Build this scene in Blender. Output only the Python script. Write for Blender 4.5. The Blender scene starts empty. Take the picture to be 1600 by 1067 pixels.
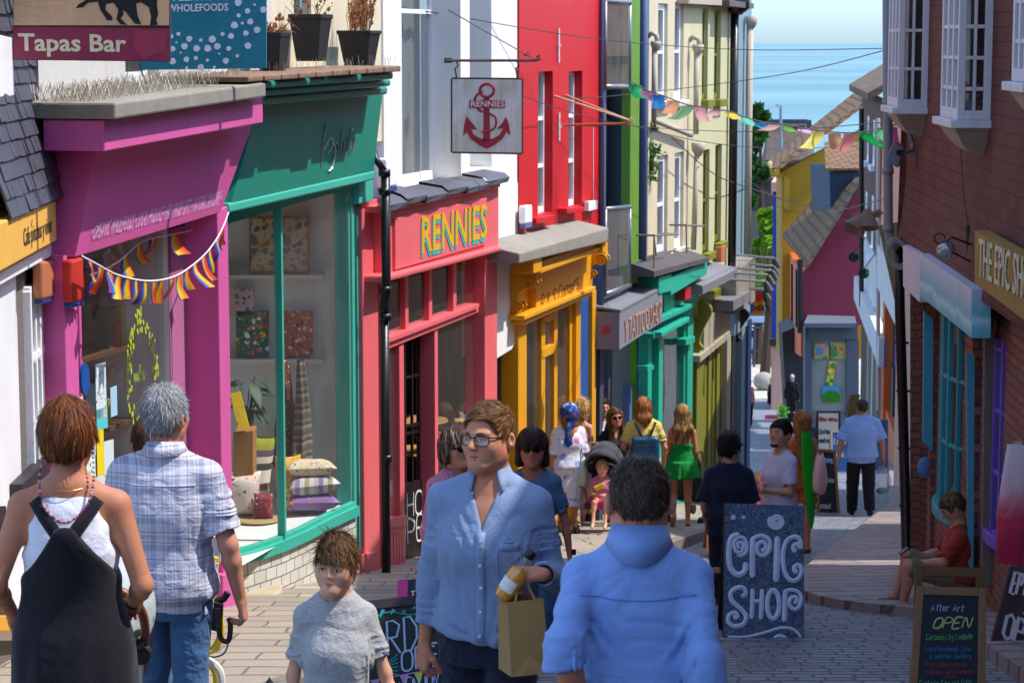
import bpy,bmesh,math,random
import numpy as np
from mathutils import Vector,Matrix,noise as mnoise
random.seed(7);RNG=np.random.default_rng(7)
SC=bpy.context.scene
COL=SC.collection
rad=math.radians
# camera, sky, sun, exposure
FPX=3600.0
PITCH=math.atan(467.5/FPX)
cam_d=bpy.data.cameras.new("camera");cam=bpy.data.objects.new("camera",cam_d);COL.objects.link(cam)
cam_d.sensor_width=36.0;cam_d.lens=36.0*FPX/1600.0
cam_d.clip_start=0.1;cam_d.clip_end=60000
cam.rotation_euler=(math.pi/2-PITCH,0,0)
cam_d.dof.use_dof=True;cam_d.dof.focus_distance=11.0;cam_d.dof.aperture_fstop=15.0
SC.camera=cam
SUN_EL,SUN_AZ=rad(57.5),rad(-3.0)
w=bpy.data.worlds.new("World");SC.world=w;w.use_nodes=True
nt=w.node_tree;bg=nt.nodes["Background"]
sky=nt.nodes.new("ShaderNodeTexSky");sky.sky_type='NISHITA';sky.sun_disc=False
sky.sun_elevation=SUN_EL;sky.sun_rotation=math.pi/2-SUN_AZ
sky.air_density=1.0;sky.dust_density=0.6;sky.ozone_density=2.5;sky.altitude=20
tc=nt.nodes.new("ShaderNodeTexCoord");sx=nt.nodes.new("ShaderNodeSeparateXYZ");nt.links.new(tc.outputs["Generated"],sx.inputs[0])
rp=nt.nodes.new("ShaderNodeValToRGB");nt.links.new(sx.outputs[2],rp.inputs[0])
rp.color_ramp.elements[0].position=.0;rp.color_ramp.elements[0].color=(.35,.50,.72,1);rp.color_ramp.elements[1].position=.22;rp.color_ramp.elements[1].color=(1,1,1,1)
mx=nt.nodes.new("ShaderNodeMix");mx.data_type='RGBA';mx.blend_type='MULTIPLY';mx.inputs[0].default_value=1.0
nt.links.new(sky.outputs[0],mx.inputs[6]);nt.links.new(rp.outputs[0],mx.inputs[7]);nt.links.new(mx.outputs[2],bg.inputs[0]);bg.inputs[1].default_value=0.15
sl=bpy.data.lights.new("sun",'SUN');sl.energy=2.1;sl.angle=rad(0.5);sl.color=(1.0,0.955,0.88)
so=bpy.data.objects.new("sun",sl);COL.objects.link(so);so.location=(30,0,40)
_sd=Vector((math.cos(SUN_EL)*math.cos(SUN_AZ),math.cos(SUN_EL)*math.sin(SUN_AZ),math.sin(SUN_EL)))
so.rotation_euler=_sd.to_track_quat('Z','Y').to_euler()
SC.view_settings.view_transform='Standard';SC.view_settings.look='None'
SC.view_settings.exposure=1.42;SC.view_settings.gamma=1.0
SC.render.engine='CYCLES'
cy=SC.cycles
cy.use_denoising=True;cy.max_bounces=8;cy.diffuse_bounces=3;cy.glossy_bounces=3
cy.transmission_bounces=4;cy.transparent_max_bounces=12;cy.caustics_reflective=False;cy.caustics_refractive=False
cy.use_adaptive_sampling=True;cy.adaptive_threshold=0.015
try:cy.sample_clamp_indirect=6.0
except Exception:pass
# projection helpers
cP,sP=math.cos(PITCH),math.sin(PITCH)
def ray(px,py):
 a=(px-800)/FPX;k=(py-533.5)/FPX
 return Vector((a,cP-k*sP,-sP-k*cP))
def at(px,py,Y):
 d=ray(px,py);return d*(Y/d.y)
def zat(Y,py):
 k=(py-533.5)/FPX
 return Y*(k*cP+sP)/(k*sP-cP)
class Frame:
 """a facade plane: point P on its ground line, direction d downhill, normal n into the street"""
 def __init__(s,P,d,side):
  d=Vector((d[0],d[1],0)).normalized();s.P=Vector((P[0],P[1],0));s.d=d
  s.n=Vector((d.y,-d.x,0))*side
 def pt(s,u,v,z):return Vector((s.P.x+s.d.x*u+s.n.x*v,s.P.y+s.d.y*u+s.n.y*v,z))
 def px(s,x,y,v=0.0):
  r=ray(x,y);o=s.P+s.n*v
  return r*(o.dot(s.n)/r.dot(s.n))
 def u(s,x,y,v=0.0):return(s.px(x,y,v)-s.P).dot(s.d)
 def uz(s,x,y,v=0.0):
  p=s.px(x,y,v);return(p-s.P).dot(s.d),p.z
 def corners(s,xl,tl,bl,xr,tr,br,v):
  ul=s.u(xl,(tl+bl)/2,v);ur=s.u(xr,(tr+br)/2,v)
  L=s.pt(ul,v,0);R=s.pt(ur,v,0)
  return[s.pt(ul,v,zat(L.y,bl)),s.pt(ur,v,zat(R.y,br)),s.pt(ur,v,zat(R.y,tr)),s.pt(ul,v,zat(L.y,tl))]
LF=Frame((-2.15-.28*17.95,0),(.28,1),1)
LT=Frame((-3.12+.042*15.8,0),(-.042,1),1)
R1=Frame((3.79-.05*22.2,0),(.05,1),-1)
R2=Frame((9.1-.1075*55,0),(.1075,1),-1)
GY=[-60,0,45,76,104,120,150,400];GZ=[7.7,-1.68,-8.75,-12.75,-16.6,-17.3,-17.6,-18.0]
def gz(Y):return float(np.interp(Y,GY,GZ))
# materials
def hexc(h):
 h=h.lstrip('#');c=[int(h[i:i+2],16)/255 for i in(0,2,4)]
 return tuple(x/12.92 if x<=.04045 else((x+.055)/1.055)**2.4 for x in c)
MATS={}
class NB:
 def __init__(s,name):
  s.m=bpy.data.materials.new(name);s.m.use_nodes=True;s.t=s.m.node_tree
  s.b=s.t.nodes["Principled BSDF"];s.out=s.t.nodes["Material Output"]
 def n(s,typ,**kw):
  nd=s.t.nodes.new(typ)
  for k,v in kw.items():
   if k in nd.inputs:s.set(nd.inputs[k],v)
   else:setattr(nd,k,v)
  return nd
 def set(s,inp,v):
  if isinstance(v,bpy.types.NodeSocket):s.t.links.new(v,inp)
  else:
   if isinstance(v,(tuple,list))and len(v)==3 and inp.type=='RGBA':v=(*v,1)
   inp.default_value=v
 def coord(s,kind='UV'):return s.n("ShaderNodeTexCoord").outputs[kind]
 def mapping(s,vec,scale=(1,1,1),loc=(0,0,0),rot=(0,0,0)):
  m=s.n("ShaderNodeMapping");s.set(m.inputs[0],vec);m.inputs[1].default_value=loc
  m.inputs[2].default_value=rot;m.inputs[3].default_value=scale;return m.outputs[0]
 def noise(s,vec,scale,detail=4,rough=.6,dist=0.0):
  nd=s.n("ShaderNodeTexNoise");s.set(nd.inputs["Vector"],vec);nd.inputs["Scale"].default_value=scale
  nd.inputs["Detail"].default_value=detail;nd.inputs["Roughness"].default_value=rough
  nd.inputs["Distortion"].default_value=dist;return nd.outputs["Fac"]
 def ramp(s,fac,stops,interp='LINEAR'):
  r=s.n("ShaderNodeValToRGB");s.set(r.inputs[0],fac);cr=r.color_ramp;cr.interpolation=interp
  while len(cr.elements)<len(stops):cr.elements.new(0.5)
  for e,(p,c)in zip(cr.elements,stops):
   e.position=p;e.color=(*c,1)if len(c)==3 else c
  return r.outputs[0]
 def mix(s,fac,a,b,mode='MIX'):
  m=s.n("ShaderNodeMix",data_type='RGBA',blend_type=mode)
  s.set(m.inputs[0],fac);s.set(m.inputs[6],a);s.set(m.inputs[7],b);return m.outputs[2]
 def math(s,op,a,b=0.0,c=0.0):
  m=s.n("ShaderNodeMath",operation=op);s.set(m.inputs[0],a);s.set(m.inputs[1],b)
  if op in('MULTIPLY_ADD','SMOOTH_MIN','COMPARE','WRAP','PINGPONG'):s.set(m.inputs[2],c)
  return m.outputs[0]
 def bump(s,h,strength=.3,dist=.01,normal=None):
  b=s.n("ShaderNodeBump");s.set(b.inputs["Height"],h);b.inputs["Strength"].default_value=strength
  b.inputs["Distance"].default_value=dist
  if normal is not None:s.set(b.inputs["Normal"],normal)
  return b.outputs[0]
 def sep(s,vec):
  x=s.n("ShaderNodeSeparateXYZ");s.set(x.inputs[0],vec);return x.outputs
 def fin(s,col,rough=.6,normal=None,metal=0.0,spec=.4):
  s.set(s.b.inputs["Base Color"],col);s.set(s.b.inputs["Roughness"],rough)
  s.b.inputs["Metallic"].default_value=metal;s.b.inputs["Specular IOR Level"].default_value=spec
  if normal is not None:s.set(s.b.inputs["Normal"],normal)
  return s.m
def sc3(c,k):return tuple(min(.95,x*k)for x in c)
def cached(fn):
 def g(key,*a,**k):
  kk=fn.__name__+'_'+key
  if kk not in MATS:
   MATS[kk]=fn(key,*a,**k);MATS[kk].name=kk
  return MATS[kk]
 return g
@cached
def paint(key,hx,k=1.0,rough=.42,var=.07,dirt=.25,bump=.06,spec=.4,metal=0.0):
 dirt=min(.8,dirt*1.7);var=var*1.5;rough=rough+.06;bump=bump*1.6
 b=NB(key);c=sc3(hexc(hx),k);o=b.coord('Object')
 n1=b.noise(o,2.2,5,.65);n2=b.noise(b.mapping(o,(9,9,.8)),1.0,5,.7)
 n3=b.noise(o,38,3,.6)
 col=b.mix(n1,sc3(c,1-var),sc3(c,1+var))
 d=b.ramp(n2,[(.5,(0,0,0)),(.78,(1,1,1))])
 col=b.mix(b.math('MULTIPLY',d,dirt),col,tuple(.55*x+.03 for x in c))
 chips=b.ramp(n3,[(.72,(0,0,0)),(.76,(1,1,1))])
 col=b.mix(b.math('MULTIPLY',chips,dirt*.5),col,tuple(.5*x+.1 for x in c))
 ro=b.math('ADD',b.math('MULTIPLY',n1,.25),rough-.12)
 nm=b.bump(b.math('ADD',n3,b.math('MULTIPLY',n1,2.0)),.35,bump*.05)
 return b.fin(col,ro,nm,metal,spec)
@cached
def plain(key,hx,k=1.0,rough=.5,metal=0.0,spec=.4,var=.05):
 b=NB(key);c=sc3(hexc(hx),k);o=b.coord('Object');n1=b.noise(o,12,4)
 return b.fin(b.mix(n1,sc3(c,1-var),sc3(c,1+var)),b.math('MULTIPLY_ADD',n1,.15,rough-.07),None,metal,spec)
@cached
def brickm(key,c1,c2,mort,bw=.225,bh=.075,mw=.009,off=.5,bump=.5,rough=.85,var=.35,dist=.012):
 b=NB(key);uv=b.coord('UV');o=b.coord('Object')
 wob=b.noise(uv,3.0,2)
 vec=b.n("ShaderNodeVectorMath",operation='ADD');b.set(vec.inputs[0],uv)
 cmb=b.n("ShaderNodeCombineXYZ");b.set(cmb.inputs[1],b.math('MULTIPLY',wob,.02));b.set(vec.inputs[1],cmb.outputs[0])
 br=b.n("ShaderNodeTexBrick");b.set(br.inputs["Vector"],vec.outputs[0]);br.offset=off
 br.inputs["Scale"].default_value=1;br.inputs["Brick Width"].default_value=bw;br.inputs["Row Height"].default_value=bh
 br.inputs["Mortar Size"].default_value=mw;br.inputs["Mortar Smooth"].default_value=.25;br.inputs["Bias"].default_value=0
 b.set(br.inputs["Color1"],hexc(c1));b.set(br.inputs["Color2"],hexc(c2));b.set(br.inputs["Mortar"],hexc(mort))
 n1=b.noise(o,3,5,.7);n2=b.noise(o,45,4)
 col=b.mix(b.math('MULTIPLY',n1,var),br.outputs[0],(.03,.028,.028),'MIX')
 col=b.mix(b.math('MULTIPLY',n2,.3),col,b.mix(.5,col,(.5,.48,.45)))
 h=b.math('ADD',b.math('MULTIPLY',br.outputs["Fac"],-1.0),b.math('MULTIPLY',n2,.35))
 return b.fin(col,rough,b.bump(h,bump,dist),0,.25)
@cached
def tilem(key,c1,c2,moss,bw=.17,bh=.1,dark=.3,bump=1.0,mossk=.3,ms=.006):
 b=NB(key);uv=b.coord('UV');o=b.coord('Object')
 br=b.n("ShaderNodeTexBrick");b.set(br.inputs["Vector"],uv);br.offset=.5
 br.inputs["Scale"].default_value=1;br.inputs["Brick Width"].default_value=bw;br.inputs["Row Height"].default_value=bh
 br.inputs["Mortar Size"].default_value=ms;br.inputs["Mortar Smooth"].default_value=.1
 b.set(br.inputs["Color1"],hexc(c1));b.set(br.inputs["Color2"],hexc(c2));b.set(br.inputs["Mortar"],sc3(hexc(c1),.55))
 y=b.sep(uv)[1]
 saw=b.math('FRACT',b.math('DIVIDE',y,bh))
 n1=b.noise(o,1.1,6,.7);n2=b.noise(o,30,3)
 col=b.mix(b.math('MULTIPLY',b.ramp(n1,[(.4,(0,0,0)),(.7,(1,1,1))]),mossk),br.outputs[0],hexc(moss))
 col=b.mix(b.math('MULTIPLY',n2,dark),col,(.02,.02,.02))
 h=b.math('ADD',b.math('MULTIPLY',saw,-1.0),b.math('ADD',b.math('MULTIPLY',n2,.25),b.math('MULTIPLY',br.outputs["Fac"],-.6)))
 return b.fin(col,.8,b.bump(h,bump,.02),0,.25)
@cached
def cloth(key,hx,k=1.0,rough=.85,weave=900,wr=.5,var=.06,hx2=None,fleck=0.0,wscale=9.0):
 b=NB(key);c=sc3(hexc(hx),k);o=b.coord('Object');n1=b.noise(o,14,5)
 col=b.mix(n1,sc3(c,1-var),sc3(c,1+var))
 fl=b.noise(o,260,2)
 if fleck:col=b.mix(b.math('MULTIPLY',b.ramp(fl,[(.45,(0,0,0)),(.6,(1,1,1))]),fleck),col,sc3(c,.45))
 else:col=b.mix(b.math('MULTIPLY',fl,.25),col,sc3(c,.7))
 w1=b.noise(b.mapping(o,(1.0,1.0,1.7)),wscale,4,.55,.8);w2=b.noise(b.mapping(o,(1.6,1.6,.9),rot=(.3,.2,.5)),wscale*2.4,3,.55,.6)
 h=b.math('ADD',b.math('MULTIPLY',w1,1.4),b.math('MULTIPLY',w2,.5))
 h=b.math('ADD',h,b.math('MULTIPLY',fl,.05))
 m=b.fin(col,rough,b.bump(h,wr,.03),0,.15)
 try:b.b.inputs["Sheen Weight"].default_value=.12
 except Exception:pass
 return m
@cached
def floral(key,base,cols,scale=14,thr=.32,wr=.4,rough=.8,space='Object',warp=1.4):
 b=NB(key);o=b.coord(space)
 if space=='UV':o=b.mapping(o,(1,1,0))
 wn=b.n("ShaderNodeTexNoise");b.set(wn.inputs["Vector"],o);wn.inputs["Scale"].default_value=scale*.55;wn.inputs["Detail"].default_value=3
 wa=b.n("ShaderNodeVectorMath",operation='MULTIPLY_ADD');b.set(wa.inputs[0],wn.outputs["Color"]);wa.inputs[1].default_value=(warp/scale,)*3;b.set(wa.inputs[2],o);o=wa.outputs[0]
 wv=b.noise(o,scale*.8,3)
 v=b.n("ShaderNodeTexVoronoi");v.feature='F1';b.set(v.inputs["Vector"],o);v.inputs["Scale"].default_value=scale
 dist=b.math('ADD',v.outputs["Distance"],b.math('MULTIPLY',wv,.35))
 hue=b.sep(v.outputs["Color"])[0]
 n=len(cols);pal=b.ramp(hue,[(i/n,hexc(cols[i]))for i in range(n)],'CONSTANT')
 msk=b.ramp(dist,[(thr+.12,(1,1,1)),(thr+.16,(0,0,0))])
 col=b.mix(msk,hexc(base),pal)
 v2=b.n("ShaderNodeTexVoronoi");b.set(v2.inputs["Vector"],b.mapping(o,(1,1,1),(3.3,1.7,2.1)));v2.inputs["Scale"].default_value=scale*2.1
 pal2=b.ramp(b.sep(v2.outputs["Color"])[1],[(i/n,hexc(cols[(i+2)%n]))for i in range(n)],'CONSTANT')
 m2=b.ramp(v2.outputs["Distance"],[(thr*.6,(1,1,1)),(thr*.6+.05,(0,0,0))])
 col=b.mix(b.math('MULTIPLY',m2,.8),col,pal2)
 w1=b.noise(o,9,4)
 return b.fin(col,rough,b.bump(w1,wr,.02),0,.2)
@cached
def glassm(key,tint=(.93,.96,.95),refl=1.0,dust=.05,ior=1.5):
 b=NB(key);t=b.t
 tr=b.n("ShaderNodeBsdfTransparent");tr.inputs[0].default_value=(*tint,1)
 gl=b.n("ShaderNodeBsdfGlossy");gl.inputs["Roughness"].default_value=.015;gl.inputs[0].default_value=(1,1,1,1)
 o=b.coord('Object');nz=b.noise(o,1.4,2);nm=b.bump(nz,.12,.02);b.set(gl.inputs["Normal"],nm)
 df=b.n("ShaderNodeBsdfDiffuse");df.inputs[0].default_value=(.7,.7,.68,1)
 ge=b.n("ShaderNodeNewGeometry");dt=b.n("ShaderNodeVectorMath",operation='DOT_PRODUCT');b.set(dt.inputs[0],ge.outputs["Incoming"]);b.set(dt.inputs[1],ge.outputs["Normal"])
 om=b.math('SUBTRACT',1.0,b.math('ABSOLUTE',dt.outputs["Value"]));f=b.math('MULTIPLY_ADD',b.math('POWER',om,5.0),.9*refl,.045*refl)
 f=b.math('MINIMUM',f,.9)
 m1=b.n("ShaderNodeMixShader");b.set(m1.inputs[0],f);t.links.new(tr.outputs[0],m1.inputs[1]);t.links.new(gl.outputs[0],m1.inputs[2])
 dn=b.math('MULTIPLY',b.noise(b.mapping(o,(3,3,1)),2.0,5),dust)
 m2=b.n("ShaderNodeMixShader");b.set(m2.inputs[0],dn);t.links.new(m1.outputs[0],m2.inputs[1]);t.links.new(df.outputs[0],m2.inputs[2])
 t.links.new(m2.outputs[0],b.out.inputs[0]);return b.m
@cached
def leafm(key,hx,k=1.0,trans=.35):
 b=NB(key);c=sc3(hexc(hx),k);o=b.coord('Object');n1=b.noise(o,1.5,5,.7)
 col=b.mix(n1,sc3(c,.6),sc3(c,1.4));b.fin(col,.5,None,0,.3)
 tl=b.n("ShaderNodeBsdfTranslucent");b.set(tl.inputs[0],b.mix(.5,col,sc3((c[0]*1.3,c[1]*1.3,c[2]*.6),1.2)))
 mx=b.n("ShaderNodeMixShader");mx.inputs[0].default_value=trans
 b.t.links.new(b.b.outputs[0],mx.inputs[1]);b.t.links.new(tl.outputs[0],mx.inputs[2]);b.t.links.new(mx.outputs[0],b.out.inputs[0])
 return b.m
@cached
def stone(key,c1,c2,scale=3,rough=.85,bump=.4):
 b=NB(key);o=b.coord('Object');n1=b.noise(o,scale,7,.7);n2=b.noise(o,scale*14,4)
 col=b.ramp(n1,[(.3,hexc(c1)),(.7,hexc(c2))]);col=b.mix(b.math('MULTIPLY',n2,.4),col,sc3(hexc(c1),.5))
 return b.fin(col,rough,b.bump(b.math('ADD',n2,n1),bump,.01),0,.25)
@cached
def woodm(key,hx,k=1.0,rough=.6,axis=2,var=.35):
 b=NB(key);c=sc3(hexc(hx),k);o=b.coord('Object');s=[18,18,18];s[axis]=1.2
 n1=b.noise(b.mapping(o,tuple(s)),1.5,6,.65,.6);n2=b.noise(o,2.5,3)
 col=b.mix(n1,sc3(c,1-var),sc3(c,1+var));col=b.mix(b.math('MULTIPLY',n2,.3),col,sc3(c,.6))
 return b.fin(col,rough,b.bump(n1,.3,.004),0,.3)
@cached
def skinm(key,hx,k=1.0):
 b=NB(key);c=sc3(hexc(hx),k);o=b.coord('Object');n1=b.noise(o,11,4);n2=b.noise(o,160,3);n3=b.noise(o,40,4)
 red=(min(.95,c[0]*1.03),c[1]*.74,c[2]*.66)
 col=b.mix(b.ramp(n1,[(.35,(0,0,0)),(.7,(.7,.7,.7))]),c,red);col=b.mix(b.math('MULTIPLY',n3,.22),col,sc3(c,.72))
 b.fin(col,b.math('MULTIPLY_ADD',n2,.2,.46),b.bump(b.math('ADD',n2,b.math('MULTIPLY',n3,.8)),.3,.003),0,.3)
 b.b.inputs["Subsurface Weight"].default_value=.12;b.b.inputs["Subsurface Radius"].default_value=(.012,.004,.002)
 b.b.inputs["Subsurface Scale"].default_value=1.0
 return b.m
@cached
def hairm(key,hx,k=1.0,rough=.58):
 b=NB(key);c=sc3(hexc(hx),k);o=b.coord('Object');n1=b.noise(b.mapping(o,(60,60,9)),1.0,4)
 return b.fin(b.mix(n1,sc3(c,.55),sc3(c,1.35)),rough,b.bump(n1,.4,.004),0,.22)
 # mesh building
class MB:
 def __init__(s):s.v=[];s.f=[];s.m=[]
 def add(s,vs,fs,mi=0):
  o=len(s.v);s.v.extend([tuple(p)for p in vs]);s.f.extend([tuple(i+o for i in f)for f in fs]);s.m.extend([mi]*len(fs));return s
 def prism(s,front,off,mi=0):
  """front polygon, extruded by off (to the back)"""
  n=len(front);off=Vector(off);vs=list(front)+[Vector(p)+off for p in front]
  fs=[tuple(range(n)),tuple(range(2*n-1,n-1,-1))]+[(i,i+n,(i+1)%n+n,(i+1)%n)for i in range(n)]
  return s.add(vs,fs,mi)
 def loftpoly(s,A,B,mi=0):
  n=len(A);fs=[tuple(range(n)),tuple(range(2*n-1,n-1,-1))]+[(i,i+n,(i+1)%n+n,(i+1)%n)for i in range(n)]
  return s.add(list(A)+list(B),fs,mi)
 def box(s,a,b,mi=0):
  x0,y0,z0=a;x1,y1,z1=b
  return s.prism([Vector((x0,y0,z0)),Vector((x1,y0,z0)),Vector((x1,y0,z1)),Vector((x0,y0,z1))],(0,y1-y0,0),mi)
 def obox(s,o,ax,ay,az,mi=0):
  o=Vector(o);ax=Vector(ax);ay=Vector(ay);az=Vector(az)
  return s.prism([o,o+ax,o+ax+az,o+az],ay,mi)
 def poly(s,pts,mi=0):return s.add(pts,[tuple(range(len(pts)))],mi)
 def tube(s,pts,r,n=8,mi=0,caps=True,closed=False):
  pts=[Vector(p)for p in pts];m=len(pts);rs=r if hasattr(r,'__len__')else[r]*m
  up=None;vs=[];fs=[]
  for i,p in enumerate(pts):
   if closed:t=pts[(i+1)%m]-pts[i-1]
   else:t=pts[min(i+1,m-1)]-pts[max(i-1,0)]
   t=t.normalized()if t.length>1e-9 else Vector((0,0,1))
   if up is None:
    up=Vector((0,0,1))if abs(t.z)<.9 else Vector((1,0,0))
   a=(up-t*up.dot(t)).normalized();bb=t.cross(a);up=a
   for j in range(n):
    an=2*math.pi*j/n;vs.append(p+(a*math.cos(an)+bb*math.sin(an))*rs[i])
  rng=m if closed else m-1
  for i in range(rng):
   for j in range(n):
    i2=(i+1)%m
    fs.append((i*n+j,i*n+(j+1)%n,i2*n+(j+1)%n,i2*n+j))
  if caps and not closed:fs+=[tuple(range(n-1,-1,-1)),tuple(range((m-1)*n,m*n))]
  return s.add(vs,fs,mi)
 def lathe(s,prof,o,axis=(0,0,1),n=16,mi=0):
  axis=Vector(axis).normalized();a=axis.orthogonal().normalized();b=axis.cross(a);o=Vector(o);vs=[];fs=[]
  m=len(prof)
  for r,h in prof:
   for j in range(n):
    an=2*math.pi*j/n;vs.append(o+axis*h+(a*math.cos(an)+b*math.sin(an))*r)
  for i in range(m-1):
   for j in range(n):fs.append((i*n+j,i*n+(j+1)%n,(i+1)*n+(j+1)%n,(i+1)*n+j))
  fs+=[tuple(range(n-1,-1,-1)),tuple(range((m-1)*n,m*n))]
  return s.add(vs,fs,mi)
 def sphere(s,c,r,n=16,mi=0,R=None):
  c=Vector(c);r=r if hasattr(r,'__len__')else(r,r,r);k=n//2;vs=[];fs=[]
  for i in range(k+1):
   th=math.pi*i/k
   for j in range(n):
    ph=2*math.pi*j/n;p=Vector((r[0]*math.sin(th)*math.cos(ph),r[1]*math.sin(th)*math.sin(ph),r[2]*math.cos(th)))
    vs.append(c+(R@p if R else p))
  for i in range(k):
   for j in range(n):fs.append((i*n+j,(i+1)*n+j,(i+1)*n+(j+1)%n,i*n+(j+1)%n))
  return s.add(vs,fs,mi)
 def ribbon(s,pts,wd,nrm,mi=0):
  """flat ribbon along pts lying in the plane with normal nrm; wd may vary"""
  pts=[Vector(p)for p in pts];m=len(pts);ws=wd if hasattr(wd,'__len__')else[wd]*m;nrm=Vector(nrm);vs=[]
  for i,p in enumerate(pts):
   t=(pts[min(i+1,m-1)]-pts[max(i-1,0)])
   sd=t.cross(nrm)
   sd=sd.normalized()*ws[i]/2 if sd.length>1e-9 else Vector((0,0,0))
   vs+=[p-sd,p+sd]
  return s.add(vs,[(2*i,2*i+1,2*i+3,2*i+2)for i in range(m-1)],mi)
 def grid(s,P,nu,nv,mi=0,closed=False):
  fs=[]
  for i in range(nu-1):
   for j in range(nv if closed else nv-1):fs.append((i*nv+j,i*nv+(j+1)%nv,(i+1)*nv+(j+1)%nv,(i+1)*nv+j))
  return s.add(P,fs,mi)
def box_uv(me,co):
 n=len(me.loops)
 if not n:return
 lv=np.empty(n,np.int32);me.loops.foreach_get("vertex_index",lv)
 np_=len(me.polygons);nr=np.empty(np_*3,np.float32);me.polygons.foreach_get("normal",nr);nr=nr.reshape(-1,3)
 lt=np.empty(np_,np.int32);me.polygons.foreach_get("loop_total",lt)
 pn=np.repeat(nr,lt,axis=0);p=co[lv]
 hz=np.hypot(pn[:,0],pn[:,1])+1e-9;tx=-pn[:,1]/hz;ty=pn[:,0]/hz
 flat=np.abs(pn[:,2])>.96
 U=np.where(flat,p[:,0],p[:,0]*tx+p[:,1]*ty)
 sl=np.maximum(.3,hz);V=np.where(flat,p[:,1],p[:,2]/sl)
 uv=me.uv_layers.new(name="UVMap");uv.data.foreach_set("uv",np.stack([U,V],1).astype(np.float32).ravel())
SPLIT={'sill','end_block','wave_panel','brick_pier','recess_wall','shelf','packet','window_poster','painted_brick','blue_strip','tie_plate','balcony_door','dark_window','broken_slate','stay','drainpipe','window_item','plinth','strap','bracket'}
def pieces(mb):
 """the connected pieces of an MB"""
 par=list(range(len(mb.v)))
 def find(i):
  while par[i]!=i:par[i]=par[par[i]];i=par[i]
  return i
 for f in mb.f:
  for a in f[1:]:par[find(a)]=find(f[0])
 gr={}
 for k,f in enumerate(mb.f):gr.setdefault(find(f[0]),[]).append(k)
 out=[]
 for ks in gr.values():
  c=MB();ix={}
  for k in ks:
   for a in mb.f[k]:
    if a not in ix:ix[a]=len(c.v);c.v.append(mb.v[a])
   c.f.append(tuple(ix[a]for a in mb.f[k]));c.m.append(mb.m[k])
  out.append(c)
 return out
def root_of(o):
 while o.parent:o=o.parent
 return o
def setp(o,label=None,cat=None,group=None,kind=None):
 if label:o['label']=label
 if cat:o['category']=cat
 if group:o['group']=group
 if kind:o['kind']=kind
 return o
def thing(name,label,cat,loc=(0,0,0),group=None,rotz=0.0,kind=None):
 o=bpy.data.objects.new(name,None);COL.objects.link(o);o.location=loc;o.rotation_euler=(0,0,rotz);o.empty_display_size=.2
 return setp(o,label,cat,group,kind)
def obj(name,mb,mat,parent=None,smooth=False,bevel=0.0,label=None,cat=None,group=None,kind=None,local=False,loc=None,recalc=True,uv=None):
 """links an MB as one mesh object; vertices are in world space unless local"""
 if name in SPLIT and parent is not None and uv is None:
  cs=pieces(mb)
  if len(cs)>1:return[obj(name,c,mat[c.m[0]]if isinstance(mat,(list,tuple))else mat,parent,smooth,bevel,local=local)for c in cs][0]
 if loc is not None:off=Vector(loc)
 elif parent is not None and not local:off=root_of(parent).location.copy()
 elif parent is None and not local:
  a=np.array(mb.v,np.float32);mn=a.min(0);mx=a.max(0);off=Vector(((mn[0]+mx[0])/2,(mn[1]+mx[1])/2,mn[2]))
 else:off=Vector((0,0,0))
 me=bpy.data.meshes.new(name)
 co=np.array(mb.v,np.float32)
 lo=co-np.array(off,np.float32)
 me.from_pydata(lo.tolist()if len(lo)<60000 else[tuple(x)for x in lo],[],mb.f)
 mats=mat if isinstance(mat,(list,tuple))else[mat]
 for m in mats:me.materials.append(m)
 if len(mats)>1:me.polygons.foreach_set("material_index",np.array(mb.m,np.int32))
 if recalc:
  bm=bmesh.new();bm.from_mesh(me);bmesh.ops.recalc_face_normals(bm,faces=bm.faces);bm.to_mesh(me);bm.free()
 if uv is not None:
  lv=np.empty(len(me.loops),np.int32);me.loops.foreach_get("vertex_index",lv)
  l=me.uv_layers.new(name="UVMap");l.data.foreach_set("uv",np.array(uv,np.float32)[lv].ravel())
 else:box_uv(me,co)
 if smooth:me.polygons.foreach_set("use_smooth",np.ones(len(me.polygons),bool))
 me.update()
 o=bpy.data.objects.new(name,me);COL.objects.link(o)
 if parent is not None:o.parent=parent
 else:o.location=off
 if bevel:
  md=o.modifiers.new("bevel",'BEVEL');md.width=bevel;md.segments=2;md.limit_method='ANGLE';md.angle_limit=rad(40)
 return setp(o,label,cat,group,kind)
def copy_tree(o,parent=None):
 c=o.copy();COL.objects.link(c)
 if parent is not None:c.parent=parent;c.matrix_parent_inverse=o.matrix_parent_inverse
 for ch in list(o.children):copy_tree(ch,c)
 return c
def fq(mb,F,c6,v,depth,mi=0):
 """quad given by pixel corners xl,ytl,ybl,xr,ytr,ybr on plane v, thickness depth behind it"""
 return mb.prism(F.corners(*c6,v),-F.n*depth,mi)
def fpoly(mb,F,pts,v,depth,mi=0):
 return mb.prism([F.px(x,y,v)for x,y in pts],-F.n*depth,mi)
def fbox(mb,F,u0,u1,v0,v1,z0,z1,mi=0):
 return mb.obox(F.pt(u0,v1,z0),F.d*(u1-u0),-F.n*(v1-v0),(0,0,z1-z0),mi)
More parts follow.
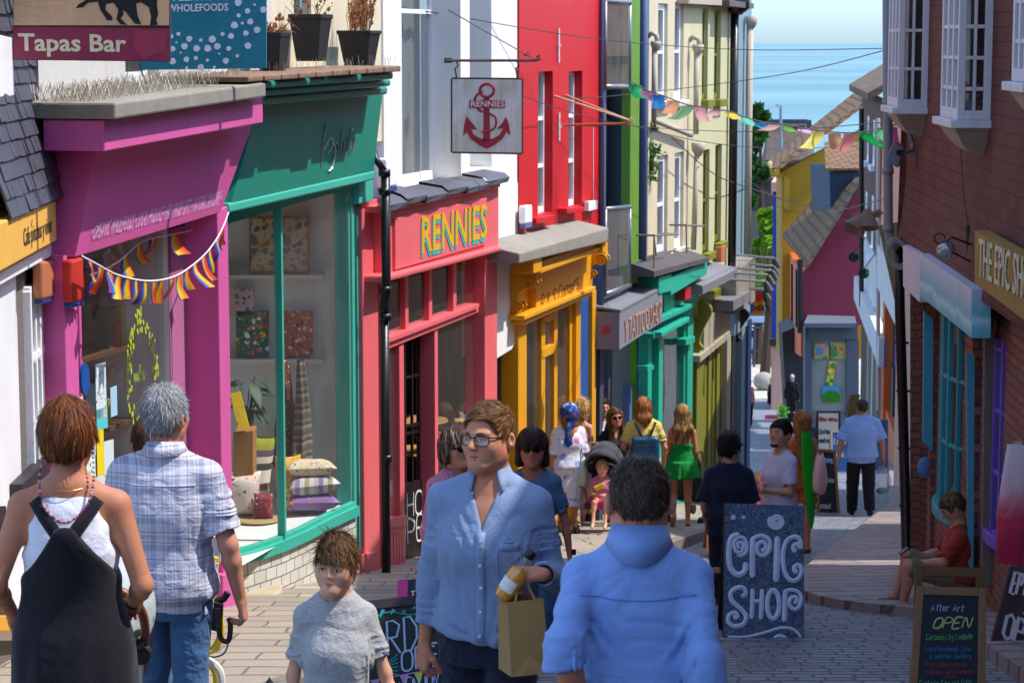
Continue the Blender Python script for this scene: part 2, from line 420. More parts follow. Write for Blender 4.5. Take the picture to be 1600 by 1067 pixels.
def wall_holes(mb,F,u0,u1,z0,z1,holes,v=0.0,depth=.25,mi=0,mir=0):
 us=sorted({u0,u1,*[h[0]for h in holes],*[h[2]for h in holes]});zs=sorted({z0,z1,*[h[1]for h in holes],*[h[3]for h in holes]})
 us=[u for u in us if u0<=u<=u1];zs=[z for z in zs if z0<=z<=z1]
 inh=lambda u,z:any(h[0]<u<h[2]and h[1]<z<h[3]for h in holes)
 for a,b in zip(us,us[1:]):
  for c,d in zip(zs,zs[1:]):
   if not inh((a+b)/2,(c+d)/2):mb.poly([F.pt(a,v,c),F.pt(b,v,c),F.pt(b,v,d),F.pt(a,v,d)],mi)
 for a,c,b,d in holes:
  P=lambda u,z,w:F.pt(u,w,z)
  for(p,q)in(((a,c),(a,d)),((a,d),(b,d)),((b,d),(b,c)),((b,c),(a,c))):
   mb.poly([P(*p,v),P(*q,v),P(*q,v-depth),P(*p,v-depth)],mir)
 for(p,q)in(((u0,z0),(u0,z1)),((u0,z1),(u1,z1)),((u1,z1),(u1,z0)),((u1,z0),(u0,z0))):
  mb.poly([F.pt(p[0],v,p[1]),F.pt(q[0],v,q[1]),F.pt(q[0],v-depth,q[1]),F.pt(p[0],v-depth,p[1])],mi)
 return mb
def room(F,u0,u1,v0,v1,z0,z1,mat,parent,name='shop_interior'):
 """five inner faces of a shop behind its front (v1 front, v0 back)"""
 mb=MB();P=F.pt
 mb.poly([P(u0,v0,z0),P(u1,v0,z0),P(u1,v0,z1),P(u0,v0,z1)]);mb.poly([P(u0,v0,z0),P(u0,v1,z0),P(u0,v1,z1),P(u0,v0,z1)])
 mb.poly([P(u1,v0,z0),P(u1,v1,z0),P(u1,v1,z1),P(u1,v0,z1)]);mb.poly([P(u0,v0,z0),P(u1,v0,z0),P(u1,v1,z0),P(u0,v1,z0)])
 mb.poly([P(u0,v0,z1),P(u1,v0,z1),P(u1,v1,z1),P(u0,v1,z1)])
 return obj(name,mb,mat,parent)
def text_mb(mb,s,org,xd,yd,h,depth=.004,wide=1.0,bold=0.0,shear=0.0,align='LEFT',mi=0,space=1.0,fit=None):
 cu=bpy.data.curves.new("txt",'FONT');cu.body=s;cu.size=1.0;cu.resolution_u=2;cu.offset=bold;cu.shear=shear
 cu.align_x=align;cu.space_character=space
 to=bpy.data.objects.new("txt",cu);COL.objects.link(to)
 dg=bpy.context.evaluated_depsgraph_get();dg.update()
 me=bpy.data.meshes.new_from_object(to.evaluated_get(dg))
 xd=Vector(xd).normalized();yd=Vector(yd).normalized();nz=xd.cross(yd);org=Vector(org);k=h/.7
 if fit:wide=fit/(max(v.co.x for v in me.vertices)*k)
 vs=[org+xd*(v.co.x*k*wide)+yd*(v.co.y*k)for v in me.vertices]
 fs=[tuple(p.vertices)for p in me.polygons]
 if depth:
  mb.add([v+nz*depth for v in vs],fs,mi)
  ec={}
  for f in fs:
   for a,b in zip(f,f[1:]+f[:1]):ec[(min(a,b),max(a,b))]=ec.get((min(a,b),max(a,b)),0)+1
  n=len(vs);ed=[e for e,c in ec.items()if c==1]
  mb.add(vs+[v+nz*depth for v in vs],[(a,b,b+n,a+n)for a,b in ed],mi)
 else:mb.add(vs,fs,mi)
 bpy.data.objects.remove(to);bpy.data.curves.remove(cu);bpy.data.meshes.remove(me)
 return mb
GL={'A':'00,26,40;0822,3222','B':'00,06,26,45,33,03;33,42,41,20,00','C':'45,26,05,01,20,41','D':'00,06,26,44,42,20,00','E':'40,00,06,46;03,33','F':'00,06,46;03,33','G':'45,26,05,01,20,41,43,23','H':'00,06;40,46;03,43','I':'20,26','J':'46,41,20,01','K':'00,06;46,02;13,40','L':'06,00,40','M':'00,06,22,46,40','N':'00,06,40,46','O':'20,01,05,26,45,41,20','P':'00,06,26,45,33,03','R':'00,06,26,45,33,03;13,40','S':'45,26,05,14,32,41,20,01','T':'06,46;26,20','U':'06,01,20,41,46','V':'06,20,46','W':'06,10,24,30,46','Y':'06,23,46;23,20','&':'40,05,16,25,11,10,30,42','a':'33,14,03,01,10,31;34,31,40','b':'06,00,20,32,23,03','c':'33,14,03,01,10,31','d':'33,14,03,01,10,31;36,30','e':'02,32,33,14,03,01,10,31','f':'36,25,20;04,34','g':'33,14,03,11,31;34,3b,1b','h':'00,06;03,14,33,30','i':'10,14;15,16','k':'00,06;34,02,30','l':'10,16','m':'00,04;03,14,23,20;23,34,43,40','n':'00,04;03,14,33,30','o':'10,01,03,14,33,31,10','p':'0b,04;03,14,33,31,10,01','r':'00,04;03,14,34','s':'34,14,03,31,20,00','t':'16,11,20,30;04,34','u':'04,01,10,31;34,30','v':'04,10,34','w':'04,10,23,30,44','x':'00,34;04,30','y':'04,11,31;34,3b,1b','-':'02,32',"'":'16,15','+':'02,42;20,24','.':'00,01','*':'22,23'}
def _gpts(g):
 out=[]
 for st in g.split(';'):
  pl=[]
  for t in st.split(','):
   if len(t)==4:pl.append((float(t[:2])/10 if t[0]=='0' else float(t[:2])/10,float(t[2:])/10));continue
   y=-2.0 if t[1]=='b' else float(t[1]);pl.append((float(t[0]),y))
  out.append(pl)
 return out
def smooth_pl(p,k=4):
 if len(p)<3:return p
 out=[]
 for i in range(len(p)-1):
  p0=p[max(i-1,0)];p1=p[i];p2=p[i+1];p3=p[min(i+2,len(p)-1)]
  for j in range(k):
   t=j/k;f=lambda a,b,c,d:.5*(2*b+(c-a)*t+(2*a-5*b+4*c-d)*t*t+(3*b-a-3*c+d)*t**3)
   out.append(tuple(f(a,b,c,d)for a,b,c,d in zip(p0,p1,p2,p3)))
 out.append(p[-1]);return out
def hand_text(mb,s,org,xd,yd,h,wd,mi=0,slant=.2,jit=.12,curve=True,wide=1.0,rnd=random,nrm=None):
 """single stroke lettering drawn as flat ribbons on a board"""
 xd=Vector(xd).normalized();yd=Vector(yd).normalized();nz=xd.cross(yd);org=Vector(org);k=h/6;x=0.0
 for ch in s:
  if ch==' ':x+=3.2;continue
  g=GL.get(ch)or GL.get(ch.upper())
  if not g:x+=3;continue
  sts=_gpts(g);wmax=max(p[0]for st in sts for p in st);dy=rnd.uniform(-jit,jit)*3
  for st in sts:
   q=smooth_pl(st)if(curve and(len(st)>3 or ch in 'ft'))else st
   P=[org+xd*((x+a+b*slant+rnd.uniform(-jit,jit)*.5)*k*wide)+yd*((b+dy)*k)+nz*(.0015+.0008*rnd.random())for a,b in q]
   mb.ribbon(P,wd,nz,mi)
  x+=wmax+1.5
 return x*k*wide
 # ground, sea
def ground_strip(name,left,right,ys,mat,dz=0.0,kerb=None,nx=9,kind='structure',skirt=0.35):
 """sheet between two edge curves left(Y), right(Y); with a skirt so raised sheets read as kerbs"""
 mb=MB();P=[];UV=[]
 for Y in ys:
  a,b=left(Y),right(Y)
  for i in range(nx):
   t=i/(nx-1);x=a+(b-a)*t
   P.append((x,Y,gz(Y)+dz+.012*mnoise.noise(Vector((x*.7,Y*.7,3)))))
   UV.append((x,Y))
 mb.grid(P,len(ys),nx)
 n=len(P);ny=len(ys)
 if skirt:
  ring=[i for i in range(nx)]+[j*nx+nx-1 for j in range(1,ny)]+[(ny-1)*nx+i for i in range(nx-2,-1,-1)]+[j*nx for j in range(ny-2,0,-1)]
  vs=[];uv2=[]
  for i in ring:
   x,y,z=P[i];vs+=[(x,y,z),(x,y,z-skirt)];uv2+=[UV[i],(UV[i][0]+.1,UV[i][1])]
  m=len(ring);mb.add(vs,[(2*k,2*((k+1)%m),2*((k+1)%m)+1,2*k+1)for k in range(m)]);UV+=uv2
 return obj(name,mb,mat,kind=kind,uv=UV,smooth=False)
def settm(key,c1,c2,mort,bw,bh,bump,dist,ms=.008,var=.5,rot=0.0,off=.5,wobk=.35,xk=2.5):
 b=NB(key);uv=b.coord('UV');o=b.coord('Object')
 wob=b.noise(uv,1.7,3);wob2=b.noise(uv,5.0,2)
 cmb=b.n("ShaderNodeCombineXYZ");b.set(cmb.inputs[1],b.math('MULTIPLY_ADD',wob,bh*wobk,b.math('MULTIPLY',wob2,bh*wobk*.3)));b.set(cmb.inputs[0],b.math('MULTIPLY',wob,bw*wobk*.4))
 vec=b.n("ShaderNodeVectorMath",operation='ADD');b.set(vec.inputs[0],b.mapping(b.mapping(uv,rot=(0,0,rot)),(xk,1,1)));b.set(vec.inputs[1],cmb.outputs[0])
 br=b.n("ShaderNodeTexBrick");b.set(br.inputs["Vector"],vec.outputs[0]);br.offset=off;br.squash=.7;br.squash_frequency=3
 br.inputs["Scale"].default_value=1;br.inputs["Brick Width"].default_value=bw;br.inputs["Row Height"].default_value=bh
 br.inputs["Mortar Size"].default_value=ms;br.inputs["Mortar Smooth"].default_value=.5
 b.set(br.inputs["Color1"],hexc(c1));b.set(br.inputs["Color2"],hexc(c2));b.set(br.inputs["Mortar"],hexc(mort))
 n1=b.noise(o,1.6,6,.7);n2=b.noise(o,22,5,.65)
 col=b.mix(b.math('MULTIPLY',n1,var),br.outputs[0],sc3(hexc(c1),.45));col=b.mix(b.math('MULTIPLY',n2,.35),col,sc3(hexc(c2),1.35))
 h=b.math('ADD',b.math('MULTIPLY',br.outputs["Fac"],-1.2),b.math('MULTIPLY',n2,.5))
 ro=b.math('MULTIPLY_ADD',n2,.3,.45)
 m=b.fin(col,ro,b.bump(h,bump,dist),0,.4);MATS[key]=m;return m
road_m=settm('road_setts','#a6a7ae','#85868d','#2c2c30',.62,.155,1.0,.09,.028,.5)
pave_m=settm('sandstone_flags','#b5a996','#94897a','#5c544b',1.5,.40,.8,.03,.026,.5)
pave2_m=settm('red_flags','#a8958f','#8b7c78','#453f3d',1.9,.40,1.0,.05,.034,.45,rot=-.22)
ysr=[-4,0,4,8,12,14,16,18,20,22,24,26,28,30,33,36,40,44,48,52,56,60,65,70,76,82,88,94,100,106,112,120,130,145]
land_m=stone('land','#6a6a66','#7c7a74',.5,.9,.2)
def lk(Y):return .31+.237*(Y-18.8)
ground_strip('road',lambda Y:lk(Y)-2.9-(.15*max(0,Y-45)),lambda Y:max(4.4,6.4+.1075*(Y-30))+3,ysr,road_m,0,nx=14,skirt=0)
g=MB();yy=[-60,-20,0,20,45,60,76,90,104,120,150,200,300]
g.grid([(x,Y,gz(Y)-.12-(0 if Y<151 else 3))for Y in yy for x in(-160,-60,-20,0,20,60,160,300)],len(yy),8)
obj('ground',g,land_m,kind='structure',recalc=False)
g=MB();ys_=[250,500,1000,2000,5000,12000,30000,50000]
g.grid([(x*max(1,Y/800),Y,-31)for Y in ys_ for x in(-900,-400,0,400,900)],len(ys_),5)
sb=NB('sea_water');so_=sb.coord('Object')
sn=sb.noise(sb.mapping(so_,(.012,.03,1)),1.0,6,.65);sn2=sb.noise(sb.mapping(so_,(.0009,.0022,1)),1.0,4,.6)
sea_m=sb.fin(sb.mix(sb.ramp(sn2,[(.38,(0,0,0)),(.62,(1,1,1))]),hexc('#5b7d84'),hexc('#72949a')),.5,sb.bump(sn,.2,1.0),0,.1)
obj('sea',g,sea_m,kind='structure',recalc=False)
yl=[-3,2,6,9,11,12.5,14,15,16,17,18,19,20,21,22,23,24,25,26,27,28,29,30,32,34,36,38,40,42]
ground_strip('pavement',lambda Y:-7.176+.28*Y-.35-(.2 if Y<18 else 0),lambda Y:lk(Y)-.16,yl,pave_m,.12,nx=10)
ground_strip('kerb',lambda Y:lk(Y)-.16,lk,yl,settm('kerb_stone','#8d8478','#7b746c','#3a3531',.4,.9,.6,.01,.01,.35),.123,nx=3)
yr=[16.0,16.6,17.2,17.8,18.2,18.6,19,19.5,20.2,21,22,23,24,25,26,28,30,32,34,36,40,44,48,52,56]
def rk(Y):
 pts_y=[16,17.0,17.5,17.9,18.3,18.8,19.6,20.6,22,26,36,56];pts_x=[3.55,3.42,3.15,2.85,2.6,2.47,2.42,2.55,2.86,3.76,6.0,9.3]
 return float(np.interp(Y,pts_y,pts_x))
ground_strip('pavement_right',rk,lambda Y:max(4.6,6.6+.1075*(Y-30))+1.5,yr,pave2_m,.075,nx=9)
ground_strip('pavement_near',lambda Y:3.05+.06*(Y-14),lambda Y:4.6,[9,11,12,13,14,15,15.6,16.0],pave2_m,.10,nx=5)
# left terrace
def U(x,y,v=0.0):return LF.u(x,y,v)
def base(x,y,dv=0.0):
 p=LF.px(x,y,0);return Vector((p.x,p.y,gz(p.y)))
white_m=paint('white_render','#f1efec',.92,.6,.05,.12,.08)
cream_m=paint('cream_render','#d9cdb0',1.0,.7,.08,.25,.1)
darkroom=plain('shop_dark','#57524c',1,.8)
glass=glassm('shop_glass',(.9,.93,.92),1.0,.06)
glass_up=glassm('sash_glass',(.55,.6,.62),1.6,.04)
blackp=paint('black_iron','#17171a',1,.35,.1,.1)
whitep=paint('white_gloss','#f4f4f6',.95,.35,.04,.12)
grey_m=paint('lead','#76757b',1,.5,.15,.35,.1)
conc=stone('weathered_concrete','#8a857c','#a09a8e',6)
def sash(F,mbf,mbg,u0,z0,u1,z1,v,fw=.05,rows=2,cols=1):
 """window frame bars + glass in a recess"""
 for(a,b,c,d)in((u0,u0+fw,z0,z1),(u1-fw,u1,z0,z1),(u0+fw,u1-fw,z0,z0+fw*1.4),(u0+fw,u1-fw,z1-fw,z1)):
  fbox(mbf,F,a,b,v,v+.05,c,d)
 for r in range(1,rows):z=z0+(z1-z0)*r/rows;fbox(mbf,F,u0+fw,u1-fw,v,v+.045,z-.022,z+.022)
 for c in range(1,cols):u=u0+(u1-u0)*c/cols;fbox(mbf,F,u-.012,u+.012,v,v+.04,z0+fw,z1-fw)
 mbg.poly([F.pt(u0+fw*.5,v+.015,z0+fw*.5),F.pt(u1-fw*.5,v+.015,z0+fw*.5),F.pt(u1-fw*.5,v+.015,z1-fw*.5),F.pt(u0+fw*.5,v+.015,z1-fw*.5)])
curtain_m=paint('net_curtain','#b9b6ae',1,.9,.1,0)
def windowset(F,parent,rects,v,frame_mat,rows=2,cols=1,fw=.05,curtain=True):
 for(u0,z0,u1,z1)in rects:
  f=MB();g_=MB();sash(F,f,g_,u0,z0,u1,z1,v,fw,rows,cols)
  w_=obj('window',f,frame_mat,parent);obj('pane',g_,glass_up,w_)
  if curtain:
   c_=MB();P=[]
   for i in range(25):
    uu=u0+(u1-u0)*i/24;vv=v-.12+.02*math.sin(i*1.9)
    P+=[F.pt(uu,vv,z0),F.pt(uu,vv,z1)]
   c_.grid(P,25,2);obj('curtain',c_,curtain_m,w_,smooth=True)
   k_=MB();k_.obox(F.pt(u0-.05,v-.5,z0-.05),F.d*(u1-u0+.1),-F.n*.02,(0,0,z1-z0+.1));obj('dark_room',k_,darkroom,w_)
   # tapas bar --------------------------------------------------
tb=thing('tapas_bar','slate hung tapas bar with yellow fascia board and white sash shop window','building',(-3.1,15.0,gz(15)))
slate=plain('slate','#4a4a55',1,.5,var=.25)
mb=MB();lt_top=2.0
mb.obox(LT.pt(9,0,gz(14)-.5),LT.d*6.8,-LT.n*.3,(0,0,8));obj('wall',mb,paint('tapas_wall','#6d6660',1,.8),tb)
mb=MB();rs=random.Random(3)
u_end=LT.u(74,200);rows=17
for r in range(rows):
 z=zat(15.3,300)+r*.105;u=u_end-(r%2)*.07-rs.random()*.02
 flare=max(0,.14-r*.02)
 for k in range(16):
  wd=.15+rs.uniform(-.012,.012);t=rs.uniform(-.006,.006)
  a=LT.pt(u-wd,.045+flare+t,z+t);b=LT.pt(u,.045+flare+rs.uniform(-.005,.005),z+t)
  c=LT.pt(u,.012+max(0,flare-.02),z+.16);d=LT.pt(u-wd,.012+max(0,flare-.02),z+.16)
  mb.prism([a,b,c,d],-LT.n*.012);u-=wd+.004
obj('slate_hanging',mb,slate,tb)
mb=MB();fq(mb,LT,(-60,372,458,88,314,376),.16,.3);fa=obj('fascia_board',mb,paint('tapas_yellow','#e8b04c',1,.45,.05,.1),tb,bevel=.01)
mb=MB();p=LT.px(37,385,.163);q=LT.px(81,362,.163)
text_mb(mb,"Cafe pinchos y vinos",p,q-p,(0,0,1),.105,.002,fit=(q-p).length);k=LT.px(49,354,.163)
mb.ribbon([k+Vector((0,0,.0)),k+Vector((0,.04,.035))],.012,LT.n)
obj('lettering',mb,plain('tapas_text','#3b3024'),tb)
mb=MB();fq(mb,LT,(-60,460,480,88,378,396),.1,.2);fq(mb,LT,(-60,420,1000,33,432,1000),.02,.1)
obj('shop_surround',mb,whitep,tb,bevel=.006)
mb=MB();g_=MB();u0,z1=LT.uz(36,455,.0);u1,z0=LT.uz(72,740,0);z1=LT.uz(60,440,0)[1]
for c in range(4):
 a=u0+(u1-u0)*c/4;fbox(mb,LT,a-.02,a+.02,-.02,.05,z0,z1)
fbox(mb,LT,u1-.03,u1+.03,-.02,.05,z0,z1)
for r in range(4):
 z=z0+(z1-z0)*r/3;fbox(mb,LT,u0,u1,-.02,.045,z-.025,z+.025)
 for c in range(4):
  a=u0+(u1-u0)*(c+.5)/4
  mb.tube([LT.pt(a-.1,.03,z-.05),LT.pt(a,.03,z-.02),LT.pt(a+.1,.03,z-.05)],.012,6)
sw=obj('shop_window',mb,whitep,tb,bevel=.005)
g_.poly([LT.pt(u0,.0,z0),LT.pt(u1,.0,z0),LT.pt(u1,.0,z1),LT.pt(u0,.0,z1)]);obj('pane',g_,glassm('tapas_glass',(.55,.57,.6),2.2,.1),sw)
mb=MB();fq(mb,LT,(-60,962,990,46,960,984),.1,.3);obj('sill',mb,paint('tapas_sill','#d99a1c',1,.4),tb,bevel=.008)
mb=MB();fq(mb,LT,(-60,800,965,12,790,962),.05,.1);obj('door_panel',mb,plain('tapas_door','#22222a',1,.4),tb)
mb=MB();fq(mb,LT,(-60,40,160,22,60,150),.05,.12);obj('window',mb,whitep,tb,bevel=.006)
mb=MB();fq(mb,LT,(36,756,800,78,714,752),.1,.08);mb2=MB()
obj('menu_ledge',mb,plain('menu_dark','#2c2a2b',1,.5),tb,bevel=.006)
# pink wholefood shop ----------------------------------------
pink_m=paint('pink_gloss','#cf5c9c',1,.38,.07,.22);pinkd_m=pink_m
ps=thing('wholefood_shop','pink painted wholefood shop with sloping sign board and concrete ledge above','building',base(230,950))
mb=MB();uA,uB=U(60,110),U(425,110);zl=zat(16.5,150)
h1=[(U(196,110),zl+.1,U(248,110),zl+1.5),(U(330,110),zl+.1,U(372,110),zl+1.5)]
wall_holes(mb,LF,uA,uB,zl-.5,2.6,h1,0,.15);obj('upper_wall',mb,paint('pale_wall','#c9c6c2',1,.7),ps)
windowset(LF,ps,h1,-.13,whitep,2,1)
mb=MB();fq(mb,LF,(180,161,187,416,129,152),.68,.70);obj('ledge',mb,conc,ps,bevel=.015)
mb=MB();rs=random.Random(5)
for i in range(60):
 for j in range(7):
  t=i/59+rs.uniform(-.01,.01);v=.08+.06*j+rs.uniform(-.02,.02);x=182+(414-182)*t;y=161+(129-161)*t
  p=LF.px(x,y,.68)-LF.n*(.66-v)
  for s in(-1,1):
   q=p+Vector((rs.uniform(-.02,.02),rs.uniform(-.03,.03),rs.uniform(.07,.12)))+LF.n*s*.035
   mb.tube([p,q],.0016,3,caps=False)
obj('bird_spikes',mb,plain('spike_steel','#b5ab98',1,.35,.6),ps,kind='stuff')
mb=MB();fq(mb,LF,(163,188,237,411,152,192),.58,.42);obj('fascia',mb,pink_m,ps,bevel=.008)
mb=MB()
def sloped(mb,F,tl,tr,br,bl,vt,vb,back=0.0):
 A=[F.px(*bl,vb),F.px(*br,vb),F.px(*tr,vt),F.px(*tl,vt)]
 B=[A[0]-F.n*(vb-back),A[1]-F.n*(vb-back),A[2]-F.n*(vt-back),A[3]-F.n*(vt-back)]
 mb.loftpoly(A,B)
sloped(mb,LF,(152,237),(395,195),(345,332),(118,402),.33,.2);sg=obj('sign_board',mb,pink_m,ps,bevel=.006)
mb=MB();cb_=[LF.px(118,402,.2),LF.px(345,332,.2),LF.px(395,195,.33),LF.px(152,237,.33)];bq=lambda s_,t_:(cb_[0]*(1-s_)+cb_[1]*s_)*(1-t_)+(cb_[3]*(1-s_)+cb_[2]*s_)*t_
A=bq(.06,.13);B=bq(.965,.10);upv=(bq(.5,.6)-bq(.5,.1)).normalized();nrm=(B-A).cross(upv).normalized();A+=nrm*.005
text_mb(mb,"\u2022 ORGANIC WHOLEFOODS \u2022 LOCAL PRODUCE \u2022 FAIR TRADE GIFTS \u2022 NATURAL SKINCARE \u2022",A,B-A,upv,.115,.003,fit=(B-A).length,bold=.004)
lt_=obj('lettering',mb,plain('pale_pink_letters','#d9a3c8',1,.5),ps)
mb=MB();fq(mb,LF,(106,398,950,126,394,945),.14,.16);fq(mb,LF,(128,388,930,132,388,930),.03,.1);obj('door_post',mb,pink_m,ps,bevel=.008)
mb=MB();fq(mb,LF,(345,330,965,361,322,955),.2,.28);pil=obj('pilaster',mb,pink_m,ps,bevel=.008)
mb=MB();fq(mb,LF,(349,898,972,369,890,960),.235,.33);obj('plinth',mb,pink_m,pil,bevel=.008)
mb=MB();fq(mb,LF,(268,360,940,300,350,930),-.06,.1);obj('window_frame',mb,paint('faded_pink','#b06a92',1,.5),ps,bevel=.005)
mb=MB();fq(mb,LF,(130,845,975,300,810,940),.02,.12);obj('stall_riser',mb,pink_m,ps)
mb=MB();mb.poly(LF.corners(131,375,850,270,335,815,-.06));gl_=obj('shop_window',mb,glassm('dark_glass',(.82,.86,.87),1.0,.04),ps)
yg=plain('lime_vinyl','#b8d418',1,.5);mb=MB();rs=random.Random(11)
for i in range(150):
 for _ in range(20):
  an=rs.uniform(0,2*math.pi);r=rs.uniform(.72,1.1);x=222+23*r*math.cos(an);y=585+95*r*math.sin(an)
  if y<690:break
 c=LF.px(x,y,-.05);a,b=rs.uniform(.007,.011),rs.uniform(.012,.028)
 mb.poly([c+LF.d*a*math.cos(t)+Vector((0,0,b*math.sin(t)))for t in[k*math.pi/4 for k in range(8)]])
p=LF.px(209,598,-.05);q=LF.px(235,590,-.05);text_mb(mb,"WANDER",p,q-p,(0,0,1),.07,0,wide=.42)
p=LF.px(217,581,-.05);q=LF.px(226,579,-.05);text_mb(mb,"LET'S",p,q-p,(0,0,1),.05,0,wide=.35)
obj('window_decal',mb,yg,gl_)
mb=MB();rs=random.Random(2)
for(x0,y0,x1,y1,mi)in((134,655,149,715,0),(150,570,166,655,1),(151,640,168,672,2),(173,606,183,652,3),(151,672,162,705,4),(134,690,149,760,0),(163,690,178,745,5),(152,705,163,745,4),(151,745,168,775,5),(134,600,149,650,6)):
 fq(mb,LF,(x0,y0,y1,x1,y0-4,y1-4),-.045,.003,mi)
obj('window_poster',mb,[floral('poster_a','#cfe0dc',['#7fa07c','#3c6b52','#e6ece8','#9fc3c0'],30),floral('poster_b','#c7d6dc',['#b06048','#35424c','#e0e0e0','#6fb7c0'],26),plain('poster_c','#58c3c4'),plain('poster_d','#9fc9dd'),plain('poster_e','#e2cb1f'),plain('poster_f','#cbd7da'),plain('poster_g','#30404a')],gl_)
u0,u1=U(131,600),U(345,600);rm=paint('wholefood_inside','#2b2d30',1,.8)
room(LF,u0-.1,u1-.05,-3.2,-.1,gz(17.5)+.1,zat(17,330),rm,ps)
mb=MB()
for k,z in enumerate((gz(17)+1.05,gz(17)+1.6,gz(17)+2.15)):fbox(mb,LF,u0+.1,u1-.1,-.75,-.3,z-.03,z)
obj('shelf',mb,woodm('shelf_wood','#6b4a30',1),ps)
rs=random.Random(9);mb=MB();u=u0+.15
while u<u1-.25:
 wd=rs.uniform(.1,.2);z=gz(17)+rs.choice((1.05,1.6,2.15));fbox(mb,LF,u,u+wd*.9,-.5-rs.random()*.1,-.36,z,z+rs.uniform(.15,.32),rs.randrange(5));u+=wd*.45
obj('packet',mb,[plain('stk%d'%i,c,1,.6)for i,c in enumerate(('#b9a34a','#7a3f78','#3c5c40','#a5482f','#c8b79a'))],ps)
# teal gift shop ----------------------------------------------
teal_m=paint('teal_gloss','#1c8672',1,.36,.06,.2);teal2_m=paint('teal_light','#3fae98',1,.4,.06,.18)
ts=thing('gift_shop','teal gift shop with curved display window on a white tiled base','building',base(470,900))
h2=[(U(463,40),zat(18.7,60),U(490,40),2.2)]
mb=MB();wall_holes(mb,LF,U(425,110),U(600,110),zat(19,240),2.6,h2,-.02,.2);obj('upper_wall',mb,cream_m,ts)
windowset(LF,ts,h2,-.15,paint('blue_frame','#7fa3b5',1),2)
mb=MB();rs=random.Random(8);n=9
for i in range(n):
 t0,t1=i/n,(i+.94)/n;f=lambda t,a,b:a+(b-a)*t
 fq(mb,LF,(f(t0,388,628),f(t0,120,103),f(t0,129,112),f(t1,388,628),f(t1,120,103),f(t1,129,112)),.68+rs.uniform(-.01,.015),.75)
obj('coping',mb,stone('coping_brick','#7d5a48','#9a8470',9),ts,bevel=.01)
mb=MB();fq(mb,LF,(398,129,140,615,112,124),.62,.65);fq(mb,LF,(398,140,152,611,124,135),.54,.56);fq(mb,LF,(398,152,166,606,135,148),.45,.48)
obj('cornice',mb,teal_m,ts,bevel=.02)
mb=MB();sloped(mb,LF,(402,165),(598,147),(584,268),(362,319),.27,.19);obj('fascia',mb,teal_m,ts,bevel=.006)
mb=MB();fq(mb,LF,(358,318,333,586,267,281),.2,.25);obj('moulding',mb,teal2_m,ts,bevel=.015)
mb=MB()
for st in([(502,262),(506,215),(511,193)],[(505,235),(518,215),(520,228),(512,240)],[(513,268),(519,262),(524,238),(523,225)],[(521,240),(526,222),(529,235)],[(531,243),(537,196)],[(537,240),(539,222),(542,236),(545,214)],[(546,242),(549,205),(551,204)],[(551,238),(555,216)]):
 P=[]
 for x,y in smooth_pl(st):P.append(LF.px(x,y,.19+.08*(1-min(1,max(0,(y-155)/120)))+.012))
 mb.tube(P,.008,5)
obj('script_lettering',mb,plain('steel_letters','#b9bcb8',1,.3,.7),ts)
zs=-4.12
def floorpt(x,y,z):r=ray(x,y);return r*(z/r.z)
pl=[floorpt(x,y,zs)for x,y in((335,869),(352,867),(372,863),(392,858),(412,852),(440,842),(470,829),(505,811),(552,789))]
hz_=[(-1.46+(-1.27+1.46)*i/8)for i in range(9)]
outn=[]
for i in range(9):
 t=(pl[min(i+1,8)]-pl[max(i-1,0)]).normalized();outn.append(Vector((t.y,-t.x,0)))
mb=MB();P=[]
for i in range(9):P+=[pl[i],Vector((pl[i].x,pl[i].y,hz_[i]))]
mb.grid(P,9,2);sw=obj('shop_window',mb,glassm('display_glass',(.97,.98,.97),1.0,.05),ts,smooth=True)
mb=MB()
def bowstrip(mb,z0,z1,v0,v1,pts=pl,on=outn,h=None):
 for i in range(len(pts)-1):
  c=[]
  for(j,w_)in((i,v1),(i+1,v1),(i+1,v0),(i,v0)):
   q=pts[j]+on[j]*w_;c.append(q)
  zz0=[z0,z0,z0,z0];zz1=[z1]*4
  if h is not None:zz0=[h[i]+z0,h[i+1]+z0,h[i+1]+z0,h[i]+z0];zz1=[h[i]+z1,h[i+1]+z1,h[i+1]+z1,h[i]+z1]
  mb.loftpoly([Vector((c[k].x,c[k].y,zz0[k]))for k in range(4)],[Vector((c[k].x,c[k].y,zz1[k]))for k in range(4)])
bowstrip(mb,zs-.09,zs,-.05,.06);bowstrip(mb,zs,zs+.035,-.03,.03);obj('sill',mb,teal2_m,sw,bevel=0)
mb=MB();bowstrip(mb,-.005,.11,-.05,.05,h=hz_);obj('window_head',mb,teal2_m,sw)
mb=MB()
for i in(5,):
 mb.obox(pl[i]-LF.d*.018-outn[i]*.03,LF.d*.036,outn[i]*.07,(0,0,hz_[i]-zs));
obj('mullion',mb,teal2_m,sw)
mb=MB();P=[]
for i in range(9):
 q=pl[i]+outn[i]*.025;P+=[Vector((q.x,q.y,gz(q.y)-.2)),Vector((q.x,q.y,zs-.085))]
mb.grid(P,9,2);L=[0.0]
for i in range(1,9):L.append(L[-1]+(pl[i]-pl[i-1]).length)
uvs=[]
for i in range(9):uvs+=[(L[i],P[2*i].z),(L[i],P[2*i+1].z)]
obj('tiled_base',mb,brickm('white_tiles','#e2ddd2','#cfc9bb','#6e685e',.155,.105,.0055,.5,.5,.3,.12,.006),ts,uv=uvs)
mb=MB();a=pl[0]+outn[0]*.12
mb.loftpoly([floorpt(345,955,gz(18.2)+.3),floorpt(372,950,gz(18.2)+.3),floorpt(441,925,gz(18.6)+.2),floorpt(441,940,gz(18.6)+.1),floorpt(372,968,gz(18.2)+.1)],[Vector((-1.9,18.3,gz(18)-.2)),Vector((-1.8,18.4,gz(18)-.2)),Vector((-1.6,19.2,gz(19)-.2)),Vector((-1.55,19.2,gz(19)-.2)),Vector((-1.7,18.2,gz(18)-.2))])if False else None
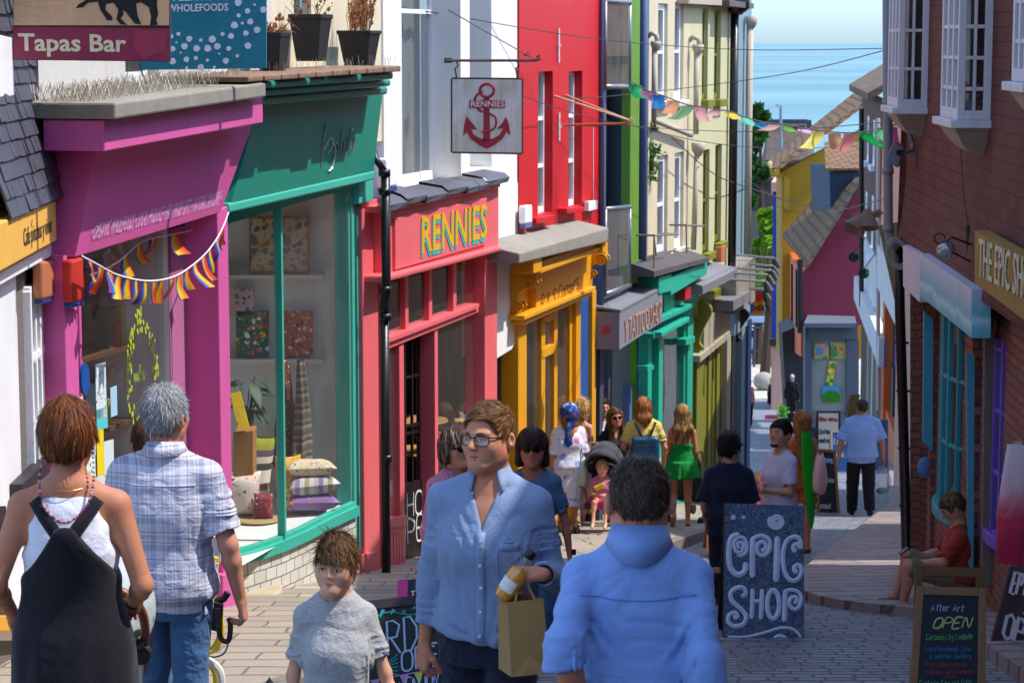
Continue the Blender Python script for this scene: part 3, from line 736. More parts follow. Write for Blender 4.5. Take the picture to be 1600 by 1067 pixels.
fb=[floorpt(x,y,gz(18.6)+.14)for x,y in((340,978),(392,958),(441,931),(441,919),(392,930),(340,950))]
mb=MB();mb.loftpoly([Vector((p.x,p.y,p.z+.05))for p in fb],[Vector((p.x,p.y,p.z-.35))for p in fb]);obj('door_step',mb,stone('pale_step','#c9bba2','#b39a78',5),ts,bevel=.02)
mb=MB();fq(mb,LF,(547,287,918,564,283,912),.02,.14);fq(mb,LF,(552,283,916,556,283,914),.04,.03);pst=obj('door_post',mb,teal2_m,ts,bevel=.006)
mb=MB();fq(mb,LF,(561,279,319,583,274,314),.1,.16);fq(mb,LF,(545,880,920,566,876,914),.05,.18);obj('bracket',mb,teal2_m,pst,bevel=.008)
u0,u1=U(345,600),U(566,600);inside=paint('display_inside','#e4e1da',1,.8,.03,0)
room(LF,u0-.9,u1-.03,-2.2,-.02,zs-.02,-1.1,inside,ts,'display_interior')
YD=20.85;mb=MB();mb.box((at(330,600,YD).x-.8,YD,zs-.02),(at(552,600,YD).x-.03,YD+.04,-1.1));obj('display_partition',mb,inside,ts)
mb=MB();fl=[Vector((p.x,p.y,zs-.012))for p in pl]+[LF.pt(u1-.04,-2.1,zs-.012),LF.pt(u0-.9,-2.1,zs-.012)]
mb.poly(fl);obj('display_floor',mb,paint('display_white','#dfe0de',1,.5,.03,.05),ts,recalc=False)
mb=MB()
for y in(430,562):mb.prism([at(x,y_,YD-.16)for x,y_ in((330,y),(505,y),(505,y+6),(330,y+6))],(0,.16,0))
obj('shelf',mb,inside,ts)
def painting(x0,y0,x1,y1,label,base_,cols,v=-1.08,sc=11,frame=None):
 mb=MB();mb.prism([at(x,y,YD-.1)for x,y in((x0,y0),(x1,y0),(x1,y1),(x0,y1))],(0,.03,0));o=obj('painting',mb,floral('art_'+base_+str(int(x0)),base_,cols,sc,.4,.05,.7),label=label,cat='painting',group=None)
 if frame:
  f=MB();
  for q in((x0-2,y0-2,y1+2,x0+1,y0-2,y1+2),(x1-1,y0-2,y1+2,x1+2,y0-2,y1+2),(x0,y0-2,y0+2,x1,y0-2,y0+2),(x0,y1-2,y1+2,x1,y1-2,y1+2)):f.prism([at(x,y,YD-.115)for x,y in((q[0],q[1]),(q[3],q[1]),(q[3],q[2]),(q[0],q[2]))],(0,.05,0))
  obj('frame',f,woodm('oak_frame','#a8743f'),o)
 return o
painting(391,340,428,426,'left of the two framed canvases on the top shelf, orange hill over dark flowers','#d6c79a',['#c96f45','#4a6a48','#d0a040','#6a7a80'],frame=True)
painting(440,340,481,426,'framed canvas of purple blooms right of the mullion on the top shelf','#cdb9a2',['#4a4a78','#c08a70','#55704a','#8a7a90'],frame=True)
painting(358,452,397,492,'small abstract flower canvas above the green vase painting','#d9a9b8',['#20242c','#d8b040','#b9c9d0','#356a60'],sc=20)
painting(369,486,420,557,'green painting of tulips in a white vase','#14653c',['#d9402f','#e8b020','#2f5fb0','#d96a90','#f0ece0'],sc=17)
painting(439,486,489,557,'red orange painting of daisies in a black and white vase','#c04a30',['#e8d0c8','#5a3a6a','#f0e8e0','#d9a040','#202024'],sc=19)
def pillow(c,w_,h_,d_,rx=0,ry=0,rz=0,n=14):
 """soft cushion: pinched corners"""
 mb=MB();P=[];R=Matrix.Rotation(rz,3,'Z')@Matrix.Rotation(ry,3,'Y')@Matrix.Rotation(rx,3,'X')
 for sgn in(1,-1):
  for i in range(n):
   for j in range(n):
    a=i/(n-1)*2-1;b=j/(n-1)*2-1
    t=max(0,(1-a**4)*(1-b**4))**.45
    x=a*(1-.09*(1-b*b))*w_/2;y=b*(1-.09*(1-a*a))*h_/2
    z=sgn*d_/2*t*(1+.08*mnoise.noise(Vector((a*2,b*2,w_*9))))
    P.append(Vector(c)+R@Vector((x,z,y)))
 for o in(0,n*n):mb.grid(P[o:o+n*n],n,n)
 return mb
def stripem(key,cols,freq,axis=2,space='Object',wr=.2):
 b=NB(key);o=b.coord(space);x=b.sep(o)[axis];f=b.math('FRACT',b.math('MULTIPLY',x,freq));n=len(cols)
 c=b.ramp(f,[(i/n,hexc(cols[i]))for i in range(n)],'CONSTANT');n1=b.noise(o,20,4);c=b.mix(b.math('MULTIPLY',n1,.2),c,(.2,.2,.2))
 m=b.fin(c,.85,b.bump(n1,wr,.01),0,.15);MATS[key]=m;return m
FLW=['#d9432f','#e8b020','#2f4f90','#d96a90','#3c7a4a','#f0ead8']
def cushion(x,y,w_,h_,d_,mat,label,rx=0,ry=0,rz=0,lift=0.0):
 p=floorpt(x,y,zs);return obj('cushion',pillow((p.x,p.y,zs+h_/2*abs(math.cos(rx))+d_/2*abs(math.sin(rx))+lift),w_,h_,d_,rx,ry,rz),mat,smooth=True,label=label,cat='cushion',group='cushions in the display window')
cushion(403,793,.27,.66,.18,stripem('stripe_long',['#c98f86','#d9a79c','#e8e2d4','#8a6a3a','#e8e2d4','#e8e2d4','#3a3a38','#d8d0c0','#6a4a60','#9aa028','#9aa028','#2f8a70'],1.45),'tall striped bolster cushion leaning behind the mullion',-.25,.12)
cushion(452,800,.24,.5,.24,floral('fl_a','#d9a040',FLW,22),'upright floral cushion right of the teal mullion',-.15,0,.3)
cushion(378,806,.34,.40,.30,floral('fl_b','#d8c8c0',FLW,24),'floral box pouffe at the front of the display')
cushion(412,812,.17,.24,.12,floral('fl_c','#8a3040',FLW,34),'small dark floral pouch beside the pouffe')
cushion(376,762,.28,.26,.12,plain('green_velvet','#149632',1,.7),'bright green cushion in the pile',1.2,.25,0,.36)
cushion(374,760,.3,.26,.14,stripem('stripe_mag',['#a81f78','#c98ab8'],16,0),'magenta striped cushion on top of the green cushion',1.3,.05,0,.47)
cushion(486,800,.46,.34,.15,floral('fl_d','#8a6aa0',['#c06a48','#6a5a98','#d9a070','#b0a0c8'],12),'purple patterned cushion at the bottom of the stack of three',1.45,.05,.3)
cushion(486,800,.46,.34,.17,stripem('stripe_pale',['#cfc8c0','#b8aeb8','#8a7aa0','#cfc8c0','#9a9a70'],5,0),'pale striped cushion in the middle of the stack of three',1.45,-.03,.35,.14)
cushion(484,799,.44,.34,.15,floral('fl_e','#d9c8a8',FLW,26),'floral cushion on top of the stack of three',1.45,.02,.25,.30)
mb=MB();p=floorpt(402,812,zs);mb.lathe([(.01,0),(.2,0),(.21,.01),(.2,.018),(.01,.018)],(p.x,p.y,zs),n=28);obj('straw_mat',mb,woodm('straw','#b59a68'),label='round straw mat under the floral pouffe',cat='mat')
mb=MB();mb.prism([at(x,y,19.0)for x,y in((364,676),(396,672),(396,742),(364,746))],(0,.25,0));obj('wooden_crate',mb,woodm('crate_wood','#b0793f'),label='wooden box shelf under the yellow book in the display',cat='crate',bevel=.01)
mb=MB();mb.prism([at(372,671,18.98),at(389,667,18.98),at(375,612,19.1),at(360,616,19.1)],(0,.03,0));obj('book',mb,floral('book_cover','#e0b81c',['#3a4a80','#e8e8e0','#e0b81c'],14),label='yellow and blue picture book leaning on the wooden box',cat='book')
def hanging(x,y0,y1,w0,w1,v,mat,label):
 mb=MB();P=[];n=22;m=12;a=at(x,y0,v);b=at(x,y1,v)
 for i in range(m):
  t=i/(m-1);wd=w0+(w1-w0)*t**.7;c=a+(b-a)*t
  for j in range(n):
   th=2*math.pi*j/n;r=1+.38*math.sin(5*th+3*t)+.16*math.sin(9*th-2*t);P.append(c+LF.d*(.05*math.sin(3.2*t))+LF.d*(math.cos(th)*wd/2*r)+LF.n*(math.sin(th)*wd/4*r))
 mb.grid(P,m,n,closed=True);return obj('hanging_throw',mb,mat,smooth=True,label=label,cat='throw')
hanging(470,562,728,.09,.25,20.3,stripem('throw_stripe',['#55514a','#5f5a50','#8c8678','#47433c','#7a7464'],7,2,'Object',.5),'grey striped throw hanging from the lower shelf')
hanging(444,562,725,.08,.3,20.4,floral('throw_floral','#7a3a28',FLW,14),'dark floral throw hanging behind the mullion')
mb=MB();rs=random.Random(4);c=at(384,690,19.6)
for i in range(17):
 an=rs.uniform(0,6.28);hgt=rs.uniform(.25,.62);L_=rs.uniform(.14,.24);tip=c+Vector((math.cos(an)*L_*.5,math.sin(an)*L_*.4,hgt));mb.tube([c,(c+tip)/2+Vector((0,0,.05)),tip],.005,5)
 d=Vector((math.cos(an),math.sin(an)*.8,rs.uniform(-.6,.5))).normalized();s=d.cross(Vector((0,0,1))).normalized();P=[]
 for k in range(7):
  t=k/6;wv=L_*.24*math.sin(math.pi*min(1,t*.96+.02));q=tip+d*L_*t+Vector((0,0,-.12*t*t*L_/.2));P+=[q-s*wv,q+Vector((0,0,-.01)),q+s*wv]
 mb.grid(P,7,3)
mb.lathe([(.07,-.14),(.09,0),(.08,0),(.01,-.02)],c,n=14,mi=0);obj('potted_plant',mb,leafm('house_leaf','#2f4a34',1,.2),label='broad leaved potted plant at the back of the display window',cat='plant',smooth=True)
# coral cafe with white upper floors --------------------------
coral_m=paint('coral_gloss','#e2666a',1,.36,.06,.2)
cs=thing('coral_cafe','coral red cafe front under a white rendered upper floor','building',base(690,870))
h3=[(U(628,150),zat(21.9,297),U(720,150),2.0),(U(734,150),zat(24,268),U(768,150),2.0)]
mb=MB();wall_holes(mb,LF,U(600,200),U(808,200),zat(23,335),2.8,h3,0,.36);obj('upper_wall',mb,white_m,cs)
windowset(LF,cs,h3,-.34,whitep,2,1,.06)
mb=MB();fpoly(mb,LF,[(776,560),(800,545),(812,520),(812,285),(776,290)],.005,.4);obj('side_wall',mb,white_m,cs)
mb=MB();fq(mb,LF,(775,535,840,815,500,820),-.3,.1);obj('alley_wall',mb,paint('alley_blue','#3b5a86',1,.8,.3,.8),cs)
mb=MB();fq(mb,LF,(568,317,908,592,311,903),.06,.25);fq(mb,LF,(596,311,906,606,309,903),.04,.2);pl2=obj('pilaster',mb,coral_m,cs,bevel=.008)
mb=MB();fq(mb,LF,(566,866,917,594,860,911),.09,.3);obj('plinth',mb,coral_m,pl2,bevel=.008)
mb=MB();n=6;um_=U(602,310,0)+.02
def bk(p):q=p-LF.n*.28;e_=um_-(q-LF.P).dot(LF.d);return q+LF.d*max(0,e_)
for i in range(n):
 f=lambda t,a,b:a+(b-a)*t;t0,t1=i/n,(i+1.02)/n;rings=[]
 for t in(t0,(t0+t1)/2,t1):
  x=f(t,601,793);yb=f(t,329,286);sag=.018*(1 if t==(t0+t1)/2 else 0);p=LF.px(x,yb,.27)
  off=.012*((i%2)*2-1)
  rings.append([p+LF.n*(.0+sag)+Vector((0,0,off)),p+LF.n*.02+Vector((0,0,.05+off)),p-LF.n*.04+Vector((0,0,.095+sag+off)),bk(p)+Vector((0,0,.13+off)),bk(p),p-LF.n*.05+Vector((0,0,-.005+off))])
 P=[q for r in rings for q in r];mb.grid(P,3,6,closed=True)
obj('lead_roof',mb,paint('old_lead','#54545e',1,.45,.2,.4,.15),cs,smooth=False)
mb=MB();fq(mb,LF,(602,327,432,779,286,386),.17,.3);fq(mb,LF,(600,323,333,782,283,292),.24,.3);obj('fascia',mb,coral_m,cs,bevel=.006)
mb=MB();fq(mb,LF,(618,341,422,761,309,381),.2,.05);sp=obj('sign_board',mb,coral_m,cs,bevel=.006)
yl_m=plain('letter_yellow','#d9ad10',1,.4);tq_m=plain('letter_turquoise','#2fb0b0',1,.4)
for mt,dx,dz_,vv in((tq_m,.045,-.04,.203),(yl_m,0,0,.207)):
 mb=MB();p=LF.px(657,396,vv);q=LF.px(733,377,vv);p2=p-LF.d*dx*.6+Vector((0,0,dz_));text_mb(mb,"RENNIES",p2,q-p,LF.px(657,341,vv)-LF.px(657,396,vv),.345,.004,wide=1.18,bold=.012);obj('lettering',mb,mt,sp)
mb=MB();fq(mb,LF,(602,431,442,783,384,393),.26,.4);obj('moulding',mb,coral_m,cs,bevel=.02)
mb=MB();frm=obj
fq(mb,LF,(605,529,537,749,474,481),.07,.2);fq(mb,LF,(605,537,546,748,481,488),.04,.18)
for x,yt,yb in((636,432,520),(673,422,505),(711,412,492)):fq(mb,LF,(x-2.5,yt,yb,x+2.5,yt-1,yb-1),.02,.06)
fq(mb,LF,(604,440,905,608,439,904),.02,.12);fq(mb,LF,(625,540,825,632,537,822),.02,.12);fq(mb,LF,(680,515,860,685,513,856),.02,.2);fq(mb,LF,(683,800,880,750,770,845),-.02,.1)
fr=obj('window_frame',mb,coral_m,cs,bevel=.005)
mb=MB();fq(mb,LF,(758,395,880,777,390,865),.1,.22);obj('pilaster',mb,coral_m,cs,bevel=.008)
mb=MB()
for c6 in((608,442,530,745,404,476),(608,545,820,626,538,816),(685,512,862,748,488,830)):mb.poly(LF.corners(*c6,-.02))
obj('pane',mb,glassm('cafe_glass',(.86,.89,.89),1.1,.05),fr)
mb=MB();fq(mb,LF,(604,825,910,634,818,902),.03,.12);fq(mb,LF,(603,812,826,636,805,819),.06,.2)
for i in range(6):fq(mb,LF,(606+i*4.6,830,905,606.8+i*4.6,829,904),.036,.02)
obj('stall_riser',mb,coral_m,cs,bevel=.004)
u0,u1=U(607,700),U(775,700);zc=gz(22.5)+.05
room(LF,u0,u1+.4,-3.6,-.08,zc,zat(23,395),paint('cafe_inside','#4a4038',1,.8,.1,.2),cs)
dg_=thing('cafe_gate','black half door with chalked shop open lettering in the coral doorway','door',LF.pt(U(655,850),-.12,zc))
mb=MB();fq(mb,LF,(618,760,905,684,742,884),-.12,.04);pn=obj('door_panel',mb,plain('gate_black','#131315',1,.5),dg_,bevel=.004)
mb=MB();chalk=plain('chalk_white','#d6d8d4',1,.8)
def hand_fit(mb,s,p,q,up,h,wd,**kw):
 p=Vector(p);q=Vector(q);st=random.getstate();t=MB();L_=hand_text(t,s,p,q-p,up,h,wd,**{**kw,'wide':1.0});random.setstate(st)
 kw['wide']=(q-p).length/L_;hand_text(mb,s,p,q-p,up,h,wd,**kw)
hand_fit(mb,"SHOP",LF.px(622,812,-.118),LF.px(676,798,-.118),(0,0,1),.24,.022,slant=0);hand_fit(mb,"OPEN",LF.px(622,852,-.118),LF.px(680,836,-.118),(0,0,1),.24,.022,slant=0)
obj('chalk_lettering',mb,chalk,pn)
mb=MB()
for x in(634,645,656,667,678):fq(mb,LF,(x-1,520,760,x+1,518,756),-.13,.02)
for y in(588,664,676):fq(mb,LF,(633,y,y+4,683,y-10,y-6),-.125,.025)
fq(mb,LF,(672,515,890,680,513,886),-.1,.05);obj('grille',mb,blackp,dg_)
def cafe_table(x,y,v,label):
 p=at(x,y,v);t=thing('cafe_table',label,'table',(p.x,p.y,zc),'tables inside the coral cafe');mb=MB();H_=p.z-zc
 mb.lathe([(.01,H_-.03),(.3,H_-.03),(.31,H_-.015),(.3,H_),(.01,H_)],(p.x,p.y,zc),n=24);obj('tabletop',mb,woodm('table_oak','#b98a52',1),t)
 mb=MB();mb.lathe([(.03,.03),(.03,H_-.03)],(p.x,p.y,zc),n=10);mb.lathe([(.01,0),(.2,0),(.2,.02),(.03,.04)],(p.x,p.y,zc),n=16);obj('leg',mb,blackp,t)
 return t
for x,y,v,l in((716,660,24.7,'pale oak table nearest the big cafe window'),(655,655,24.0,'oak table glimpsed through the door grille'),(690,678,24.0,'round oak table beside the red mullion'),(655,702,23.3,'low oak table just inside the doorway')):cafe_table(x,y,v,l)
# drainpipe beside the coral cafe
dp=thing('drainpipe','black iron drainpipe between the teal shop and the coral cafe','drainpipe',base(601,905))
mb=MB();pu=U(601,560,.27);P=lambda z,dv=0:LF.pt(pu,.27+dv,z);zt,zb=zat(21.4,262),gz(21.4)+.13
mb.tube([P(zb),P(zat(21.4,478))],.041,12);mb.tube([P(zat(21.4,478)),P(zat(21.4,462)),P(zat(21.4,440),.02),P(zt,.02)],.041,12)
for y in(262,290,437,478,690):mb.tube([P(zat(21.4,y)-.03,.01),P(zat(21.4,y)+.03,.01)],.054,12)
mb.tube([P(zt,.02),LF.pt(pu,.2,zt+.12),LF.pt(pu+.12,.1,zt+.3),LF.pt(pu+.12,.06,zt+.5),LF.pt(pu+.12,.06,2.2)],.032,10)
obj('pipe',mb,paint('black_pipe','#141416',1,.28,.1,.1),dp,smooth=True)
# red house over the yellow shop -------------------------------
red_m=paint('red_gloss','#c4151f',1,.42,.05,.12);yel_m=paint('yellow_gloss','#dd9a0c',1,.38,.06,.18);blue_m=paint('royal_blue','#1f4f94',1,.5,.08,.15)
rh=thing('red_house','bright red rendered house with a yellow shopfront and scroll brackets','building',base(870,835))
h4=[(U(838,230),zat(26.3,341),U(861,230),zat(26.3,113)),(U(886,220),zat(28,326),U(907,220),zat(28,112))]
mb=MB();wall_holes(mb,LF,U(808.5,300),U(938,200),zat(27,412),2.8,h4,.02,.17);obj('wall',mb,red_m,rh)
windowset(LF,rh,h4,-.13,whitep,3,1,.05)
mb=MB()
for c6 in((838,341,350,867,336,346),(886,326,334,913,323,331)):fq(mb,LF,c6,.14,.16)
obj('sill',mb,red_m,rh,bevel=.006)
mb=MB()
for x,y0,y1 in((873,45,98),(873.5,177,220)):
 p,q=LF.px(x,y0,.04),LF.px(x,y1,.04);mb.tube([p,p*.5+q*.5,q],.014,6);c=p*.5+q*.5;mb.tube([c+LF.d*.06,c+LF.n*.02],.02,6)
obj('tie_plate',mb,whitep,rh)
mb=MB();A=LF.corners(812,396,412,951,356,378,.46)
sl_=[A[0],A[1],A[2],A[3]];mb.loftpoly(sl_,[sl_[0]-LF.n*.47,sl_[1]-LF.n*.47,sl_[2]-LF.n*.47+Vector((0,0,.1)),sl_[3]-LF.n*.47+Vector((0,0,.1))]);obj('ledge',mb,conc,rh,bevel=.015)
mb=MB();fq(mb,LF,(845,419,428,945,383,391),.38,.2);fq(mb,LF,(845,408,419,945,374,383),.34,.3)
fq(mb,LF,(838,425,500,926,390,452),.12,.14);fq(mb,LF,(811,430,506,840,424,498),.03,.1);fq(mb,LF,(820,493,501,931,447,454),.2,.25);fq(mb,LF,(820,501,508,930,454,460),.16,.2)
obj('fascia',mb,yel_m,rh,bevel=.012)
mb=MB();fq(mb,LF,(834,398,428,847,394,424),.42,.26);fq(mb,LF,(942,366,396,950,363,393),.42,.2);obj('end_block',mb,yel_m,rh,bevel=.01)
def scroll(F,x,yt,yb,v0,w_,parent,mat,name='scroll_bracket'):
 """carved console: spiral profile extruded along the facade"""
 z1,z0=F.uz(x,yt,.2)[1],F.uz(x,yb,.2)[1];H_=z1-z0;u=F.u(x,(yt+yb)/2,.15);mb=MB();prof=[]
 for i in range(19):
  t=i/18;z=z0+H_*t;v=.04+.26*(t**1.4)+.05*math.sin(t*9.5);prof.append((v,z))
 fr_=[F.pt(u,v,z)for v,z in prof]+[F.pt(u,-.02,z1),F.pt(u,-.02,z0)]
 mb.prism(fr_,F.d*w_)
 for(vc,zc_,r)in((.24,z1-.1,.085),(.1,z0+.12,.055)):
  for s in(-.012,w_):
   P=[]
   for k in range(26):
    a=k/25*4.2*math.pi;rr=r*(1-.82*k/25);P.append(F.pt(u+s+.006,vc+rr*math.cos(a),zc_+rr*math.sin(a)))
   mb.tube(P,.012,5)
 return obj(name,mb,mat,parent,bevel=.004)
scroll(LF,817,430,500,0,.13,rh,yel_m);scroll(LF,928,396,448,0,.13,rh,yel_m)
mb=MB();hand_fit(mb,"P & S Congers",LF.px(845,487,.123),LF.px(905,450,.123),(0,0,1),.17,.016,slant=.25,jit=.2);obj('lettering',mb,plain('old_sign_ink','#2a2113'),rh)
mb=MB()
for c6,v,d in(((810,505,845,823,500,838),.05,.2),((843,470,845,848,468,845),-.08,.08),((846,500,845,852,498,843),-.04,.1),((866,465,845,871,463,842),-.04,.1),((848,545,560,868,537,551),-.03,.08),((848,498,508,868,488,498),-.04,.06),((890,450,845,895,450,842),-.05,.2),((900,448,845,907,446,842),0,.15),((925,455,845,931,453,840),.03,.2)):fq(mb,LF,c6,v,d)
fq(mb,LF,(852,770,850,868,765,845),-.05,.05);obj('shopfront_frame',mb,yel_m,rh,bevel=.005)
mb=MB();fq(mb,LF,(906,458,850,926,450,845),-.02,.1);obj('blue_panel',mb,blue_m,rh)
mb=MB()
for c6 in((823,505,850,845,492,845),(852,508,770,868,498,765),(870,485,850,896,470,845)):mb.poly(LF.corners(*c6,-.07))
obj('pane',mb,glassm('yellow_shop_glass',(.9,.92,.92),1.0,.05),rh)
room(LF,U(812,600),U(905,600),-2.6,-.1,gz(26)-.1,zat(27,465),paint('yellow_shop_inside','#94928e',1,.8),rh)
br_=thing('flag_pole_bracket','rusty pole bracket sticking out of the red house wall','bracket',LF.px(873,195,0))
mb=MB();e=LF.px(987,193,.88);e2=LF.px(873,196,.02);e=LF.pt(LF.u(873,196,.02),.9,e2.z+.03)
mb.tube([e2,e],.014,8);obj('pole',mb,paint('rust','#a8593a',1,.7,.3),br_)
mb=MB()
for x,y in((866,150),(884,149)):mb.tube([LF.px(x,y,.02),e+Vector((0,0,.03))],.011,8)
mb.tube([e+Vector((.03*math.cos(a),0,.02+.04*math.sin(a)))for a in[k*.7 for k in range(9)]],.01,6);obj('stay',mb,plain('bleached_rope','#c9a084',1,.8),br_)
# tattoo shop house -------------------------------------------
th=thing('tattoo_shop','grey and green house with blue balcony doors over a boxed tattoo shop sign','building',base(975,825))
gp=paint('slate_grey','#5d6075',1,.5,.08,.15);grn_m=paint('olive_green_gloss','#5f8a26',1,.45,.06,.15);bp=paint('steel_blue','#53688c',1,.45,.06,.12)
mb=MB();wall_holes(mb,LF,U(937,200),U(1013,200),gz(31)+2.6,2.8,[(U(947,200),zat(30.3,462),U(984,200),zat(30.3,-60))],0,.5);obj('wall',mb,gp,th)
mb=MB();fq(mb,LF,(946,140,330,975,140,326),-.3,.05);fq(mb,LF,(946,-60,465,952,-60,465),-.28,.05);obj('balcony_door',mb,bp,th)
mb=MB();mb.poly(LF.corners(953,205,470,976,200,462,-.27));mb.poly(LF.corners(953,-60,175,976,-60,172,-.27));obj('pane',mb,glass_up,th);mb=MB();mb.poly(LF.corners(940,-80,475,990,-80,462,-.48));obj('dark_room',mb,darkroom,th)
for(yt,yb)in((2,136),(327,460)):
 mb=MB();fr6=(946,yt,yb,984,yt-4 if yt>100 else yt+2,yb-14 if yt>100 else yb)
 A=LF.corners(*fr6,.1);
 for a,b in((0,1),(3,2)):mb.tube([A[a],A[b]],.035 if yt<100 or a==0 else .03,8)
 for a,b in((0,3),(1,2)):mb.tube([A[a],A[b]],.022,8)
 f=obj('balustrade',mb,plain('balcony_steel','#85868c',1,.35,.6),th,smooth=True);mb=MB();mb.poly(A);obj('pane',mb,glassm('balcony_glass',(.72,.8,.8),1.6,.12),f)
mb=MB();fq(mb,LF,(985,-60,445,999,-60,442),.1,.12);obj('pilaster',mb,grn_m,th)
mb=MB();pu=U(941,200,.06);mb.tube([LF.pt(pu,.06,zat(29.8,500)),LF.pt(pu,.06,2.6)],.035,10);pu=U(1005,200,.08);mb.tube([LF.pt(pu,.08,zat(32.5,450)),LF.pt(pu,.08,2.6)],.055,12)
obj('drainpipe',mb,bp,th,smooth=True)
mb=MB();A=LF.corners(968,488,547,1035,452,503,.34);mb.prism(A,-LF.n*.34);bx=obj('sign_box',mb,paint('sign_grey','#7d7c86',1,.45,.05,.12),th,bevel=.006)
mb=MB();B=[A[3]+LF.n*.01+Vector((0,0,.003)),A[2]+LF.n*.01+Vector((0,0,.003))];mb.loftpoly([B[0],B[1],B[1]-LF.n*.37+Vector((0,0,.04)),B[0]-LF.n*.37+Vector((0,0,.04))],[p+Vector((0,0,.03))for p in(B[0],B[1],B[1]-LF.n*.37+Vector((0,0,.04)),B[0]-LF.n*.37+Vector((0,0,.04)))]);obj('lead_top',mb,grey_m,th)
mb=MB();p=LF.px(975,536,.345);q=LF.px(1033,501,.345);text_mb(mb,"Y TATTOO SHOP",p,q-p,(0,0,1),.3,.008,fit=(q-p).length,bold=-.01);obj('lettering',mb,plain('faded_orange','#b98766',1,.6),bx)
mb=MB();A=LF.corners(968,488,547,970,488,546,.34);c=A[0]-LF.n*.18-LF.d*.003+Vector((0,0,.25));mb.prism([c+LF.n*.06+Vector((0,0,-.04)),c-LF.n*.05+Vector((0,0,-.05)),c-LF.n*.06+Vector((0,0,.05)),c+LF.n*.05+Vector((0,0,.06))],LF.d*-.002);obj('sticker',mb,plain('sticker_red','#b53a4a'),bx)
mb=MB();fq(mb,LF,(937,540,845,990,500,835),-.7,.1);fq(mb,LF,(937,470,845,943,470,843),0,.3);fq(mb,LF,(950,520,845,956,520,843),-.4,.1);obj('recess_wall',mb,paint('tattoo_dark','#3a3d4a',1,.6),th)
mb=MB();fq(mb,LF,(994,500,830,1004,498,828),-.15,.1);obj('green_door',mb,paint('lime_door','#5b9a1c',1,.4),th)
mb=MB();fq(mb,LF,(1004,490,830,1014,487,825),-.06,.1);fq(mb,LF,(983,600,840,990,600,835),-.2,.1);obj('blue_strip',mb,bp,th)
# cream house over the second teal shop -------------------------
c1=thing('cream_house','cream painted brick house over a turquoise shopfront with bottles in the window','building',base(1045,810))
cb_m=brickm('cream_brick','#e4dccb','#ded5c2','#cfc5b0',.225,.075,.008,.5,.45,.8,.14,.012)
def wins(F,lst,v=0):
 out=[]
 for x0,x1,yt,yb in lst:
  u0,u1=F.u(x0,(yt+yb)/2,v),F.u(x1,(yt+yb)/2,v);Y=F.pt((u0+u1)/2,v,0).y;out.append((u0,zat(Y,yb),u1,zat(Y,yt)))
 return out
h5=wins(LF,((1028,1043,6,158),(1054,1068,4,157),(1027,1043,243,398),(1054,1068,238,388)))
mb=MB();wall_holes(mb,LF,U(1012,200),U(1077,200),zat(34.5,440),2.8,h5,0,.16);obj('wall',mb,paint('cream_wall','#cabd9f',1,.75,.07,.3,.2),c1)
windowset(LF,c1,h5,-.1,whitep,2,1,.09)
mb=MB()
for(a,b,c,d)in h5:fbox(mb,LF,a-.06,c+.06,-.1,.09,b-.09,b)
obj('sill',mb,paint('pale_sill','#cfc9be',1,.7),c1,bevel=.01)
bg_m=paint('beige_pipe','#b0a493',1,.6,.15,.4)
mb=MB();pu=U(1020,120,.08);Yc=LF.pt(pu,0,0).y;Z=lambda y:zat(Yc,y)
mb.tube([LF.pt(pu,.1,Z(75)),LF.pt(pu,.1,Z(190))],.036,10);mb.lathe([(.036,0),(.07,.06),(.075,.13),(.06,.135),(.02,.13)],LF.pt(pu,.12,Z(80)),n=10)
mb.tube([LF.pt(pu,.14,Z(68)),LF.pt(pu,.13,Z(56)),LF.pt(pu,.06,Z(52)),LF.pt(pu,0,Z(58))],.036,10)
mb.tube([LF.pt(pu,.1,Z(188)),LF.pt(U(1080,208,.1),.1,zat(36.3,206))],.04,10);obj('gutter_pipe',mb,bg_m,c1,smooth=True)
mb=MB();iron=paint('rusty_rail','#7d6f62',1,.6)
A=[LF.px(1022,368,.35),LF.px(1060,366,.35)];mb.tube([A[0]-LF.n*.3,A[0],A[1],A[1]-LF.n*.3],.014,6);mb.tube([A[0],A[0]-Vector((0,0,.45))],.012,6);mb.tube([A[0]-Vector((0,0,.02)),LF.px(1025,398,.05)],.012,6)
B=[LF.px(1072,352,.3),LF.px(1100,353,.3)];mb.tube([B[0]-LF.n*.25,B[0],B[1],B[1]-LF.n*.25],.014,6);mb.tube([B[0],LF.px(1073,395,.3)],.012,6);obj('window_rail',mb,iron,c1)
mb=MB();A=LF.corners(1022,424,433,1108,402,409,.42)
mb.loftpoly(A,[A[0]-LF.n*.45,A[1]-LF.n*.45,A[2]-LF.n*.45+Vector((0,0,.14)),A[3]-LF.n*.45+Vector((0,0,.14))]);obj('ledge',mb,paint('dark_ledge','#4f4a48',1,.7,.2,.3),c1)
tq=paint('turquoise_gloss','#1fa287',1,.4,.05,.15)
mb=MB();fq(mb,LF,(1049,433,462,1105,408,428),.36,.4);fq(mb,LF,(1030,433,460,1050,428,455),.36,.4);fq(mb,LF,(1038,455,500,1092,425,472),.14,.2);fq(mb,LF,(1034,495,504,1086,472,480),.26,.3);fq(mb,LF,(1022,521,530,1078,492,500),.2,.25);fq(mb,LF,(1034,519,527,1077,496,503),.3,.15)
obj('fascia',mb,tq,c1,bevel=.012)
mb=MB()
for c6,v in(((1012,520,812,1018,520,812),.02),((1029,530,812,1035,528,810),.1),((1074,462,812,1082,460,808),.06),((1068,505,812,1072,505,808),.02)):fq(mb,LF,c6,v,.14)
fq(mb,LF,(1012,760,830,1076,735,815),.0,.1)
fq(mb,LF,(1012,572,580,1022,570,577),.12,.15);fq(mb,LF,(1072,530,540,1086,525,535),.14,.15);obj('shopfront_frame',mb,tq,c1,bevel=.006)
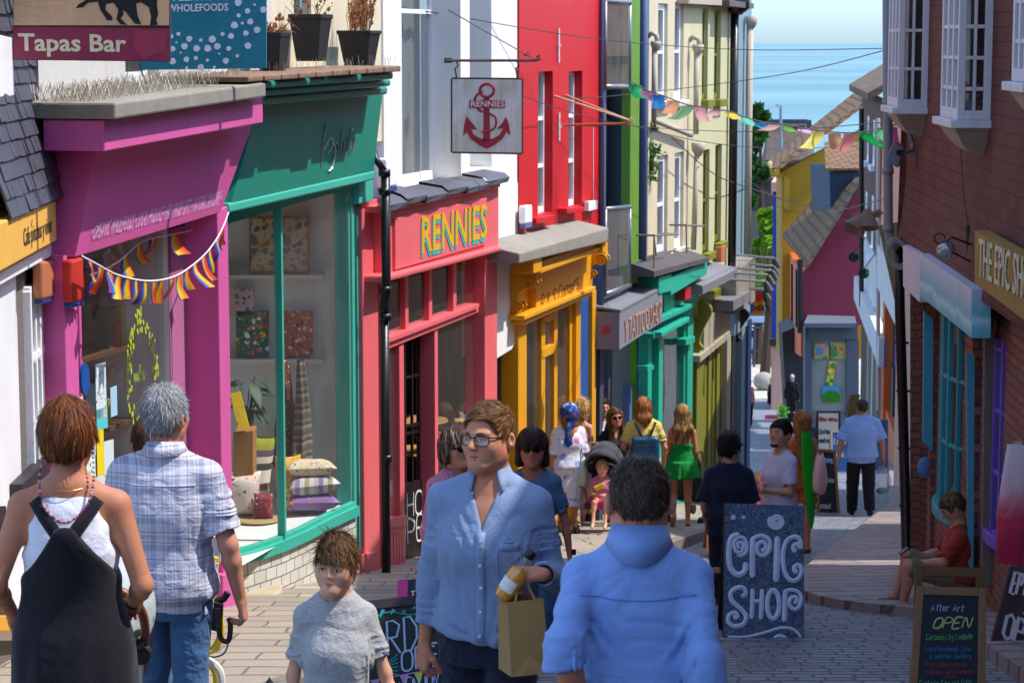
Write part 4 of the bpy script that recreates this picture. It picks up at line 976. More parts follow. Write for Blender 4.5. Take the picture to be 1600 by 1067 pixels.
mb=MB();mb.poly(LF.corners(1018,530,760,1073,505,740,-.03));obj('pane',mb,glassm('teal_shop_glass',(.85,.88,.88),1.0,.04),c1)
room(LF,U(1012,600),U(1082,600),-2.2,-.06,gz(34)-.2,zat(34,510),paint('bottle_shop_inside','#7e7c78',1,.8),c1)
rs=random.Random(21);mb=MB()
for i in range(16):
 x=rs.uniform(1040,1066);y0=rs.uniform(535,570);L_=rs.uniform(.3,.75);p=LF.px(x,y0,-.12-rs.random()*.3);mb.tube([p,p-Vector((0,0,L_))],[.03,.045],7,rs.randrange(6))
obj('window_item',mb,[plain('dsp%d'%i,c,1,.5)for i,c in enumerate(('#d0b030','#7a5aa0','#3f9ab0','#e0e0e0','#b0663a','#88a0b8'))],c1)
mb=MB();p=LF.px(1026,700,-.3);mb.lathe([(.02,0),(.2,.06),(.3,.2),(.28,.2),(.02,.08)],p-Vector((0,0,.1)),n=16);obj('pink_bowl',mb,plain('bowl_pink','#c03a62',1,.4),label='pink bowl on a stand behind the turquoise shop window',cat='bowl',smooth=True)
ab=MB();fq(ab,LF,(1071,449,470,1080,446,466),.3,.16);obj('alarm_box',ab,plain('alarm_red','#b0222c',1,.4),label='small red alarm box on the turquoise fascia',cat='alarm box',bevel=.01)
# second cream house over olive shop ----------------------------
c2=thing('olive_shop','pale cream house with olive windows over a closed olive green shopfront','building',base(1115,790))
ol=paint('olive_gloss','#7a7a1c',1,.45,.06,.15);cb2=brickm('pale_brick','#d6d4ba','#d0ceb2','#bfbd9f',.225,.075,.007,.5,.4,.8,.1,.014)
h6=wins(LF,((1097,1106,14,156),(1116,1126,16,155),(1098,1108,234,394),(1117,1127,226,378)))
mb=MB();wall_holes(mb,LF,U(1077,200),U(1143,200),zat(37,440),2.8,h6,0,.14);obj('wall',mb,paint('pale_wall_green','#c3c198',1,.75,.07,.3,.2),c2)
windowset(LF,c2,h6,-.1,ol,2,1,.07)
mb=MB()
for(a,b,c,d)in h6:fbox(mb,LF,a-.05,c+.05,-.1,.12,b-.12,b)
obj('sill',mb,ol,c2,bevel=.01)
mb=MB();pu=U(1086,130,.1);Yc=LF.pt(pu,0,0).y;Z=lambda y:zat(Yc,y)
mb.tube([LF.pt(pu,.12,Z(82)),LF.pt(pu,.12,Z(210))],.042,10);mb.lathe([(.042,0),(.085,.07),(.09,.15),(.075,.155),(.02,.15)],LF.pt(pu,.14,Z(86)),n=10);mb.tube([LF.pt(pu,.16,Z(72)),LF.pt(pu,.15,Z(62)),LF.pt(pu,.06,Z(58)),LF.pt(pu,0,Z(64))],.04,10)
mb.lathe([(.042,0),(.1,.09),(.11,.2),(.09,.205),(.02,.2)],LF.pt(pu,.16,Z(244)),n=10);mb.tube([LF.pt(pu,.14,Z(240)),LF.pt(pu,.1,Z(390))],.042,10);obj('gutter_pipe',mb,bg_m,c2,smooth=True)
mb=MB();fq(mb,LF,(1076,-12,6,1146,-8,10),.18,.2);obj('eaves',mb,bg_m,c2)
mb=MB();A=LF.corners(1098,447,460,1152,420,432,.42);mb.loftpoly(A,[A[0]-LF.n*.45,A[1]-LF.n*.45,A[2]-LF.n*.45+Vector((0,0,.12)),A[3]-LF.n*.45+Vector((0,0,.12))]);obj('ledge',mb,grey_m,c2)
def ogee(F,x,yt,yb,parent,mat,w_=.14):
 z1,z0=F.uz(x,yt,.2)[1],F.uz(x,yb,.2)[1];H_=z1-z0;u=F.u(x,(yt+yb)/2,.05);mb=MB();P=[]
 for i in range(25):
  t=i/24;v=.06+.24*(math.sin(min(1,t/.55 if False else t)*math.pi*.5)**3)*(1-.75*max(0,(t-.72)/.28)**2)+(.06*math.exp(-((t-.08)/.05)**2));P.append(F.pt(u,v,z0+H_*t))
 mb.prism(P+[F.pt(u,-.02,z1),F.pt(u,-.02,z0)],F.d*w_);return obj('bracket',mb,mat,parent)
ogee(LF,1091,478,560,c2,ol);ogee(LF,1137,448,504,c2,ol)
sgn=paint('stone_board','#a89e88',1,.6,.06,.2)
mb=MB();fq(mb,LF,(1100,500,556,1141,470,520),.1,.1);fq(mb,LF,(1094,556,566,1141,518,527),.14,.15);obj('sign_board',mb,sgn,c2)
mb=MB();fq(mb,LF,(1090,470,500,1142,440,470),.06,.1);fq(mb,LF,(1088,560,800,1100,556,796),.03,.15)
for i in range(6):fq(mb,LF,(1100+i*6.4,556-i*5,800,1104.6+i*6.4,552-i*5,797),-.05+.03*(i%2),.1)
obj('shutter_boards',mb,ol,c2)
mb=MB();fq(mb,LF,(1135,525,792,1141,522,790),.04,.1);obj('pilaster',mb,sgn,c2)
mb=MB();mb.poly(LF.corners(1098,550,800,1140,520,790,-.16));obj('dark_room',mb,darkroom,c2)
# last house of the terrace ------------------------------------
e1=thing('end_house','narrow grey blue house at the far end of the left terrace','building',base(1165,775))
gb=paint('grey_blue','#7d97a3',1,.5,.05,.15)
mb=MB();wall_holes(mb,LF,U(1143,200),U(1172,200),zat(40,430),2.6,[],0,.2);obj('wall',mb,gb,e1)
mb=MB();wall_holes(mb,LF,U(1172,200),U(1176,200),gz(41)-.2,.5,[],-.05,6);obj('gable_wall',mb,paint('end_render','#a8a49a',1,.7),e1)
mb=MB();pu=U(1146,200,.1);Yc=LF.pt(pu,0,0).y;mb.tube([LF.pt(pu,.1,zat(Yc,430)),LF.pt(pu,.1,zat(Yc,18))],.07,10);mb.lathe([(.07,0),(.2,.1),(.22,.35),(.02,.36)],LF.pt(pu,.14,zat(Yc,24)),n=10);obj('drainpipe',mb,paint('black_pipe','#141416'),e1,smooth=True)
mb=MB();pu=U(1170,200,.1);Yc=LF.pt(pu,0,0).y;mb.tube([LF.pt(pu,.1,zat(Yc,440)),LF.pt(pu,.1,zat(Yc,40))],.06,10);mb.lathe([(.06,0),(.1,.08),(.11,.2),(.02,.2)],LF.pt(pu,.12,zat(Yc,44)),n=10);obj('soil_pipe',mb,bg_m,e1,smooth=True)
mb=MB();fq(mb,LF,(1140,0,10,1178,6,14),.3,.4);obj('eaves',mb,paint('eaves_dark','#5a4a42'),e1)
mb=MB();A=LF.corners(1146,470,486,1172,455,470,.4);mb.prism(A,-LF.n*.45);obj('ledge',mb,grey_m,e1)
mb=MB();fq(mb,LF,(1143,505,790,1148,500,788),.05,.2);fq(mb,LF,(1148,520,700,1162,505,690),-.1,.1);obj('shopfront',mb,plain('end_dark','#26282c'),e1)
mb=MB();fq(mb,LF,(1158,500,780,1164,498,776),.08,.2);fq(mb,LF,(1148,486,525,1172,470,505),.1,.2);obj('pilaster',mb,gb,e1)
mb=MB();fq(mb,LF,(1168,500,775,1173,498,770),.12,.25);obj('blue_post',mb,paint('bright_blue_post','#1d5fa0',1,.4),e1)
ogee(LF,1152,490,545,e1,plain('end_dark','#26282c'),.1)
mb=MB();fpoly(mb,LF,[(1150,430),(1180,400),(1180,470),(1150,490)],.3,.3);obj('netting_box',mb,conc,e1)
la=[]
for i,(x0,y0,x1)in enumerate(((1150,398,1210),(1148,410,1208),(1128,417,1206),(1112,424,1200),(1105,434,1196),(1150,448,1194))):
 v1=.9;p=LF.px(x0,y0,.05);t=thing('projecting_lamp',['topmost of the spiked lamp arms on the end house','second highest spiked lamp arm on the end house','third lamp arm down, above the olive shop ledge','long lamp arm reaching out just over the olive ledge','lamp arm fixed lowest to the olive shop ledge','lowest lamp arm, just above the orange sign'][i],'lamp',p,'spiked lamp arms over the lane')
 q=at(x1,y0+6,p.y-.1);mb=MB();mb.tube([p,q],.022,7);obj('arm',mb,plain('lamp_steel','#9a9a9a',1,.4,.5),t)
 mb=MB();R_=Vector((.04,-.02,-.1));mb.tube([q,q+R_*.4,q+R_*1.6],[.03,.05,.08],10);obj('lamp_head',mb,plain('lamp_black','#2a2a2c',1,.5),t)
 mb=MB();n=12
 for k in range(n):c=p+(q-p)*(.35+.65*k/n);mb.tube([c,c+Vector((.01*(k%3-1),0,.16))],.004,3,caps=False)
 obj('bird_spikes',mb,plain('spike_steel','#b5ab98'),t)
mb=MB();kq=[at(1163,452,41.5),at(1177,450,41.5),at(1177,488,41.5),at(1163,492,41.5)];mb.prism(kq,(0,.05,0));obj('hanging_sign',mb,plain('sign_blue','#2a5fa8'),label='blank blue projecting board next to the orange hanging sign',cat='sign')
mb=MB();kq=[at(1160,450,43),at(1195,450,43),at(1195,494,43),at(1160,494,43)];mb.prism(kq,(0,.06,0));ks=obj('hanging_sign',mb,plain('sign_white','#d9d5d0'),label='orange and yellow film maker hanging sign at the end of the terrace',cat='sign')
mb=MB();mb.prism([at(x,y,42.98)for x,y in((1161,452),(1192,452),(1192,491),(1161,491))],(0,.01,0));obj('sign_face',mb,plain('sign_orange','#e58a10',1,.4),ks)
mb=MB();mb.poly([at(1184+9*math.cos(a),463+9*math.sin(a),42.97)for a in[k*.4 for k in range(16)]]);obj('sign_emblem',mb,plain('sign_red','#d0341a',1,.4),ks)
mb=MB();p=at(1163,485,42.965);text_mb(mb,"Kodak",p,at(1191,485,42.965)-p,(0,0,1),.13,.002,wide=.98,bold=.015);obj('lettering',mb,plain('sign_ink','#33210f'),ks)
# right side: tile hung house
def UR(x,y,v=0.0):return R1.u(x,y,v)
rt=thing('tile_hung_house','brown tile hung house with three white bay windows over painted brick shopfronts','building',(3.6,19,gz(19)))
tile_m=tilem('clay_tile_hanging','#6a3a35','#764440','#8f6f60',.17,.105,.25,.6,.3)
brick_m=brickm('red_brick','#b8603f','#944933','#574943',.225,.075,.011,.5,.7,.85,.45,.02)
ue=22.23;HR=2.55
mb=MB();prof=[]
def edge_z(u):
 Y=R1.pt(u,0,0).y;return-1.9+.15*(15.5-Y)*.9+.0
zA=R1.uz(1406,372,0)[1];uA_=UR(1406,372);zB=R1.uz(1517,448,0)[1];uB_=UR(1517,448)
ez=lambda u:zB+(zA-zB)*(u-uB_)/(uA_-uB_)
P=[];us=[6.45,9.0,11,13,14,15,16,17,18,19,20,21,22,ue]
for u in us:
 e=ez(u)if u>uB_ else zat(R1.pt(u,0,0).y,448-0)if False else ez(max(u,13))
 P+=[R1.pt(u,-.12,e),R1.pt(u,.07,e),R1.pt(u,.03,e+.25),R1.pt(u,0,e+.6),R1.pt(u,0,HR)]
mb.grid(P,len(us),5);a=R1.pt(ue,0,0)
mb.poly([R1.pt(ue,.07,ez(ue)),R1.pt(ue,.0,HR),R1.pt(ue,-6,HR),R1.pt(ue,-6,ez(ue))]);obj('tile_wall',mb,tile_m,rt)
mb=MB();fbox(mb,R1,6.45,ue+.05,-.1,.16,HR,HR+.16);obj('eaves',mb,whitep,rt)
mb=MB();A=[R1.pt(6.5,.3,HR+.1),R1.pt(ue+.1,.3,HR+.1),R1.pt(ue+.1,-3.2,HR+2.4),R1.pt(6.5,-3.2,HR+2.4)];mb.loftpoly(A,[p+Vector((0,0,.12))for p in A]);obj('roof',mb,tilem('roof_tiles','#6b4a3c','#7d5b49','#8f8a5c'),rt)
mb=MB();fbox(mb,R1,9.5,ue-.02,-.55,-.14,gz(16)-.9,ez(9.0)+.9);fbox(mb,R1,6.5,ue-.02,-6,-.6,gz(22.5)-.6,HR);obj('brick_wall',mb,brick_m,rt)
nh=thing('unseen_shade_neighbour','unseen tall brown tiled house added at the near right to shade the lane','building',(3.2,4,gz(4)))  # out-of-view house added to shade the foreground, roof height set for its shadow
mb=MB();fbox(mb,R1,-8,6.4,-6,.0,gz(8.9)-.8,3.3);obj('wall',mb,tile_m,nh)
mb=MB();A=[R1.pt(-8,.2,3.3),R1.pt(6.4,.2,3.3),R1.pt(6.4,-3,5.4),R1.pt(-8,-3,5.4)];mb.loftpoly(A,[p+Vector((0,0,.12))for p in A]);obj('roof',mb,tilem('roof_tiles','#6b4a3c','#7d5b49','#8f8a5c'),nh)
def bay(xf,xs0,xs1,yt,yb,label_u=None):
 """oriel: xs0..xs1 is the side facing uphill, xf the far end of its street face"""
 d=None;Yc=None
 best=None
 for k in range(400):
  u=14+k*.02;p=R1.pt(u,0,0);x=800+FPX*p.x/(p.y*cP-(-1.0)*sP*0+0)if False else None
  z=zat(p.y,(yt+yb)/2);x=800+FPX*p.x/(p.y*cP-z*sP)
  if best is None or abs(x-xs1)<best[0]:best=(abs(x-xs1),u)
 u0=best[1];Y0=R1.pt(u0,0,0).y;dep=(xs1-xs0)/FPX*Y0/R1.n.x*-1
 dep=abs(dep);u1=UR(xf,(yt+yb)/2,dep);z0=zat(Y0,yb);z1=zat(Y0,yt);return u0,max(u1,u0+.5),dep,z0,z1
baym=paint('bay_white','#d9d6da',1,.45,.06,.35)
def make_bay(xf,xs0,xs1,yt,yb,rows,z1=None):
 u0,u1,dep,z0,zt=bay(xf,xs0,xs1,yt,yb);z1=2.2 if z1 is None else z1
 mb=MB();f=.055;S=lambda v,z:R1.pt(u0,v,z)
 def sidebar(v0,v1,za,zb,t=.05):fbox(mb,R1,u0,u0+t,v0,v1,za,zb)
 sidebar(0,f,z0,z1);sidebar(dep-f,dep,z0,z1);sidebar(f,dep-f,z0,z0+.07);sidebar(f,dep-f,z1-.07,z1)
 ph=(zat(R1.pt(u0,0,0).y,yt)-z0)/rows if rows else .5;k=1
 while z0+k*ph<z1:sidebar(f,dep-f,z0+k*ph-.014,z0+k*ph+.014,.035);k+=1
 sidebar(dep/2-.011,dep/2+.011,z0+.07,z1,.035)
 for v in(dep,):
  n=3
  for i in range(n+1):
   u=u0+.05+(u1-u0-.1)*i/n;fbox(mb,R1,u-.03,u+.03,dep-.05,dep-.004,z0,z1)
  k=1;fbox(mb,R1,u0+.08,u1-.03,dep-.05,dep-.006,z0,z0+.08)
  while z0+k*ph<z1:fbox(mb,R1,u0+.08,u1-.03,dep-.04,dep-.012,z0+k*ph-.014,z0+k*ph+.014);k+=1
 fbox(mb,R1,u1-.05,u1,0,dep-.06,z0,z1)
 b_=obj('bay_window',mb,baym,rt,bevel=.004)
 mb=MB();fbox(mb,R1,u0-.03,u1+.03,-.02,dep+.05,z0-.06,z0-.002);obj('sill',mb,baym,b_,bevel=.006)
 mb=MB();rings=[]
 for i in range(7):
  t=i/6;dd=dep*(1-t)**.5*.95+.02;uu=.25*t;zz=z0-.06-.22*t
  rings+=[R1.pt(u0+uu+.03,0,zz),R1.pt(u0+uu+.03,dd,zz),R1.pt(u1-uu-.03,dd,zz),R1.pt(u1-uu-.03,0,zz)]
 mb.grid(rings,7,4,closed=True);obj('coved_base',mb,stone('bay_plaster','#a89b8c','#c2b6a6',6),b_)
 mb=MB();mb.poly([S(f*.5,z0),S(dep-f*.5,z0),S(dep-f*.5,z1),S(f*.5,z1)]);mb.v=[tuple(Vector(v)+R1.d*.02)for v in mb.v]
 mb.poly([R1.pt(u0+.05,dep-.03,z0),R1.pt(u1-.05,dep-.03,z0),R1.pt(u1-.05,dep-.03,z1),R1.pt(u0+.05,dep-.03,z1)]);obj('pane',mb,glassm('bay_glass',(.8,.85,.85),1.6,.05),b_)
 mb=MB();P=[]
 for i in range(16):
  uu=u0+.12+(u1-u0-.2)*i/15;P+=[R1.pt(uu,dep-.1+.02*math.sin(i*2.1),z0+.02),R1.pt(uu,dep-.1+.02*math.sin(i*2.1),z1)]
 mb.grid(P,16,2);obj('curtain',mb,curtain_m,b_,smooth=True)
 mb=MB();mb.box(tuple(R1.pt(u0+.1,0,0))[:2]+(z0+.005,),tuple(R1.pt(u0+.14,0,0))[:2]+(z1,))if False else None
 mb=MB();fbox(mb,R1,u0+.02,u1-.05,-.02,.012,z0,z1);obj('dark_room',mb,plain('bay_inside','#4a443e',1,.8),b_)
 return u0,u1,dep,z0
b1=make_bay(1386,1404,1450,48,168,2);b2=make_bay(1469,1498,1550,42,188,3);b3=make_bay(1580,1612,1670,0,130,2)
mb=MB();rs=random.Random(6);c=R1.pt(b2[0]+.15,b2[2]*.5,b2[3]+.03)
for i in range(40):
 d=Vector((rs.uniform(-.08,.08),rs.uniform(-.02,.1),rs.uniform(.03,.26)));mb.sphere(c+d,rs.uniform(.012,.024),6,rs.randrange(3))
mb.tube([c,c+Vector((0,0,.12))],[.05,.04],10,3);obj('flower_vase',mb,[leafm('vase_leaf','#3c5a34'),plain('vase_fl','#b05a48'),plain('vase_fl2','#c98a70'),plain('vase_blue','#4f7a88')],label='small vase of flowers behind the middle bay window',cat='vase')
mb=MB();rs=random.Random(3)
for(u,v,z)in((b2[1]+.3,.04,b2[3]+.55),(b3[1]+.3,.04,b3[3]+.4)):
 for k in range(5):p=R1.pt(u-.05*k,v,z-.02*k);mb.prism([p,p+R1.n*.14,p+R1.n*(.1+.02*k)+Vector((0,0,-.28-.05*rs.random()))],R1.d*.012)
obj('broken_slate',mb,plain('fin_dark','#3a2f2c'),rt)
dp2=thing('drainpipe','grey drainpipe on the corner of the tile hung house','drainpipe',R1.pt(ue,.1,ez(ue)))
gp2=paint('grey_pipe','#8a8a90',1,.5,.1,.3);mb=MB();pY=21.9;pp=lambda x,y:at(x,y,pY)
mb.tube([pp(1386,-20),pp(1387,160),pp(1388,360),pp(1391,378),pp(1402,388)],.045,12)
for y in(155,262,352):mb.tube([pp(1387.5,y),pp(1387.6,y+10)],.055,12)
obj('pipe',mb,gp2,dp2,smooth=True)
dp3=thing('drainpipe','black leaning drainpipe at the brick corner of the right hand shop','drainpipe',R1.pt(ue,.12,gz(22)))
mb=MB();mb.tube([at(1404,372,21.95),at(1406,480,21.95),at(1411,650,21.95),at(1417,880,21.95),at(1412,903,21.8)],.05,12)
for y in(535,610,700,790):x=1406+(y-480)*.027;mb.tube([at(x-9,y,21.95),at(x+12,y+1,21.98)],.012,6)
obj('pipe',mb,paint('black_pipe','#141416'),dp3,smooth=True)
mb=MB();rs=random.Random(4)
for k in range(5):mb.tube([at(1402+(14+k)*math.cos(a)*(.9+.1*k/5),396+(17+2*k)*math.sin(a+.3),21.8-.02*k)for a in[i*2*math.pi/18 for i in range(19)]],.006,5)
obj('cable_coil',mb,plain('cable_grey','#a8a8a2',1,.5),label='loops of grey cable hanging on the black corner pipe',cat='cable')
fl=thing('floodlight','grey box floodlight on a bracket at the house corner','floodlight',at(1400,245,21.3))
mb=MB();mb.prism([at(x,y,21.3)for x,y in((1383,252),(1396,222),(1412,232),(1403,263))],(.05,.22,0));obj('lamp_head',mb,plain('flood_grey','#80808a',1,.5),fl,bevel=.01)
mb=MB();mb.lathe([(.03,0),(.03,.01)],at(1405,239,21.28),(0,-1,0),10);obj('sensor',mb,plain('sensor_black','#111114'),fl)
mb=MB();mb.tube([at(1408,240,21.4),at(1426,235,21.5),at(1426,225,21.6),at(1421,205,21.6)],.02,8);mb.tube([at(1426,240,21.4),at(1434,238,21.4),at(1432,218,21.5),at(1424,200,21.5)],.006,5);obj('bracket',mb,plain('flood_grey','#80808a'),fl)
mb=MB();A=[R1.px(1411,383,.12),R1.px(1437,398,.12),R1.px(1437,472,.12),R1.px(1411,447,.12)];mb.prism(A,-R1.n*.12)
A=[R1.px(1519,452,.1),R1.px(1537,452,.1),R1.px(1537,530,.1),R1.px(1519,530,.1)];obj('white_board',mb,paint('lilac_white','#cfc6d2',1,.6),rt)
b_=NB('wave_board');uv=b_.coord('UV');o_=b_.coord('Object');wv=b_.noise(b_.mapping(uv,(1.2,.35,1)),3,4);zz=b_.sep(uv)[1]
tt=b_.math('ADD',b_.math('MULTIPLY',b_.math('SUBTRACT',zz,-1.80),-2.4),b_.math('MULTIPLY_ADD',wv,.55,-.28));wavem=b_.fin(b_.ramp(tt,[(.0,hexc('#c9ccdb')),(.3,hexc('#9fc0d2')),(.5,hexc('#6fb4c8')),(.62,hexc('#b5dce0')),(.74,hexc('#6fbcc8')),(1,hexc('#4fa0b8'))]),.4,None,0,.4)
mb=MB();A=[R1.px(1437,396,.14),R1.px(1518,452,.14),R1.px(1518,528,.14),R1.px(1437,462,.14)];mb.prism(A,-R1.n*.14);obj('wave_fascia',mb,wavem,rt)
mb=MB();A=[at(1518,452,18.2),at(1537,452,18.2),at(1537,528,18.2),at(1518,528,18.2)];mb.prism(A,(.1,.2,0));obj('board_end',mb,paint('lilac_white','#cfc6d2',1,.6),rt)
ys_m=stone('ochre_board','#a07a3c','#b9924e',8)
mb=MB();A=[R1.px(1523,360,.16),R1.px(1640,425,.16),R1.px(1640,530,.16),R1.px(1523,442,.16)];mb.prism(A,-R1.n*.1);ob=obj('old_sign_board',mb,ys_m,rt)
mb=MB();p=R1.px(1529,430,.165);q=R1.px(1618,497,.165);text_mb(mb,"THE EPIC SHOP",p,R1.px(1618,478,.165)-R1.px(1529,432,.165),(0,0,1),.27,.006,fit=(R1.px(1618,478,.165)-R1.px(1529,432,.165)).length,bold=.0)
obj('lettering',mb,floral('flaking_letters','#d9cfae',['#5a5230','#d9cfae','#e3dcc4','#a88f4a'],30,.3,.05),ob)
mb=MB();mb.prism([at(x,y,17.3)for x,y in((1540,448),(1554,448),(1556,915),(1534,915))],(.02,.14,0));obj('timber_post',mb,woodm('weathered_post','#7d7068',1,.8),rt)
mb=MB();mb.prism([at(x,y,18.1)for x,y in((1520,520),(1538,520),(1538,925),(1520,925))],(.02,.3,0));mb.prism([at(x,y,17.6)for x,y in((1549,440),(1700,440),(1700,1040),(1549,1040))],(.0,.3,0));obj('brick_pier',mb,brick_m,rt)
mb=MB();rs=random.Random(8)
for k in range(15):
 y=560+k*19+rs.uniform(-3,3);
 if rs.random()<.75:mb.prism([at(x,yy,18.085)for x,yy in((1521,y),(1537,y),(1537,y+12),(1521,y+12))],(0,.006,0),rs.randrange(4))
obj('painted_brick',mb,[plain('pb%d'%i,c,1,.7)for i,c in enumerate(('#6f5a78','#8a7a86','#4f3568','#a08c90'))],rt)
mb=MB();mb.prism([at(x,y,20.6)for x,y in((1453,470),(1500,470),(1500,900),(1453,930))],(.1,.3,0));mb.prism([at(x,y,21.7)for x,y in((1422,455),(1440,455),(1440,905),(1422,905))],(.1,.3,0));mb.prism([at(x,y,21.2)for x,y in((1437,470),(1455,465),(1455,935),(1437,935))],(0.1,.3,0));obj('brick_pier',mb,brick_m,rt)
mb=MB();mb.prism([at(x,y,20.2)for x,y in((1444,486),(1458,500),(1457,705),(1442,690))],(0,.04,0));mb.prism([at(x,y,17.95)for x,y in((1510,550),(1523,555),(1521,900),(1513,880))],(0,.03,0));obj('wave_panel',mb,wavem,rt)
mb=MB();mb.prism([at(x,y,20.55)for x,y in((1474,500),(1498,500),(1498,520),(1474,520))],(0,.04,0));obj('notice_board',mb,plain('notice_white','#c9c9d4'),rt)
mb=MB();mb.sphere(at(1445,730,20.9),(.07,.03,.1),12);obj('blue_plaque',mb,plain('plaque_blue','#5f86b8'),rt)
def bow_window(x0,x1,yt,yb,Y,col,nm,label=None):
 m=paint(nm,col,1,.4,.05,.1);t=thing('bow_window',label,'window',at((x0+x1)/2,yb,Y));mb=MB();A=at(x0,yb,Y);W=(x1-x0)/FPX*Y;zt=zat(Y,yt);zb=zat(Y,yb)
 cx=A.x+W+.25;cy=Y+.55;R_=W+.25
 ang=[math.pi*(.5+.62*i/6-.0)+.25 for i in range(7)]
 pts=[(cx+R_*math.cos(a),cy+.75*math.sin(a))for a in[math.pi*.62+math.pi*.72*i/8 for i in range(9)]]
 for(x,y)in pts:mb.obox((x-.02,y-.02,zb),(.04,0,0),(0,.04,0),(0,0,zt-zb))
 for k in range(4):
  z=zb+.02+(zt-zb)*k/3.2;mb.tube([(x,y,z)for x,y in pts],.02,6)
 obj('window_frame',mb,m,t);mb=MB();P=[]
 for(x,y)in pts:P+=[(x,y,zb),(x,y,zt)]
 mb.grid(P,len(pts),2);obj('pane',mb,glassm('bow_glass',(.6,.72,.75),1.6,.1),t)
 mb=MB();R2_=1.16;o=[(cx+(R_*R2_)*math.cos(a),cy+.75*R2_*math.sin(a))for a in[math.pi*.6+math.pi*.76*i/14 for i in range(15)]]
 poly=[Vector((x,y,zb+.03))for x,y in o]+[Vector((cx+.2,o[-1][1],zb+.03)),Vector((cx+.2,o[0][1],zb+.03))]
 mb.loftpoly(poly,[p+Vector((0,0,-.1))for p in poly]);poly2=[Vector((cx+(p.x-cx)*.93,cy+(p.y-cy)*.93,p.z-.1))for p in poly];mb.loftpoly(poly2,[Vector((cx+(p.x-cx)*.8,cy+(p.y-cy)*.8,p.z-.12))for p in poly2]);obj('sill',mb,m,t,bevel=.008)
 return t
bow_window(1491,1521,478,815,18.9,'#2a9aa8','cyan_gloss','turquoise curved shop window on the brick front')
bow_window(1577,1606,545,860,16.6,'#7050b8','violet_gloss','purple curved shop window at the right edge')
mb=MB();n=12;m_=20;P=[];c=at(1594,692,16.1)
tdm=NB('tie_dye');tt=tdm.math('ADD',tdm.sep(tdm.coord('Object'))[2],tdm.math('MULTIPLY',tdm.noise(tdm.coord('Object'),6,4),.3));tie=tdm.fin(tdm.ramp(tt,[(.25,hexc('#b02a4a')),(.5,hexc('#c93a58')),(.72,hexc('#d9b8c0')),(.95,hexc('#d9cfd4'))]),.8,None,0,.2)
for i in range(n):
 t=i/(n-1);wd=.09+.05*math.sin(t*2.2);
 for j in range(m_):
  a=2*math.pi*j/m_;r=1+.12*math.sin(4*a+t);P.append(c+Vector((wd*r*math.cos(a),wd*.8*r*math.sin(a),-.86*t)))
mb.grid(P,n,m_,closed=True);obj('tie_dye_dress',mb,tie,smooth=True,label='pink and white tie dye garment hanging beside the purple window',cat='garment')
def spot(x,y,xw,yw,label,Y=17.6):
 t=thing('wall_spotlight',label,'spotlight',at(x,y,Y));mb=MB();p=at(x,y,Y);q=at(xw,yw,Y+.1)
 mb.tube([q,p+Vector((.04,0,.1)),p+Vector((0,0,.06))],.008,6);mb.tube([at(xw,yw+28,Y+.1),p+Vector((.02,0,.0))],.008,6);mb.tube([p+Vector((-.05+.04*math.cos(a),0,.09+.04*math.sin(a)))for a in[k*.6 for k in range(11)]],.006,5);obj('arm',mb,blackp,t)
 mb=MB();d=Vector((-.5,-.7,-.3));mb.lathe([(.02,-.07),(.055,-.05),(.065,.03),(.05,.05),(.01,.045)],p,d,14);obj('lamp_head',mb,plain('lamp_chrome','#b5b5b8',1,.2,.6),t,smooth=True)
spot(1478,391,1518,382,'chrome spotlight on a black arm above the wave board');spot(1552,445,1608,446,'chrome spotlight in front of the ochre sign board',16.4)
mb=MB();mb.tube([at(1513,352,17.9),at(1514,440,17.9)],.02,8);mb.tube([at(1500,215,17.9),at(1505,300,17.9),at(1513,352,17.9)],.004,5);obj('cable',mb,plain('cable_dark','#2a2422'),label='dark cable and conduit running down the tile hung wall',cat='cable')
# second right row
def U2(x,y,v=0.0):return R2.u(x,y,v)
sal_=paint('pale_salmon','#c9a08c',1,.7)
br=thing('brick_house','narrow red brick house with white windows behind the corner pipe','building',R2.pt(U2(1365,600),0,gz(62)))
uu0,uu1=U2(1397,400),U2(1344,400)
def wins2(lst):
 out=[]
 for x0,x1,yt,yb in lst:
  a,b=R2.u(x1,(yt+yb)/2),R2.u(x0,(yt+yb)/2);Y=R2.pt((a+b)/2,0,0).y;out.append((min(a,b),zat(Y,yb),max(a,b),zat(Y,yt)))
 return out
h7=wins2(((1355,1357.5,182,252),(1364,1367,188,258),(1352,1354.5,300,388),(1361.5,1364.5,306,398)))
mb=MB();zb_,zt_=zat(60,480),zat(60,160)
wall_holes(mb,R2,U2(1375,300),U2(1344,300),zb_,zt_,h7,0,.2);obj('wall',mb,brickm('far_brick','#7d4634','#6a3a2c','#5a4a42',.225,.075,.01),br)
windowset(R2,br,h7,-.05,whitep,2,1,.12,False)
mb=MB()
for(a,b,c,d)in h7:fbox(mb,R2,a-.1,c+.1,-.1,.12,b-.15,b)
obj('sill',mb,whitep,br)
mb=MB();A=[R2.pt(U2(1376,200),.35,zt_),R2.pt(U2(1343,200),.35,zt_),R2.pt(U2(1343,200),-4.5,zt_+3.0),R2.pt(U2(1376,200),-4.5,zt_+3.0)];mb.loftpoly(A,[p+Vector((0,0,.2))for p in A]);obj('roof',mb,tilem('far_roof','#6f5546','#82684f','#7d7a4c',.3,.25),br)
mb=MB();fbox(mb,R2,U2(1388,600),U2(1344,600),0,.25,zat(62,520),zat(62,480));fbox(mb,R2,U2(1375,450),U2(1348,450),-.1,.05,zat(62,485),zat(62,400));obj('white_fascia',mb,paint('white_fascia','#cfccca',1,.6),br)
mb=MB();fbox(mb,R2,U2(1392,600),U2(1342,600),-.3,-.05,gz(62)-.5,zat(62,515));obj('shopfront',mb,plain('dark_shopfront','#3b3430',1,.6),br)
